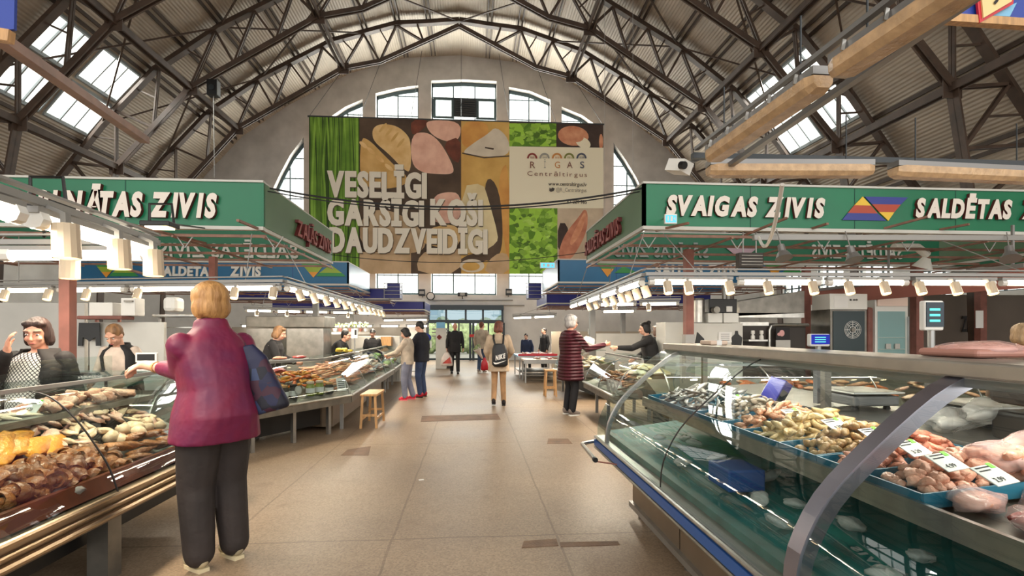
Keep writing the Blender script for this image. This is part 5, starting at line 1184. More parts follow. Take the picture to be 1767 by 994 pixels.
def person(label, loc, rz, h, top, bottom, hair, lean=0., pitch=0., yaw=0., L=None, Rr=None, legs=None, hem=.80, w=1., flare=0., slv=.93, drop=0., sk=SKIN, hairstyle='short', open_front=None, shoes=None, collar=True, sleeve=.052, vest=None, curlL=.5, curlR=.5, hdL=None, hdR=None, vox=.011, tight=1.0, glasses=False, belly=0., nL=None, nR=None):
    k = h / 1.70
    t = empty('person', label, 'person', loc, rz); t.scale = (k, k, k)
    cl, sl = math.cos(lean), math.sin(lean)
    def U(p):
        x, y, z = p; z -= .92
        if z <= 0: return Vector((x, y, z + .92))
        return Vector((x, y * cl + z * sl, z * cl - y * sl + .92))
    LM = Matrix.Rotation(-lean, 3, 'X')
    neck = U((0, -.012, 1.42)); sh = {-1: U((-.175 * w, -.005, 1.37 - drop)), 1: U((.175 * w, -.005, 1.37 - drop))}
    HM = Matrix.Rotation(yaw, 3, 'Z') @ Matrix.Rotation(-pitch, 3, 'X'); hc = U((0, .0, 1.49)) + HM @ Vector((0, .02, .095))
    H = lambda p: hc + HM @ Vector(p)
    # ---- body
    mb = MB()
    mb.ell(H((0, -.012, .022)), (.074, .094, .098), HM, 16, 12); mb.ell(H((0, .022, -.045)), (.056, .066, .074), HM, 14, 10)
    mb.ell(H((0, .058, -.088)), (.026, .024, .020), HM, 10, 8)
    mb.cone(H((0, .088, .015)), H((0, .112, -.028)), .009, .0145, 8); mb.ell(H((0, .104, -.032)), (.017, .011, .009), HM, 8, 6)
    for s in (-1, 1):
        mb.ell(H((s * .076, -.01, -.012)), (.010, .022, .033), HM, 8, 6); mb.ell(H((s * .036, .066, -.030)), (.024, .022, .022), HM, 8, 6); mb.cone(H((s * .018, .084, .034)), H((s * .052, .068, .034)), .010, .009, 8)
    mb.ell(H((0, .084, -.060)), (.024, .012, .011), HM, 8, 6)
    mb.cone(neck - Vector((0, 0, .04)), H((0, -.02, -.05)), .058, .052)
    el = {-1: Vector(L[0]) if L else U((-.235 * w, -.03, 1.10)), 1: Vector(Rr[0]) if Rr else U((.235 * w, -.03, 1.10))}
    wr = {-1: Vector(L[1]) if L else U((-.25 * w, .05, .865)), 1: Vector(Rr[1]) if Rr else U((.25 * w, .05, .865))}
    loft(mb, [(U((0, 0, z)), rx * w * .9, ry * w * .85, LM if z > .92 else None) for z, rx, ry in ((.86, .15, .10), (.98, .15, .10), (1.1, .135, .092), (1.25, .16, .105), (1.36, .15, .085), (1.43, .06, .055))], 16)
    for s in (-1, 1):
        mb.cone(sh[s], el[s], .045, .038); mb.cone(el[s], wr[s], .038, .026)
        hd = (hdL if s < 0 else hdR) or tuple((wr[s] - el[s]).normalized()); nn = (nL if s < 0 else nR) or (-s, .25, 0.01)
        hand(mb, wr[s], hd, nn, curlL if s < 0 else curlR, 1 if s > 0 else 1)
    LG_ = legs or [((-.10, .035, .49), (-.105, -.02, .09)), ((.10, .035, .49), (.105, -.02, .09))]
    for s, (kn, an) in zip((-1, 1), LG_):
        mb.cone((s * .085, 0, .88), kn, .075, .05); mb.cone(kn, an, .05, .034)
    remesh(mb.build('body', sk, t), .0085 if vox < .011 else .0115, 2, .5)
    # ---- face details
    if True:
        for s in (-1, 1):
            e = MB().ell(H((s * .034, .076, .006)), (.0120, .009, .0066), HM, 10, 8); e.m(1).ell(H((s * .034, .0835, .006)), (.0056, .004, .0058), HM, 8, 6); e.build('eye', [M['eye_w'], M['eye_d']], t, smooth=True)
            MB().cone(H((s * .018, .0925, .033)), H((s * .052, .080, .033)), .0042, .003, 6).build('eyebrow', hair, t, smooth=True)
        MB().ell(H((0, .0945, -.062)), (.021, .006, .0065), HM, 12, 6).build('mouth', M['lip'], t, smooth=True)
    # ---- hair
    mb = MB()
    if hairstyle != 'bald':
        mb.ell(H((0, -.026, .040)), (.086, .098, .094), HM, 18, 12)
        if hairstyle in ('bob', 'long', 'bun', 'fluffy'):
            for s in (-1, 1): mb.ell(H((s * .064, -.03, -.015)), (.030, .066, .075), HM, 12, 8)
            mb.ell(H((0, -.078, -.03)), (.070, .040, .085), HM, 12, 8)
            mb.ell(H((.03, .034, .086)), (.050, .042, .030), HM, 12, 8); mb.ell(H((-.035, .032, .086)), (.046, .042, .030), HM, 12, 8)
        if hairstyle == 'bob':
            for s in (-1, 1): mb.ell(H((s * .068, -.035, -.06)), (.030, .058, .055), HM, 12, 8)
            mb.ell(H((0, -.085, -.055)), (.075, .04, .06), HM, 12, 8)
        if hairstyle == 'fluffy':
            mb.ell(H((0, -.03, .05)), (.106, .115, .100), HM, 18, 12); mb.ell(H((0, -.075, -.02)), (.098, .06, .085), HM, 12, 8)
            for s in (-1, 1): mb.ell(H((s * .07, -.03, -.02)), (.042, .07, .07), HM, 12, 8)
        if hairstyle == 'long':
            mb.ell(H((0, -.09, -.13)), (.075, .045, .12), HM, 12, 10)
            for s in (-1, 1): mb.ell(H((s * .07, -.045, -.12)), (.028, .045, .09), HM, 12, 8)
        if hairstyle == 'bun': mb.ell(H((0, -.095, .11)), (.046, .046, .042), HM, 12, 8)
        if hairstyle == 'short': mb.ell(H((0, -.068, -.02)), (.066, .040, .062), HM, 12, 8)
        if hairstyle == 'cap':
            pass
        remesh(mb.build('hair', hair, t), .010, 3, .5)
    if hairstyle == 'cap':
        mb = MB(); mb.ell(H((0, -.012, .065)), (.086, .104, .074), HM, 16, 10); mb.ell(H((0, .09, .055)), (.066, .075, .012), HM, 14, 8); remesh(mb.build('cap', M['black'], t), .008, 2, .5)
    if glasses:
        mb = MB()
        for s in (-1, 1): c0 = H((s * .034, .098, .004)); mb.tube([c0 + HM @ Vector((.022 * math.cos(a * PI / 6), 0, .018 * math.sin(a * PI / 6))) for a in range(13)], .0025, 5); mb.tube([H((s * .056, .098, .008)), H((s * .08, .0, .010))], .0025, 5)
        mb.build('glasses', M['black'], t)
    # ---- trousers
    mb = MB(); f = tight
    for s, (kn, an) in zip((-1, 1), LG_):
        an = Vector(an); kn = Vector(kn); mb.cone((s * .082, 0, .88), kn, .098 * f * max(1, w * .95), .072 * f); mb.cone(kn, an + Vector((0, 0, .01)), .072 * f, .060 * f)
    mb.ell((0, -.01, .90), (.165 * w, .125 * w, .13)); remesh(mb.build('trousers', bottom, t), .012, 3, .5)
    # ---- shoes
    sm = shoes or M['black']
    sml = sm if isinstance(sm, (list, tuple)) else [sm, M['black']]
    for s, (kn, an) in zip((-1, 1), LG_):
        a = Vector(an); up = max(0, a.z - .09); tip = -min(.8, up * 5)
        mt = Matrix.Rotation(tip, 3, 'X'); base = Vector((a.x, a.y, a.z - .09)) + (mt @ Vector((0, 0, 0)))
        q = lambda p: Vector((a.x, a.y + .02, a.z - .03)) + mt @ (Vector(p) - Vector((0, .02, .06)))
        mb = MB(); mb.ell(q((0, .03, .05)), (.044, .095, .046), mt, 12, 8); mb.ell(q((0, .10, .038)), (.045, .055, .034), mt, 12, 8); mb.ell(q((0, -.03, .075)), (.042, .048, .058), mt, 12, 8)
        o = remesh(mb.build('shoe', sml[0], t), .010, 3, .5)
        MB().prism([q(p) for p in ((-.030, -.06, .0), (.030, -.06, .0), (.040, .03, .0), (.041, .10, .0), (.02, .140, .004), (-.02, .140, .004), (-.041, .10, .0), (-.040, .03, .0))], mt @ Vector((0, 0, .022))).build('sole', sml[1], o)
    # ---- top
    rings = [(hem, .172 + flare, .128 + flare), (.92, .170 + flare * .5, .128 + belly + flare * .4), (1.06, .158, .122 + belly), (1.20, .176, .132 + belly * .4), (1.32, .186, .122), (1.385, .150, .10), (1.425, .080, .075)]
    if drop: rings = rings[:4] + [(1.30, .182, .122), (1.355, .160, .108), (1.40, .122, .090), (1.44, .082, .078)]
    if collar: rings += [(1.455 if not drop else 1.495, .070 if not drop else .068, .072 if not drop else .072)]
    RG = lambda g, rr: [(U((0, 0, z)), rx * w + g, ry * w + g, LM if z > .92 else None) for z, rx, ry in rr]
    if open_front:
        blouse = open_front
        mb = loft(MB(), RG(0, rings[:-1]), 20)
        for s in (-1, 1): mb.cone(sh[s], el[s], .056, .048)
        remesh(mb.build('blouse', blouse, t), vox, 3, .5)
        oo = loft(MB(), [(c + Vector((0, -.012, 0)), a, b, m_) for c, a, b, m_ in RG(.026, rings)], 30, PI / 2 + .62, PI / 2 - .62 + 2 * PI).build('cardigan', top, t, smooth=True)
        so_ = oo.modifiers.new('thickness', 'SOLIDIFY'); so_.thickness = .014
        for s in (-1, 1):
            if vest is None:
                m3 = MB(); m3.ell(sh[s] + Vector((-s * .02, 0, -.015)), (.075, .075, .075)); m3.cone(sh[s], el[s], sleeve + .018, sleeve + .01); m3.cone(el[s], el[s].lerp(wr[s], .92), sleeve + .01, sleeve - .008); remesh(m3.build('sleeve', top, t), vox, 3, .5)
            else:
                m3 = MB(); m3.cone(sh[s], el[s], .054, .05); m3.cone(el[s], el[s].lerp(wr[s], .9), .05, .038); remesh(m3.build('sleeve', blouse, t), vox, 3, .5)
    else:
        mb = loft(MB(), RG(.012, rings), 22)
        for s in (-1, 1):
            mb.ell(sh[s] + Vector((-s * .015, 0, -.02)), (.078 * w ** .5, .080, .078)); mb.cone(sh[s], el[s], sleeve + .020, sleeve + .010); mb.cone(el[s], el[s].lerp(wr[s], slv if s < 0 else .93), sleeve + .010, sleeve - .006)
        remesh(mb.build('jacket', top, t), vox, 4, .5)
    return t, U, wr
def rel(t, p):
    """world point -> the person's own frame"""
    c, s = math.cos(-t['rz']), math.sin(-t['rz']); d = Vector(p) - Vector(t['lo']); k = t['k']; return Vector(((d.x * c - d.y * s) / k, (d.x * s + d.y * c) / k, d.z / k))
def frame(lo, rz, h): return dict(lo=lo, rz=rz, k=h / 1.70)
RD = math.radians
blk = cloth('black_cloth', (28, 27, 29)); blk2 = cloth('dark_cloth', (38, 36, 38))
hb_ = hairm('brown_hair', (58, 34, 26), (38, 22, 18)); hbl = hairm('blond_hair', (186, 140, 84), (142, 100, 56)); hlb = hairm('dark_blond_hair', (156, 116, 76), (110, 80, 54)); hgr = hairm('grey_hair', (190, 186, 182), (140, 136, 134)); hbk = hairm('black_hair', (30, 25, 24), (20, 17, 17)); hrd = hairm('auburn_hair', (126, 70, 50), (84, 46, 34))

# the brunette seller at the left edge
lo = (-3.30, 4.25, 0); f_ = frame(lo, RD(172), 1.60)
lat = bpy.data.materials.new('white_top_with_black_lattice'); lat.use_nodes = True; nt = lat.node_tree; b = nt.nodes['Principled BSDF']; b.inputs['Roughness'].default_value = .8
tc = nt.nodes.new('ShaderNodeTexCoord'); mp = nt.nodes.new('ShaderNodeMapping'); mp.inputs['Rotation'].default_value = (0, RD(45), 0); nt.links.new(tc.outputs['Object'], mp.inputs[0])
br = nt.nodes.new('ShaderNodeTexBrick'); br.offset = 0; br.inputs['Scale'].default_value = 22; br.inputs['Color1'].default_value = lin((236, 226, 218)); br.inputs['Color2'].default_value = lin((236, 226, 218)); br.inputs['Mortar'].default_value = lin((40, 34, 36)); br.inputs['Mortar Size'].default_value = .07; br.inputs['Row Height'].default_value = .5; br.inputs['Brick Width'].default_value = .5
sw = nt.nodes.new('ShaderNodeSeparateXYZ'); cb = nt.nodes.new('ShaderNodeCombineXYZ'); nt.links.new(mp.outputs[0], sw.inputs[0]); nt.links.new(sw.outputs[0], cb.inputs[0]); nt.links.new(sw.outputs[2], cb.inputs[1]); nt.links.new(cb.outputs[0], br.inputs[0]); nt.links.new(br.outputs[0], b.inputs['Base Color'])
hp = rel(f_, W(12, 606, 4.02)); el_ = rel(f_, W(-14, 668, 4.12))
person('brunette seller in a black cardigan over a white lattice top, hand raised to her face', lo, RD(172), 1.60, cloth('black_cardigan', (24, 18, 17), None, .1), blk, hb_, pitch=.22, w=1.22, belly=.03, hairstyle='bob', open_front=lat, sk=SKIN2,
       yaw=.42, Rr=(tuple(el_), tuple(hp)), hdR=(-.2, .1, 1), nR=(-.7, -.7, 0), curlR=.45, vox=.010)
# the bending seller in a vest
p = W(214, 590, 6.25)
person('seller with short blonde hair and a black vest over a pale blouse, head bent down', (p.x, 6.25, 0), RD(178), 1.60, cloth('black_vest', (30, 30, 33)), blk, hlb, lean=.16, pitch=.62, hairstyle='short', open_front=cloth('pale_blouse', (224, 206, 190), None, .3), vest=True,
       L=((-.30, .02, 1.10), (-.20, .30, .98)), Rr=((.30, .02, 1.10), (.16, .32, .98)), vox=.010)
# the blonde shopper
lo = (-1.66, 3.52, 0); SHR = RD(52); f_ = frame(lo, SHR, 1.80)
hp = rel(f_, W(246, 630, 3.62)); mid = rel(f_, W(312, 640, 3.50))
mag = cloth('magenta_jacket', (116, 14, 52), (90, 20, 62), .9, 6, .55)
T, U, wr = person('blonde shopper in a bulky magenta jacket, back turned, reaching over the near left case', lo, SHR, 1.80, mag, cloth('charcoal_wide_trousers', (52, 44, 42), None, .6, 10), hbl, lean=.10, pitch=.10, yaw=.15, w=1.06, belly=.06, hem=.76, flare=.05, hairstyle='fluffy', sleeve=.054, tight=1.42, slv=.45, drop=.03,
       L=(tuple(mid), tuple(hp)), hdL=tuple((hp - mid).normalized() + Vector((0, 0, -.3))), nL=(.2, .2, -1), curlL=.7, Rr=((.235, -.05, 1.10), (.225, .06, .88)), curlR=1.1, shoes=[cloth('cream_sneaker', (206, 192, 158), None, .2), mat('cream_sole', (220, 206, 170), .6)], vox=.010)
q = mid.lerp(hp, .62); dd = (hp - mid).normalized(); MB().tube([q, q + dd * .012], .036, 14).build('bracelet', M['wood'], T)
# her patterned bag
M['floral'] = mat('dark_floral_print', (38, 44, 100), .6, 0, 0, 17, (112, 48, 84), kind='VORONOI', bump=.3, bscale=8); nt = M['floral'].node_tree; cr = [n for n in nt.nodes if n.type == 'VALTORGB'][0]; cr.color_ramp.interpolation = 'CONSTANT'
e = cr.color_ramp.elements; e[0].position = 0; e[0].color = lin((12, 13, 30)); e[1].position = .34; e[1].color = lin((20, 24, 58)); n1 = e.new(.55); n1.color = lin((56, 20, 40)); n2 = e.new(.72); n2.color = lin((44, 58, 92)); n3 = e.new(.85); n3.color = lin((22, 24, 56))
b0 = W(452, 648, 3.62); t = empty('shoulder_bag', 'dark blue floral shopping bag hanging at the side of the shopper in magenta', 'bag', b0, RD(10)); t.rotation_euler.y = RD(-14)
mb = loft(MB(), [((0, 0, -.25), .115, .055, None), ((0, 0, -.22), .125, .07, None), ((-.01, 0, -.05), .10, .065, None), ((-.03, 0, .12), .09, .05, None), ((-.05, 0, .22), .05, .03, None)], 20); remesh(mb.build('bag_body', M['floral'], t), .012, 3, .5)
MB().tube([(-.05, .01, .2), (-.09, .02, .30), (-.13, .02, .34)], .014, 6).build('strap', M['floral'], t)
# profile seller
p = W(476, 574, 8.9)
T, U, wr = person('seller in profile with a dark blond bob and a black jacket with grey piping', (p.x - .1, 8.9, 0), RD(-80), 1.60, blk, blk, hlb, lean=.20, pitch=.35, hairstyle='bob', w=1.15, L=((-.26, .18, 1.12), (-.14, .42, 1.05)), Rr=((.26, .18, 1.12), (.14, .44, 1.05)))
MB().tube([(.24, .02, 1.36), (.215, .13, 1.26), (.205, .15, 1.12), (.2, .12, 1.0)], .006, 5).build('piping', M['greybar'], T)
# leaning seller
p = W(590, 583, 11.6)
person('dark haired seller in black leaning far over the left case', (p.x - .25, 11.6, 0), RD(-95), 1.62, blk, blk, hbk, lean=.62, pitch=.15, hairstyle='short', L=((-.24, .35, 1.05), (-.1, .56, .98)), Rr=((.24, .35, 1.05), (.1, .58, .98)))
p = W(643, 578, 14.4)
person('seller in a dark cap and dark coat standing far back behind the left case', (p.x, 14.4, 0), RD(190), 1.55, blk2, blk2, hbk, hairstyle='cap', pitch=.1)
# couple at the left case
wj = cloth('beige_sweater', (206, 190, 170), None, .5, 20); jean = cloth('pale_grey_jeans', (128, 130, 146), (104, 106, 124), .4)
person('dark haired woman in a beige sweater, grey jeans and red sneakers, at a case', (-1.42, 11.58, 0), RD(78), 1.58, wj, jean, hbk, pitch=.38, hairstyle='bob', hem=.84, L=((-.20, .20, 1.12), (-.10, .44, 1.06)), Rr=((.22, .18, 1.10), (.08, .42, 1.02)), tight=1.1, legs=[((-.10, .05, .49), (-.11, .02, .09)), ((.10, .02, .49), (.12, -.10, .09))],
       shoes=[mat('red_sneaker', (206, 30, 58), .5), mat('pink_sole', (232, 120, 130), .5)])
T, U, wr = person('man in a navy black jacket and blue jeans close behind the beige sweater woman', (-1.16, 12.05, 0), RD(70), 1.73, cloth('black_blue_jacket', (24, 26, 38)), cloth('blue_jeans', (54, 70, 104)), hbk, pitch=.35, w=1.12, hairstyle='short', L=((-.24, .16, 1.12), (-.12, .36, 1.02)), shoes=[mat('dark_red_sneaker', (170, 26, 44), .5), M['black']])
MB().ell((.19, -.02, 1.33), (.09, .135, .10)).build('blue_shoulder_panel', cloth('royal_blue_cloth', (36, 56, 150)), T, smooth=True); MB().box((.16, -.155, 1.18), (.05, .02, .16)).build('white_patch', M['paper'], T)
# man in black with a bag
T, U, wr = person('bald older man all in black walking toward the viewer with a red and white bag', (-.61, 18.6, 0), RD(182), 1.79, blk, blk, hgr, w=1.08, hairstyle='bald', sk=SKIN2, hem=.72, legs=[((-.09, .05, .49), (-.10, .06, .09)), ((.10, .02, .49), (.11, -.12, .10))])
def bag_mesh(mb, c, w, d, h):
    c = Vector(c); return loft(mb, [(c + Vector((0, 0, -h)), w * .9, d * .7, None), (c + Vector((0, 0, -h * .9)), w, d, None), (c + Vector((0, 0, -h * .45)), w * .86, d * .9, None), (c + Vector((0, 0, -.06)), w * .4, d * .5, None), (c, w * .16, d * .3, None)], 16)
def held_bag(label, p, w, d, h, m_top, m_low, rz=0):
    t = empty('plastic_bag', label, 'bag', p, rz); o = bag_mesh(MB(), (0, 0, 0), w, d, h).build('bag_body', m_top, t, smooth=True)
    if m_low: MB().prism([(-w * .72, -d * 1.02, -h * .82), (w * .78, -d * 1.02, -h * .82), (w * .5, -d * .9, -h * .36)], (0, .008, 0)).build('printed_patch', m_low, t)
    return t
M['bag_white'] = mat('white_bag_film', (228, 214, 204), .35, 0, .08, 9, bump=.6, bscale=12); M['bag_red'] = mat('red_bag_film', (202, 58, 36), .35, 0, .2, 9, bump=.6, bscale=12)
p = W(771, 607, 18.5); held_bag('red and white carrier bag hanging from the hand of the man in black', p, .22, .09, .50, M['bag_white'], M['bag_red'])
# person with flowers
T, U, wr = person('person in a beige jacket and blue jeans carrying flowers toward the entrance', (.34, 19.1, 0), RD(-35), 1.84, cloth('beige_jacket', (190, 172, 150)), cloth('mid_blue_jeans', (70, 92, 124)), hrd, hairstyle='short', w=1.1, Rr=((.26, .06, 1.12), (.14, .24, 1.02)), shoes=[mat('grey_shoe', (150, 140, 132), .6), M['white']])
t = empty('bouquet', 'white wrapped bunch of flowers with green leaves carried by the person in beige', 'flowers', W(826, 607, 18.75)); t.rotation_euler = (.3, -.5, 0)
MB().lathe([(.03, -.30), (.06, -.1), (.14, .12), (.15, .14)], (0, 0, 0), 14).build('wrapper', M['bag_white'], t, smooth=True)
mb = MB()
for j in range(16): a = R.uniform(0, 2 * PI); r = R.uniform(0, .14); mb.ell((r * math.cos(a), r * math.sin(a), .15 + R.uniform(0, .09)), (.05, .03, .035), (R.uniform(0, 3), R.uniform(0, 3), 0), 6, 4)
mb.build('leaves', M['leaf'], t, smooth=True)
held_bag('plain red bag hanging beside the flowers of the person in beige', W(836, 617, 18.9), .14, .08, .46, M['redtray'], None)
# woman with the backpack
crm = cloth('cream_jacket', (208, 184, 156), None, .4); tan = cloth('tan_leggings', (188, 146, 104), None, .3)
T, U, wr = person('red haired woman in a cream jacket and tan trousers walking away up the aisle', (.53, 10.5, 0), RD(-4), 1.70, crm, tan, hrd, hem=.70, flare=.035, hairstyle='bob', yaw=-.45, tight=.86, legs=[((-.085, .03, .49), (-.10, -.06, .12)), ((.085, .04, .49), (.10, .06, .09))], L=((-.25, .0, 1.10), (-.20, .14, .92)), Rr=((.26, .02, 1.10), (.2, .2, .98)), shoes=[cloth('black_shoe', (34, 26, 26), None, .1), M['black']])
T['label'] = 'red haired woman in a cream jacket and tan trousers, wearing a black backpack, walking away'
t = empty('backpack', 'black drawstring backpack with white lettering on the back of the woman in cream', 'backpack', (.53, 10.5, 0), RD(-4)); kb = 1.0
mb = loft(MB(), [((.03, -.19, .80), .11, .05, None), ((.03, -.20, .84), .155, .075, None), ((.03, -.20, .98), .16, .085, None), ((.02, -.19, 1.15), .145, .075, None), ((.01, -.18, 1.26), .10, .055, None)], 20); remesh(mb.build('pack_body', cloth('black_nylon', (22, 22, 26), None, .3, 10, .5), t), .012, 3, .5)
for s in (-1, 1): MB().tube([(.01 + s * .08, -.19, 1.24), (s * .10, -.15, 1.36), (s * .10, -.07, 1.425), (s * .10, .05, 1.42), (s * .12, .13, 1.30)], .02, 8).build('strap', M['black'], t)
M['printw'] = mat('white_print', (236, 232, 226), .6)
mb = MB(); rot = RD(14); u = Vector((math.cos(rot), 0, math.sin(rot))); v = Vector((-math.sin(rot) * .2, 0, 1)); text_into(mb, 'NIKE', (-.055, -.296, .935), u, v, width=.20, height=.085, bold=.05, shear=.15, gap=.03); mb.build('lettering', M['printw'], t)
mb = MB(); sw = [(-.10, .90), (-.085, .865), (-.05, .855), (.0, .868), (.165, .935), (.01, .895), (-.04, .885), (-.07, .89)]; mb.prism([(x, -.294, z) for x, z in sw], (0, .002, 0)); mb.build('emblem', M['printw'], t)
# burgundy coat
bur = bpy.data.materials.new('burgundy_quilted_coat'); bur.use_nodes = True; nt = bur.node_tree; b = nt.nodes['Principled BSDF']; b.inputs['Base Color'].default_value = lin((74, 18, 32)); b.inputs['Roughness'].default_value = .5
tc = nt.nodes.new('ShaderNodeTexCoord'); sx = nt.nodes.new('ShaderNodeSeparateXYZ'); nt.links.new(tc.outputs['Object'], sx.inputs[0]); mu = nt.nodes.new('ShaderNodeMath'); mu.operation = 'MULTIPLY'; mu.inputs[1].default_value = PI / .055; nt.links.new(sx.outputs[2], mu.inputs[0])
sn = nt.nodes.new('ShaderNodeMath'); sn.operation = 'SINE'; nt.links.new(mu.outputs[0], sn.inputs[0]); ab = nt.nodes.new('ShaderNodeMath'); ab.operation = 'ABSOLUTE'; nt.links.new(sn.outputs[0], ab.inputs[0]); bp = nt.nodes.new('ShaderNodeBump'); bp.inputs['Strength'].default_value = 1; bp.inputs['Distance'].default_value = .03; nt.links.new(ab.outputs[0], bp.inputs['Height']); nt.links.new(bp.outputs[0], b.inputs['Normal'])
lo = (1.76, 9.28, 0); f_ = frame(lo, RD(-72), 1.78); hp = rel(f_, W(1044, 595, 9.35)); el_ = rel(f_, W(1016, 600, 9.3))
person('grey haired shopper with glasses in a long burgundy quilted coat, holding out money', lo, RD(-72), 1.78, bur, cloth('black_trousers', (24, 22, 26)), hgr, hem=.60, flare=.03, w=1.22, hairstyle='fluffy', glasses=True, pitch=.1, L=((-.24, .05, 1.12), (-.2, .22, 1.02)), Rr=(tuple(el_ + Vector((.06, -.06, -.02))), tuple(hp)), curlR=.6, sk=SKIN2, shoes=[cloth('grey_sneaker', (132, 120, 112), None, .2), M['white']])
# bun haired seller
p = W(1112, 556, 9.75); lo = (p.x + .16, 9.75, 0); f_ = frame(lo, RD(84), 1.68); hp = rel(f_, W(1066, 600, 9.5)); el_ = rel(f_, W(1090, 601, 9.6))
T, U, wr = person('seller with a black hair bun and black jacket, reaching toward the burgundy shopper', lo, RD(84), 1.68, blk, blk, hbk, lean=.22, pitch=.12, hairstyle='bun', w=1.1, L=(tuple(el_), tuple(hp)), curlL=.6, Rr=((.26, .1, 1.1), (.22, .3, .98)))
p = W(1134, 563, 10.7); person('brown haired person standing behind the bun haired seller, back turned', (p.x, 10.7, 0), RD(10), 1.62, blk2, blk2, hairm('mid_brown_hair', (112, 80, 62), (80, 56, 44)), hairstyle='bob')
p = W(910, 580, 19.2); person('small seller in dark blue bending over the far meat table', (p.x, 19.2, 0), RD(160), 1.45, cloth('dark_blue_cloth', (40, 52, 84)), blk, hbk, lean=.35, pitch=.3)
p = W(939, 575, 19.5); person('dark clothed seller standing upright behind the far meat table', (p.x, 19.5, 0), RD(120), 1.62, blk2, blk2, hbk)
p = W(1764, 590, 5.05); person('light brown haired person at the right edge behind the curved case', (p.x, 5.05, 0), RD(-25), 1.56, cloth('brown_beige_coat', (120, 100, 84)), blk2, hairm('light_brown_hair', (176, 148, 112), (136, 112, 84)), hairstyle='fluffy', w=1.1)
# ================================================================== FOOD
RF = random.Random(23)
def food_mat(name, c1, c2, rough=.4, sc=16, bump=.5, coat=.2):
    m = mat(name, c1, rough, 0, 0, sc, c2, bump=bump, bscale=45, coat=coat); nt = m.node_tree; b = nt.nodes['Principled BSDF']
    l = b.inputs['Base Color'].links[0]; src = l.from_socket; oi = nt.nodes.new('ShaderNodeObjectInfo'); hs = nt.nodes.new('ShaderNodeHueSaturation'); mr = nt.nodes.new('ShaderNodeMapRange'); mr.inputs[3].default_value = .78; mr.inputs[4].default_value = 1.14
    nt.links.new(oi.outputs['Random'], mr.inputs[0]); nt.links.new(mr.outputs[0], hs.inputs['Value']); nt.links.new(src, hs.inputs['Color']); nt.links.new(hs.outputs[0], b.inputs['Base Color']); return m
def blob(dx, dy, dz, seed, bend=0., lump=.22, seg=12, rg=8, taper=0., fold=0.):
    """an irregular soft piece about dx long, with its own bumps, bend and taper"""
    rr = random.Random(seed); ph = [rr.uniform(0, 6) for _ in range(6)]; mb = MB(); mb.ell((0, 0, 0), (1, 1, 1), None, seg, rg)
    for v in mb.v:
        x, y, z = v; n = 1 + lump * (.5 * math.sin(3 * x + ph[0]) * math.cos(3.3 * y + ph[1]) + .35 * math.sin(5 * y + 4 * z + ph[2]) + .25 * math.sin(6.5 * x + ph[3]))
        tp = 1 - taper * (x * .5 + .5); X = x * dx / 2 * n; Y = y * dy / 2 * n * tp; Z = z * dz / 2 * n * tp
        Y += bend * dx * (x * x - .3); Z += fold * dx * (y * y)
        v.x, v.y, v.z = X, Y, Z
    return mb
def heap(kind, label, group, cat, mats, protos, fn, n, seed=1, tilt=.5, up=.0, scl=(.85, 1.15), flat=False, yaw=None, by=0.):
    """fn(a, b) -> surface point for a,b in 0..1; the pieces are laid in jittered rows, mounded in the middle"""
    rr = random.Random(seed); ob = []; na = max(1, round(math.sqrt(n * fn.ratio))); nb = max(1, math.ceil(n / na)); c = 0
    for i in range(na):
        for j in range(nb):
            if c >= n: break
            a = min(max((i + .5 + rr.uniform(-.35, .35)) / na, .02), .98); b = min(max((j + .5 + rr.uniform(-.35, .35)) / nb, .02), .98)
            if c < len(protos):
                o = protos[c].build(kind, mats[c % len(mats)], smooth=True); ob.append(o); tag(o, label, cat, group)
            else:
                o = ob[rr.randrange(len(ob))].copy(); COL.objects.link(o)
            mound = up * (1 - (2 * a - 1) ** 2) * (1 - (2 * b - 1) ** 2); p = fn(a, b)
            o.location = p + Vector((0, 0, mound + rr.uniform(0, .012)))
            o.rotation_euler = (Matrix.Rotation(by, 3, 'Y') @ Euler((rr.uniform(-tilt, tilt), rr.uniform(-tilt, tilt), (rr.uniform(0, 2 * PI) if yaw is None else yaw + rr.uniform(-.4, .4)))).to_matrix()).to_euler(); s = rr.uniform(*scl); o.scale = (s, s, s); c += 1
class Fn:
    def __init__(s, f, ratio): s.f = f; s.ratio = ratio
    def __call__(s, a, b): return Vector(s.f(a, b))
def deckR(x0, x1, y0, y1, h=.03):   # shelf inside the right case
    return Fn(lambda a, b: (x0 + (x1 - x0) * a, y0 + (y1 - y0) * b, .90 + (x0 + (x1 - x0) * a - 1.47) * .085 + h), (x1 - x0) / (y1 - y0))
def deckL(x0, x1, y0, y1, h=.03):
    return Fn(lambda a, b: (x0 + (x1 - x0) * a, y0 + (y1 - y0) * b, LZ(x0 + (x1 - x0) * a) + h), abs(x1 - x0) / (y1 - y0))
def deckC(c, u0, u1, v0, v1, h=.03):
    return Fn(lambda a, b: deckpt(c, u0 + (u1 - u0) * a, v0 + (v1 - v0) * b, h), (u1 - u0) / (v1 - v0))
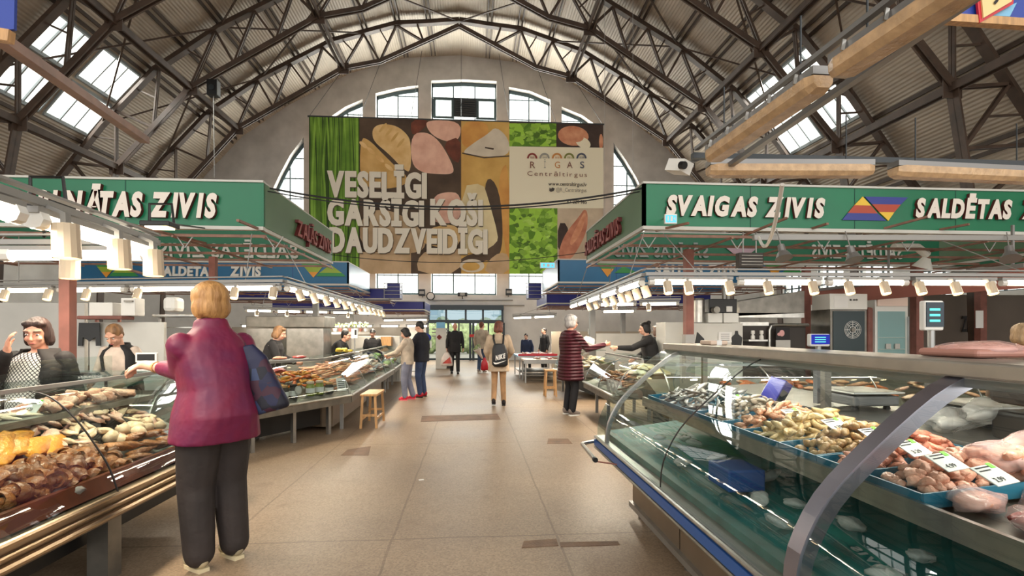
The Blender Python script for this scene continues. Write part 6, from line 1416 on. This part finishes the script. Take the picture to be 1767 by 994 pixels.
# materials
F = dict(pale=food_mat('pale_yellow_meat', (226, 198, 146), (204, 164, 106)), grey=food_mat('grey_prawn', (188, 172, 150), (146, 132, 116)), pinkor=food_mat('pink_orange_prawn', (232, 182, 144), (214, 140, 104)), nug=food_mat('brown_beige_piece', (206, 168, 116), (160, 116, 74)),
         pink=food_mat('pink_fillet', (222, 154, 128), (198, 118, 94)), palep=food_mat('pale_pink_chunk', (232, 178, 154), (210, 144, 118)), silver=food_mat('silver_fish', (176, 172, 166), (92, 90, 90), .3, 12, .3, .4),
         amber=food_mat('amber_fillet', (226, 156, 50), (196, 118, 34), .4, 9), brown=food_mat('brown_roll', (164, 108, 62), (104, 62, 36), .35, 10, .6, .3), smok=food_mat('smoked_tan', (190, 124, 66), (138, 78, 40), .4, 20, .8, .3), bulb=food_mat('pale_skin', (228, 202, 172), (206, 168, 132), .4, 6, .3),
         slab=food_mat('beige_pink_slab', (236, 198, 178), (218, 156, 134), .45, 8), tan=food_mat('big_tan_piece', (190, 138, 94), (156, 104, 66), .5, 6), orange=food_mat('orange_fish', (224, 118, 52), (188, 82, 36)), red=food_mat('red_meat', (176, 52, 44), (128, 32, 32), .3), sal=food_mat('pink_smoked', (224, 156, 122), (196, 116, 86)),
         dark=food_mat('dark_smoked', (96, 62, 40), (48, 34, 28), .35), cream=food_mat('cream_slab', (232, 212, 178), (206, 178, 136)), white=food_mat('white_fish', (234, 222, 206), (206, 186, 164)), yel=food_mat('yellow_fruit', (222, 200, 72), (190, 160, 44), .4))
P3 = lambda *a, **k: [blob(*a, seed=s, **k) for s in (1, 2, 3, 4)]
# ---- trays and heaps on the shelf of the right case
M['tray'] = mat('blue_food_tray', (34, 112, 140), .35)
def tray(label, x0, x1, y0, y1):
    z = .90 + ((x0 + x1) / 2 - 1.47) * .085 + .012; c = Vector(((x0 + x1) / 2, (y0 + y1) / 2, z)); t = empty('food_tray', label, 'tray', c, 0, 'blue trays in the curved case'); t.rotation_euler.y = -.085
    w, d = (x1 - x0) / 2, (y1 - y0) / 2
    MB().b2((-w, -d, 0), (w, d, .006)).build('tray_floor', M['tray'], t); mb = MB()
    for a, b in (((-w, -d), (w, -d)), ((w, -d), (w, d)), ((w, d), (-w, d)), ((-w, d), (-w, -d))): mb.bar((a[0], a[1], .028), (b[0], b[1], .028), .008, .05)
    mb.build('tray_rim', M['tray'], t)
R_ = [('silver_fish', 'slim silver grey fish in the heap at the far end of the curved case', 'silver fish at the far end of the curved case', 'fish', 'silver', P3(.17, .04, .028, taper=.55, bend=.12), 1.50, 2.06, 3.42, 4.28, 64, .05),
      ('prawn', 'grey beige raw prawn in the heap beside the silver fish', 'grey prawns in the curved case', 'prawn', 'grey', P3(.085, .036, .032, bend=.35, taper=.4), 1.50, 2.04, 3.02, 3.38, 62, .06),
      ('prawn', 'pink orange prawn in the heap between grey prawns and pale wings', 'pink orange prawns in the curved case', 'prawn', 'pinkor', P3(.075, .036, .036, bend=.3, taper=.3), 1.50, 2.04, 2.76, 2.99, 48, .06),
      ('chicken_wing', 'pale yellow chicken piece in the middle tray of the curved case', 'pale yellow pieces in the curved case', 'chicken', 'pale', P3(.10, .045, .038, bend=.28, taper=.35), 1.50, 2.04, 2.43, 2.74, 56, .06),
      ('meat_nugget', 'brown beige small piece in the tray just left of the thick frame', 'brown beige pieces in the curved case', 'meat', 'nug', P3(.052, .036, .034), 1.50, 2.04, 2.16, 2.40, 62, .05),
      ('pink_fillet', 'smooth pink strip in the tray just right of the thick frame', 'pink strips in the curved case', 'meat', 'pink', P3(.095, .042, .036, bend=.12, taper=.3), 1.50, 2.04, 1.90, 2.12, 54, .06),
      ('meat_chunk', 'pale pink lumpy chunk in the wide heap right of the pink strips', 'pale pink chunks in the curved case', 'meat', 'palep', P3(.05, .04, .036, lump=.35), 1.50, 2.04, 1.62, 1.88, 74, .05)]
for i, (nm, lb, gp, ct, mk_, pr_, x0, x1, y0, y1, n, up) in enumerate(R_):
    tray('blue tray under the ' + ['silver fish', 'grey prawns', 'pink orange prawns', 'pale yellow chicken', 'brown beige pieces', 'smooth pink strips', 'pale pink chunks'][i], x0 - .02, x1 + .03, y0 - .012, y1 + .012)
    heap(nm, lb, gp, ct, [F[mk_]], pr_, deckR(x0 + .03, x1 - .02, y0 + .03, y1 - .03, .035), n, 40 + i, .45, up * 1.3, by=-.15)
    heap(nm, lb, gp, ct, [F[mk_]], pr_, deckR(x0 + .06, x1 - .06, y0 + .05, y1 - .05, .062), n * 6 // 10, 60 + i, .5, up * 1.5, by=-.15)
# price cards
M['card_green'] = mat('green_sticker', (120, 214, 60), .6)
def card(p, txt, label, w=.13, h=.085, rz=0., tilt=.75, group='price cards in the curved case'):
    t = empty('price_card', label, 'price card', p, rz, group); t.rotation_euler = (tilt - PI / 2 + .0, 0, rz)
    MB().b2((-w / 2, 0, 0), (w / 2, .003, h)).build('card', M['paper'], t)
    mb = MB(); text_into(mb, txt, (-w * .32, -.0015, h * .16), (1, 0, 0), (0, 0, 1), width=w * .42, height=h * .2, bold=.02); mb.build('price', M['ink'], t)
    mb = MB()
    for k, wd_ in enumerate((.7, .5)): mb.b2((-w * .4, -.0014, h * (.86 - k * .16)), (-w * .4 + w * wd_, -.001, h * (.92 - k * .16)))
    mb.build('text_line', M['ink'], t); MB().b2((w * .22, -.002, h * .78), (w * .42, -.0005, h * 1.04)).build('sticker', M['card_green'], t)
for i, (x, y, txt, what) in enumerate(((1.72, 3.22, '6.49', 'grey prawns'), (1.72, 2.62, '3.99', 'pale yellow chicken'), (1.72, 2.30, '4.29', 'brown beige pieces'), (1.72, 2.06, '5.49', 'smooth pink strips'), (1.66, 1.80, '3.29', 'pale pink chunks'), (1.60, 1.60, '4.99', 'pink packs, farther one'), (1.60, 1.44, '2.99', 'pink packs, nearer one'))):
    card(Vector((x, y, 1.045)), txt, 'white price card with a green corner on the ' + what, (.125, .08, .35, .55)[0], .08, .35, .5)
# pink packs at the near end
M['pinkfilm'] = film('pink_meat_film', (240, 200, 196), .38); M['clearfilm'] = film('clear_film', (236, 232, 228), .42)
for i, (x, y, s, m_) in enumerate(((1.62, 1.56, .9, 'palep'), (1.86, 1.54, .9, 'red'), (1.64, 1.38, 1, 'red'), (1.90, 1.36, 1, 'palep'), (1.62, 1.20, 1, 'palep'), (1.88, 1.16, 1, 'red'), (1.66, 1.02, 1, 'red'))):
    t = empty('meat_pack', 'film wrapped meat pack at the near end of the curved case, ' + ['farthest left', 'farthest right', 'second row left', 'second row right', 'third row left', 'third row right', 'nearest'][i], 'meat pack', (x, y, .955), RF.uniform(-.5, .5), 'film wrapped meat packs')
    blob(.19 * s, .13 * s, .05, 50 + i).build('meat', F[m_], t, smooth=True); blob(.22 * s, .16 * s, .075, 70 + i, lump=.35).build('film', M['pinkfilm'], t, smooth=True)
t = empty('plastic_bag', 'big pale pink plastic bag lying on the meat packs at the right edge', 'bag', (1.93, 1.70, 1.06), .4); blob(.30, .22, .13, 91, lump=.55, seg=24, rg=16).build('bag_film', M['pinkfilm'], t, smooth=True); cm_ = MB(); [cm_.ell((RF.uniform(-.11, .11), RF.uniform(-.08, .08), RF.uniform(-.04, .03)), (.035, .026, .022), (RF.uniform(0, 3), 0, RF.uniform(0, 3)), 10, 6) for _ in range(34)]; cm_.build('contents', F['palep'], t, smooth=True)
for i, (x, y, dx) in enumerate(((2.22, 2.28, .34), (2.30, 2.14, .26))):
    t = empty('plastic_bag', 'crumpled clear plastic bag on the rear ledge of the curved case, %s' % ('wide one' if i == 0 else 'upper one'), 'bag', (x, y, 1.09 + i * .05), .3); blob(dx, .2, .10, 95 + i, lump=.45, seg=22, rg=14).build('bag_film', M['clearfilm'], t, smooth=True)
# lower deck goods
heap('frozen_pack', 'small frosted pack low behind the curved glass', 'frosted packs on the lower deck', 'pack', [M['clearfilm']], P3(.13, .09, .05, lump=.35), Fn(lambda a, b: (1.28 + .4 * a, 1.2 + 2.9 * b, .66 + .04 * a), .15), 16, 77, .3)
for i, (x, y, l) in enumerate(((1.42, 2.72, 'blue box low behind the curved glass under the pale chicken'), (1.45, 1.25, 'tan box low behind the curved glass near the viewer'))):
    t, c = thing_box('plastic_box', l, 'box', (x - .1, y - .12, .665), (x + .1, y + .12, .78), 'bluestrip' if i == 0 else 'tan_box' if 'tan_box' in M else 'wood', group='boxes on the lower deck')
# things on the ledge and top
def scale_(label, x, y, post_h, disp, rz=0, dw=.11, dh=.08, face=None):
    t = empty('shop_scale', label, 'scale', (x, y, 1.045), rz, 'shop scales'); bevel(MB().b2((-.14, -.15, .02), (.14, .15, .08)).build('scale_body', M['grey_plastic'], t), .012); bevel(MB().b2((-.16, -.17, .09), (.16, .17, .105)).build('weigh_pan', M['steel'], t), .008)
    MB().b2((-.17, .13, .0), (-.13, .17, .24)).build('post_sleeve', M['grey_plastic'], t); MB().tube([(-.15, .15, .1), (-.15, .15, post_h)], .016).build('display_post', M['alu'], t)
    for a in (-.1, .1): MB().lathe([(.02, 0), (.015, .02)], (a, -.1, 0), 8).build('foot', M['black'], t)
    d = bevel(MB().b2((-.15 - dw / 2, .13, post_h - .01), (-.15 + dw / 2, .17, post_h + dh)).build('display_head', M['white'] if face is None else M['white'], t), .008)
    MB().b2((-.15 - dw * .46, .126, post_h + dh * .06), (-.15 + dw * .46, .13, post_h + dh * .94)).build('screen', face or emis('blue_screen', (60, 70, 200), .6), d); mb = MB()
    for k in range(3): mb.b2((-.15 - dw * .3, .124, post_h + dh * (.24 + k * .2)), (-.15 + dw * .25, .1255, post_h + dh * (.32 + k * .2)))
    mb.build('digits', emis('cyan_digits', (110, 230, 220), 1.2), d); return t
q = W(1412, 600, 3.15); scale_('steel scale with a small blue display on a post, standing on the rear ledge', q.x + .15, 3.0, .37, 1, 0, .13, .07)
q = W(1607, 560, 2.55); scale_('shop scale with a tall dark green display on a post near the right edge', q.x + .15, 2.40, .47, 1, 0, .105, .145, mat('dark_screen', (14, 40, 54), .3))
t = empty('weighing_box', 'black scale housing on the rear ledge at the right edge', 'scale', (2.36, 1.93, 1.045)); bevel(MB().b2((-.14, -.15, 0), (.14, .15, .12)).build('housing', M['black'], t), .015); bevel(MB().b2((-.15, -.16, .15), (.15, .16, .27)).build('hopper', M['dark_shelf'], t), .03); MB().lathe([(.05, .11), (.05, .16)], (0, 0, 0), 12).build('neck', M['black'], t); MB().tube([(-.14, -.1, .03), (-.2, -.16, .05), (-.2, -.2, .01)], .008, 6).build('cord', M['black'], t)
t = empty('foam_tray', 'wrapped pink foam tray of meat on top of the curved case', 'meat tray', W(1690, 612, 2.05) + Vector((0, 0, -.0)), .1); t.location.z = 1.394
bevel(MB().b2((-.17, -.13, 0), (.17, .13, .035)).build('tray', mat('brown_pink_tray', (176, 126, 112), .4), t), .02, 3); blob(.32, .25, .06, 33).build('meat', F['palep'], t, smooth=True).location.z = .03; blob(.35, .28, .075, 34, lump=.1).build('film', M['pinkfilm'], t, smooth=True).location.z = .03
t = empty('label_printer', 'dark blue tilted box on the shelf behind the bag reflection', 'box', (1.93, 3.22, 1.08)); t.rotation_euler = (.2, .5, .4); bevel(MB().b2((-.04, -.06, -.12), (.04, .06, .12)).build('housing', M['navy'], t), .008); MB().b2((-.03, -.064, -.1), (.03, -.06, .06)).build('label_face', M['dark'], t)
t = empty('wrapped_parcel', 'flat beige parcel on top of the far end of the curved case', 'parcel', (1.93, 4.05, 1.393)); bevel(MB().b2((-.07, -.1, 0), (.07, .1, .035)).build('wrapping', M['cream_top'], t), .01); MB().b2((-.02, -.102, 0), (.02, .102, .037)).build('band', M['paper'], t)
# food across the back case, seen under the top shelf
heap('salmon_piece', 'orange red fish piece on the back case under the tubes', 'orange fish on the back case', 'fish', [F['orange'], F['pinkor']], P3(.18, .10, .05), deckC(CE, 2.1, 4.9, .25, .75, .05), 52, 81, .3, .07)
heap('pale_fillet', 'pale fillet on the right part of the back case', 'pale fillets on the back case', 'fish', [F['slab'], F['pinkor']], P3(.20, .12, .05), deckC(CE, .3, 2.0, .25, .75, .05), 26, 82, .3, .06)
# ---- near left case
heap('amber_fillet', 'flat amber yellow fillet in the near left case', 'amber fillets in the near left case', 'fish', [F['amber']], P3(.30, .15, .045, lump=.18, taper=.25), deckL(-2.46, -2.76, 2.65, 3.40, .07), 15, 12, .15, .05, yaw=1.9, by=.62)
def curl(seed):
    rr = random.Random(seed); mb = MB(); rows = []
    for i in range(9):
        a = i / 8; row = []
        for j in range(9):
            b = j / 8 * 4.6; r = .034 + .012 * math.sin(a * 5 + rr.random() * .4) + .006 * j / 8; row.append(Vector((-.05 + .10 * a, r * math.cos(b), r * math.sin(b) * .8)))
        rows.append(row)
    mb.sheet(rows)
    rows2 = [[p * .78 + Vector((0, 0, 0)) for p in r] for r in rows]; mb.sheet(rows2)
    for k in (0, 8): mb.sheet([rows[k], rows2[k]]); mb.sheet([[r[k] for r in rows], [r[k] for r in rows2]])
    for k in range(3): mb.ell((rr.uniform(-.03, .03), rr.uniform(-.015, .015), rr.uniform(-.01, .01)), (.03, .02, .018), None, 8, 6)
    return mb
heap('smoked_roll', 'curled brown smoked roll in the near left case', 'brown smoked rolls in the near left case', 'meat', [F['brown'], F['smok']], [curl(s) for s in range(5)], deckL(-2.22, -2.48, 2.45, 3.62, .04), 64, 13, .6, .07, (.9, 1.35))
heap('smoked_roll', 'curled brown smoked roll in the near left case', 'brown smoked rolls in the near left case', 'meat', [F['brown'], F['smok']], [curl(s) for s in range(3)], deckL(-2.20, -2.42, 2.6, 3.5, .09), 22, 15, .7, .03, (.9, 1.3))
heap('smoked_drumstick', 'ridged golden brown smoked piece near the far end of the left case', 'golden brown pieces in the near left case', 'meat', [F['smok']], P3(.17, .075, .06, lump=.4, taper=.4), deckL(-2.20, -2.45, 3.68, 4.25, .05), 14, 16, .3, .05, yaw=.3)
heap('pale_bulb', 'round pale skin piece behind the golden brown ones', 'pale round pieces in the near left case', 'meat', [F['bulb']], P3(.10, .085, .085, lump=.12), deckL(-2.42, -2.56, 3.75, 4.40, .05), 8, 17, .4, .02)
heap('meat_slab', 'beige pink slab toward the back of the near left case', 'beige pink slabs in the near left case', 'meat', [F['slab'], F['bulb']], P3(.12, .07, .035, lump=.5, bend=.15, taper=.3), deckL(-2.50, -2.92, 3.2, 4.45, .05), 95, 18, .45, .08, by=.5)
heap('tan_piece', 'big soft tan piece at the nearest end of the left case', 'big tan pieces in the near left case', 'meat', [F['tan'], F['slab']], P3(.26, .18, .12), deckL(-2.22, -2.7, 1.55, 2.4, .07), 16, 19, .3, .05)
heap('white_fillet', 'white fish fillet on the rear shelf of the near left case', 'white fillets on the left rear shelf', 'fish', [F['white']], P3(.26, .12, .05, taper=.4), Fn(lambda a, b: (-2.72 - .22 * a, 2.4 + 1.1 * b, .97), .2), 10, 20, .15, .02)
heap('meat_joint', 'pale meat joint in clear film at the far end of the left rear shelf', 'pale joints on the left rear shelf', 'meat', [F['slab'], F['palep']], P3(.13, .08, .07, lump=.5, taper=.35), Fn(lambda a, b: (-2.70 - .24 * a, 3.55 + .92 * b, .99), .3), 26, 21, .6, .05)
t = empty('meat_pack', 'red meat pack at the front rail of the near left case', 'meat pack', (-2.20, 3.02, .63), .2); blob(.16, .1, .05, 9).build('meat', F['red'], t, smooth=True); blob(.18, .12, .06, 8).build('film', M['clearfilm'], t, smooth=True)
for i, (x, y, z, rz) in enumerate(((-2.62, 2.72, .87, -.3), (-2.50, 2.42, .80, -.2), (-2.82, 3.55, .98, -.5))): card(Vector((x, y, z)), ('8.90', '7.50', '6.20')[i], 'white price card in the near left case, ' + ('behind the amber fillets', 'nearest the viewer', 'by the beige slabs')[i], .15, .09, rz, 1.0, 'price cards in the near left case')
# small glass shelf things at the left: scale with handset
t = empty('shop_scale', 'white scale with a black handset screen beside the reaching arm', 'scale', Vector((W(252, 612, 5.55).x, 5.55, 1.145)), .1); bevel(MB().b2((-.12, -.1, -.05), (.12, .1, .0)).build('scale_body', M['white'], t), .01); bevel(MB().b2((-.11, .02, .04), (.09, .06, .14)).build('display_head', M['white'], t), .008); MB().b2((-.09, .016, .06), (.07, .02, .125)).build('screen', M['black'], t); MB().tube([(0, .04, 0), (0, .04, .05)], .014).build('display_post', M['white'], t)
heap('fish_slice', 'pinkish fish slice on the inner left counter', 'fish slices on the inner left counter', 'fish', [F['slab'], F['white']], P3(.2, .12, .05), deckC(CG, 1.6, 3.1, .2, .8, .05), 22, 22, .2, .03)
# ---- angled case CA: jars, cans, bread, orange fish
def jar(p, label, body, lidm, r=.055, h=.13, group='jars in the angled case'):
    t = empty('glass_jar', label, 'jar', p, 0, group); MB().lathe([(r * .95, 0), (r, .01), (r, h * .8), (r * .8, h * .9), (r * .8, h)], (0, 0, 0), 16).build('contents', body, t, smooth=True); MB().lathe([(r * .85, h), (r * .87, h + .005), (r * .87, h + .025), (r * .8, h + .03)], (0, 0, 0), 16).build('lid', lidm, t); MB().lathe([(r * 1.01, h * .25), (r * 1.01, h * .65)], (0, 0, 0), 16).build('label_band', M['paper'], t)
M['pickle'] = mat('pickle_green', (150, 160, 62), .25, 0, .3, 20)
for i in range(2): jar(deckpt(CA, 1.20 + .17 * i, .2, .0), 'yellow green pickle jar in the angled case, %s of two' % ('left' if i == 0 else 'right'), M['pickle'], M['cream_top'], .06, .17)
for i in range(5): jar(deckpt(CA, .28 + .155 * i, .2, .0), 'dark jar in the angled case, %s from the left' % ORD[i], M['dark_shelf'], M['wood'] if i % 2 else M['black'], .055, .16, 'dark jars in the angled case')
jar(deckpt(CA, 1.56, .2, 0), 'dark jar right of the pickle jars', M['dark_shelf'], M['wood'], .06, .13, 'dark jars in the angled case')
t = empty('round_label', 'round grey label stuck inside the front of the angled case', 'label', deckpt(CA, .92, .135, .13)); t.rotation_euler = (PI / 2 - .1, 0, math.atan2(CA[2].y, CA[2].x)); MB().lathe([(.06, 0), (.06, .006)], (0, 0, 0), 20).build('disc', M['panel_grey'], t); MB().lathe([(.045, .0065), (.045, .008)], (0, 0, 0), 20).build('print', M['wall_white'], t)
heap('bread_loaf', 'pale golden loaf above the dark jars in the angled case', 'loaves in the angled case', 'bread', [F['slab'], F['pale']], P3(.26, .14, .10, lump=.15), deckC(CA, .15, .75, .35, .6, .12), 5, 24, .15, .03)
heap('white_slab', 'white slab on the upper tray of the angled case', 'white slabs in the angled case', 'cheese', [F['white'], F['cream']], P3(.25, .16, .05, lump=.12), deckC(CA, .5, 1.2, .6, .95, .06), 10, 25, .15, .03)
heap('orange_fish', 'orange smoked fish piece in the angled case', 'orange fish in the angled case', 'fish', [F['orange'], F['amber']], P3(.13, .05, .04, bend=.2), deckC(CA, .95, 1.72, .30, .85, .06), 70, 26, .4, .09)
heap('red_steak', 'dark red fish steak at the back of the angled case', 'red steaks in the angled case', 'fish', [F['red']], P3(.17, .10, .045), deckC(CA, .85, 1.45, .78, .95, .09), 10, 27, .2, .02)
heap('pink_smoked_fish', 'slim pink smoked fish in the long left case', 'pink smoked fish in the long left case', 'fish', [F['sal'], F['pinkor']], P3(.26, .055, .045, taper=.5, bend=.08), deckC(CB, .1, 3.2, .18, .9, .05), 150, 28, .3, .12, yaw=1.1)
heap('wrapped_fish', 'film wrapped fish pack in the far half of the long left case', 'wrapped fish in the long left case', 'fish', [F['white'], F['palep'], M['clearfilm']], P3(.24, .16, .08, lump=.35), deckC(CB, 3.3, 5.1, .18, .9, .05), 40, 29, .3, .1)
t = empty('fruit_bunch', 'bunch of yellow fruit lying on top of the long left case', 'fruit', deckpt(CB, 2.2, .6, .0)); t.location.z = 1.10
for k in range(7): o = blob(.13, .06, .055, 200 + k, bend=.2).build('fruit', F['yel'], t, smooth=True); o.location = (RF.uniform(-.12, .12), RF.uniform(-.08, .08), .03 + .03 * (k > 3)); o.rotation_euler.z = RF.uniform(0, 3)
t = empty('paper_sheet', 'white folded paper sheet standing on the front of the angled case', 'notice', deckpt(CA, 1.72, .1, .05)); t.rotation_euler = (-.3, 0, .7); MB().b2((-.07, 0, 0), (.07, .003, .2)).build('sheet', M['paper'], t); mb = MB()
for k in range(4): mb.b2((-.05, -.002, .05 + k * .03), (.05, -.001, .06 + k * .03))
mb.build('text_line', M['ink'], t)
heap('green_pack', 'pale green wrapped pack in the case behind the couple', 'green packs behind the couple', 'pack', [mat('green_pack_film', (170, 204, 120), .35, 0, .2, 8), M['clearfilm'], F['white']], P3(.26, .18, .12, lump=.3), deckC(CC, .1, 2.5, .15, .85, .06), 26, 30, .3, .08)
for i in range(4):
    c = deckpt(CA, .35 + .35 * i, .62, 0); t = empty('steel_tray', 'shallow steel tray on top of the angled case, %s from the left' % ORD[i], 'tray', Vector((c.x, c.y, 1.094)), .3, 'steel trays on the angled case'); MB().b2((-.13, -.09, 0), (.13, .09, .012)).build('tray_floor', M['steel'], t); blob(.2, .13, .05, 300 + i).build('contents', F[('red', 'white', 'sal', 'red')[i]], t, smooth=True).location.z = .03
# ---- right case CD
heap('dark_smoked_fish', 'dark brown smoked fish in the case before the burgundy shopper', 'dark smoked fish before the burgundy shopper', 'fish', [F['dark'], F['brown']], P3(.2, .055, .045, taper=.5), deckC(CD, .1, 2.15, .16, .55, .05), 60, 31, .3, .07, yaw=.2)
heap('cream_slab', 'cream coloured slab behind the dark smoked fish', 'cream slabs before the burgundy shopper', 'fish', [F['cream'], F['white']], P3(.26, .17, .06, lump=.15), deckC(CD, .1, 2.15, .5, .92, .07), 22, 32, .2, .06)
for i in range(3):
    t = empty('paper_packet', 'white packet standing in front of the smoked fish, %s' % ('left', 'middle', 'right')[i], 'packet', deckpt(CD, .25 + .22 * i, .13, .0), .2, 'white packets in the right case'); MB().b2((-.06, -.02, 0), (.06, .02, .16)).build('packet_body', M['clearfilm'], t); MB().b2((-.04, -.022, .05), (.04, -.02, .11)).build('label_patch', M['paper'], t)
t = empty('plastic_bag', 'bulging clear bag on the case behind the burgundy shopper', 'bag', deckpt(CF, .5, .45, .0)); t.location.z = 1.22; blob(.4, .4, .32, 44, lump=.35, seg=20, rg=14).build('bag_film', M['clearfilm'], t, smooth=True)
heap('wrapped_fish', 'film wrapped fish in the case by the round stool', 'wrapped fish by the round stool', 'fish', [F['white'], F['cream']], P3(.24, .15, .07), deckC(CF, .1, 1.9, .15, .9, .05), 26, 45, .3, .06)
heap('raw_steak', 'raw red steak on the far right meat tables', 'raw steaks on the right meat tables', 'meat', [F['red'], F['palep']], P3(.2, .13, .05), Fn(lambda a, b: (1.7 + 1.0 * a, 16.6 + 1.5 * b, .75), .7), 26, 34, .2, .02)
heap('meat_slice', 'brown red slice on the cream topped meat table', 'slices on the cream meat table', 'meat', [F['brown'], F['red']], P3(.24, .16, .04), Fn(lambda a, b: (1.75 + 1.0 * a, 15.3 + .6 * b, .70), 1.7), 7, 35, .1)
t, c = thing_box('crate', 'long red plastic crate edge on the blue topped meat table', 'crate', (1.45, 16.42, .722), (2.7, 16.52, .79), 'redtray')
heap('raw_chop', 'raw orange pink chop heaped on the small table by the kiosk', 'chops by the kiosk cabinet', 'meat', [F['palep'], F['sal'], F['red']], P3(.2, .13, .06), Fn(lambda a, b: (-2.6 + .8 * a, 17.1 + 1.0 * b, .81), .8), 26, 36, .3, .16)
# litter on the floor
t = MB().box((0, 0, 0), (.05, .03, .004), (0, 0, .3)).build('paper_scrap', M['paper']); t.location = G(727, 828, .003); tag(t, 'tiny white paper scrap lying on the floor of the aisle', 'paper scrap')
# tall scale posts in the far stalls
for px, py, Y, l in ((612, 580, 10.2, 'white scale display on a post before the leaning seller'), (1018, 575, 15.2, 'thin scale post with white head behind the burgundy shopper')):
    p = W(px, py, Y); t = empty('scale_display', l, 'scale', (p.x, Y, 1.09 if Y < 12 else 0)); z = p.z - t.location.z; MB().tube([(0, 0, 0), (0, 0, z)], .014).build('display_post', M['alu'], t); MB().b2((-.06, -.02, z - .04), (.06, .02, z + .14)).build('display_head', M['white'], t); MB().b2((.0, -.023, z + .02), (.04, -.02, z + .12)).build('screen', M['ink'], t); MB().b2((-.1, -.1, -.0), (.1, .1, .02)).build('display_foot', M['steel_d'], t)

# conduits and small lamps on the end wall above the door
for k, (x0_, x1_, py) in enumerate(((745, 885, 518), (742, 905, 527))):
    p, q = W(x0_, py, 27.3), W(x1_, py, 27.3); o = MB().tube([p - (p + q) / 2, q - (p + q) / 2], .035, 6).build('conduit', M['greybar']); o.location = (p + q) / 2; tag(o, '%s grey conduit running across the end wall above the door' % ('upper' if k == 0 else 'lower'), 'conduit')
for k, (px, py) in enumerate(((728, 505), (878, 504), (798, 508))):
    p = W(px, py, 27.1); t = empty('wall_floodlight', 'small black floodlight above the entrance, %s of three' % ('left', 'right', 'middle')[k], 'lamp', p, 0, 'floodlights above the entrance'); bevel(MB().box((0, 0, 0), (.34, .18, .34) if k < 2 else (.5, .18, .2)).build('housing', M['black'], t), .02); MB().box((0, -.092, 0), (.24, .01, .14)).build('lens', M['panel_grey'], t); MB().bar((0, .05, -.1), (0, .42, -.2), .05).build('bracket', M['greybar'], t)
p = W(743, 511, 27.3); t = empty('wall_clock', 'small round white clock on the end wall left of the door', 'clock', p); MB().lathe([(.22, 0), (.22, .05), (.19, .06)], (0, .05, 0), 20, (PI / 2, 0, 0)).build('case', M['black'], t); MB().lathe([(.17, .06), (.17, .065)], (0, .05, 0), 20, (PI / 2, 0, 0)).build('face', M['paper'], t)
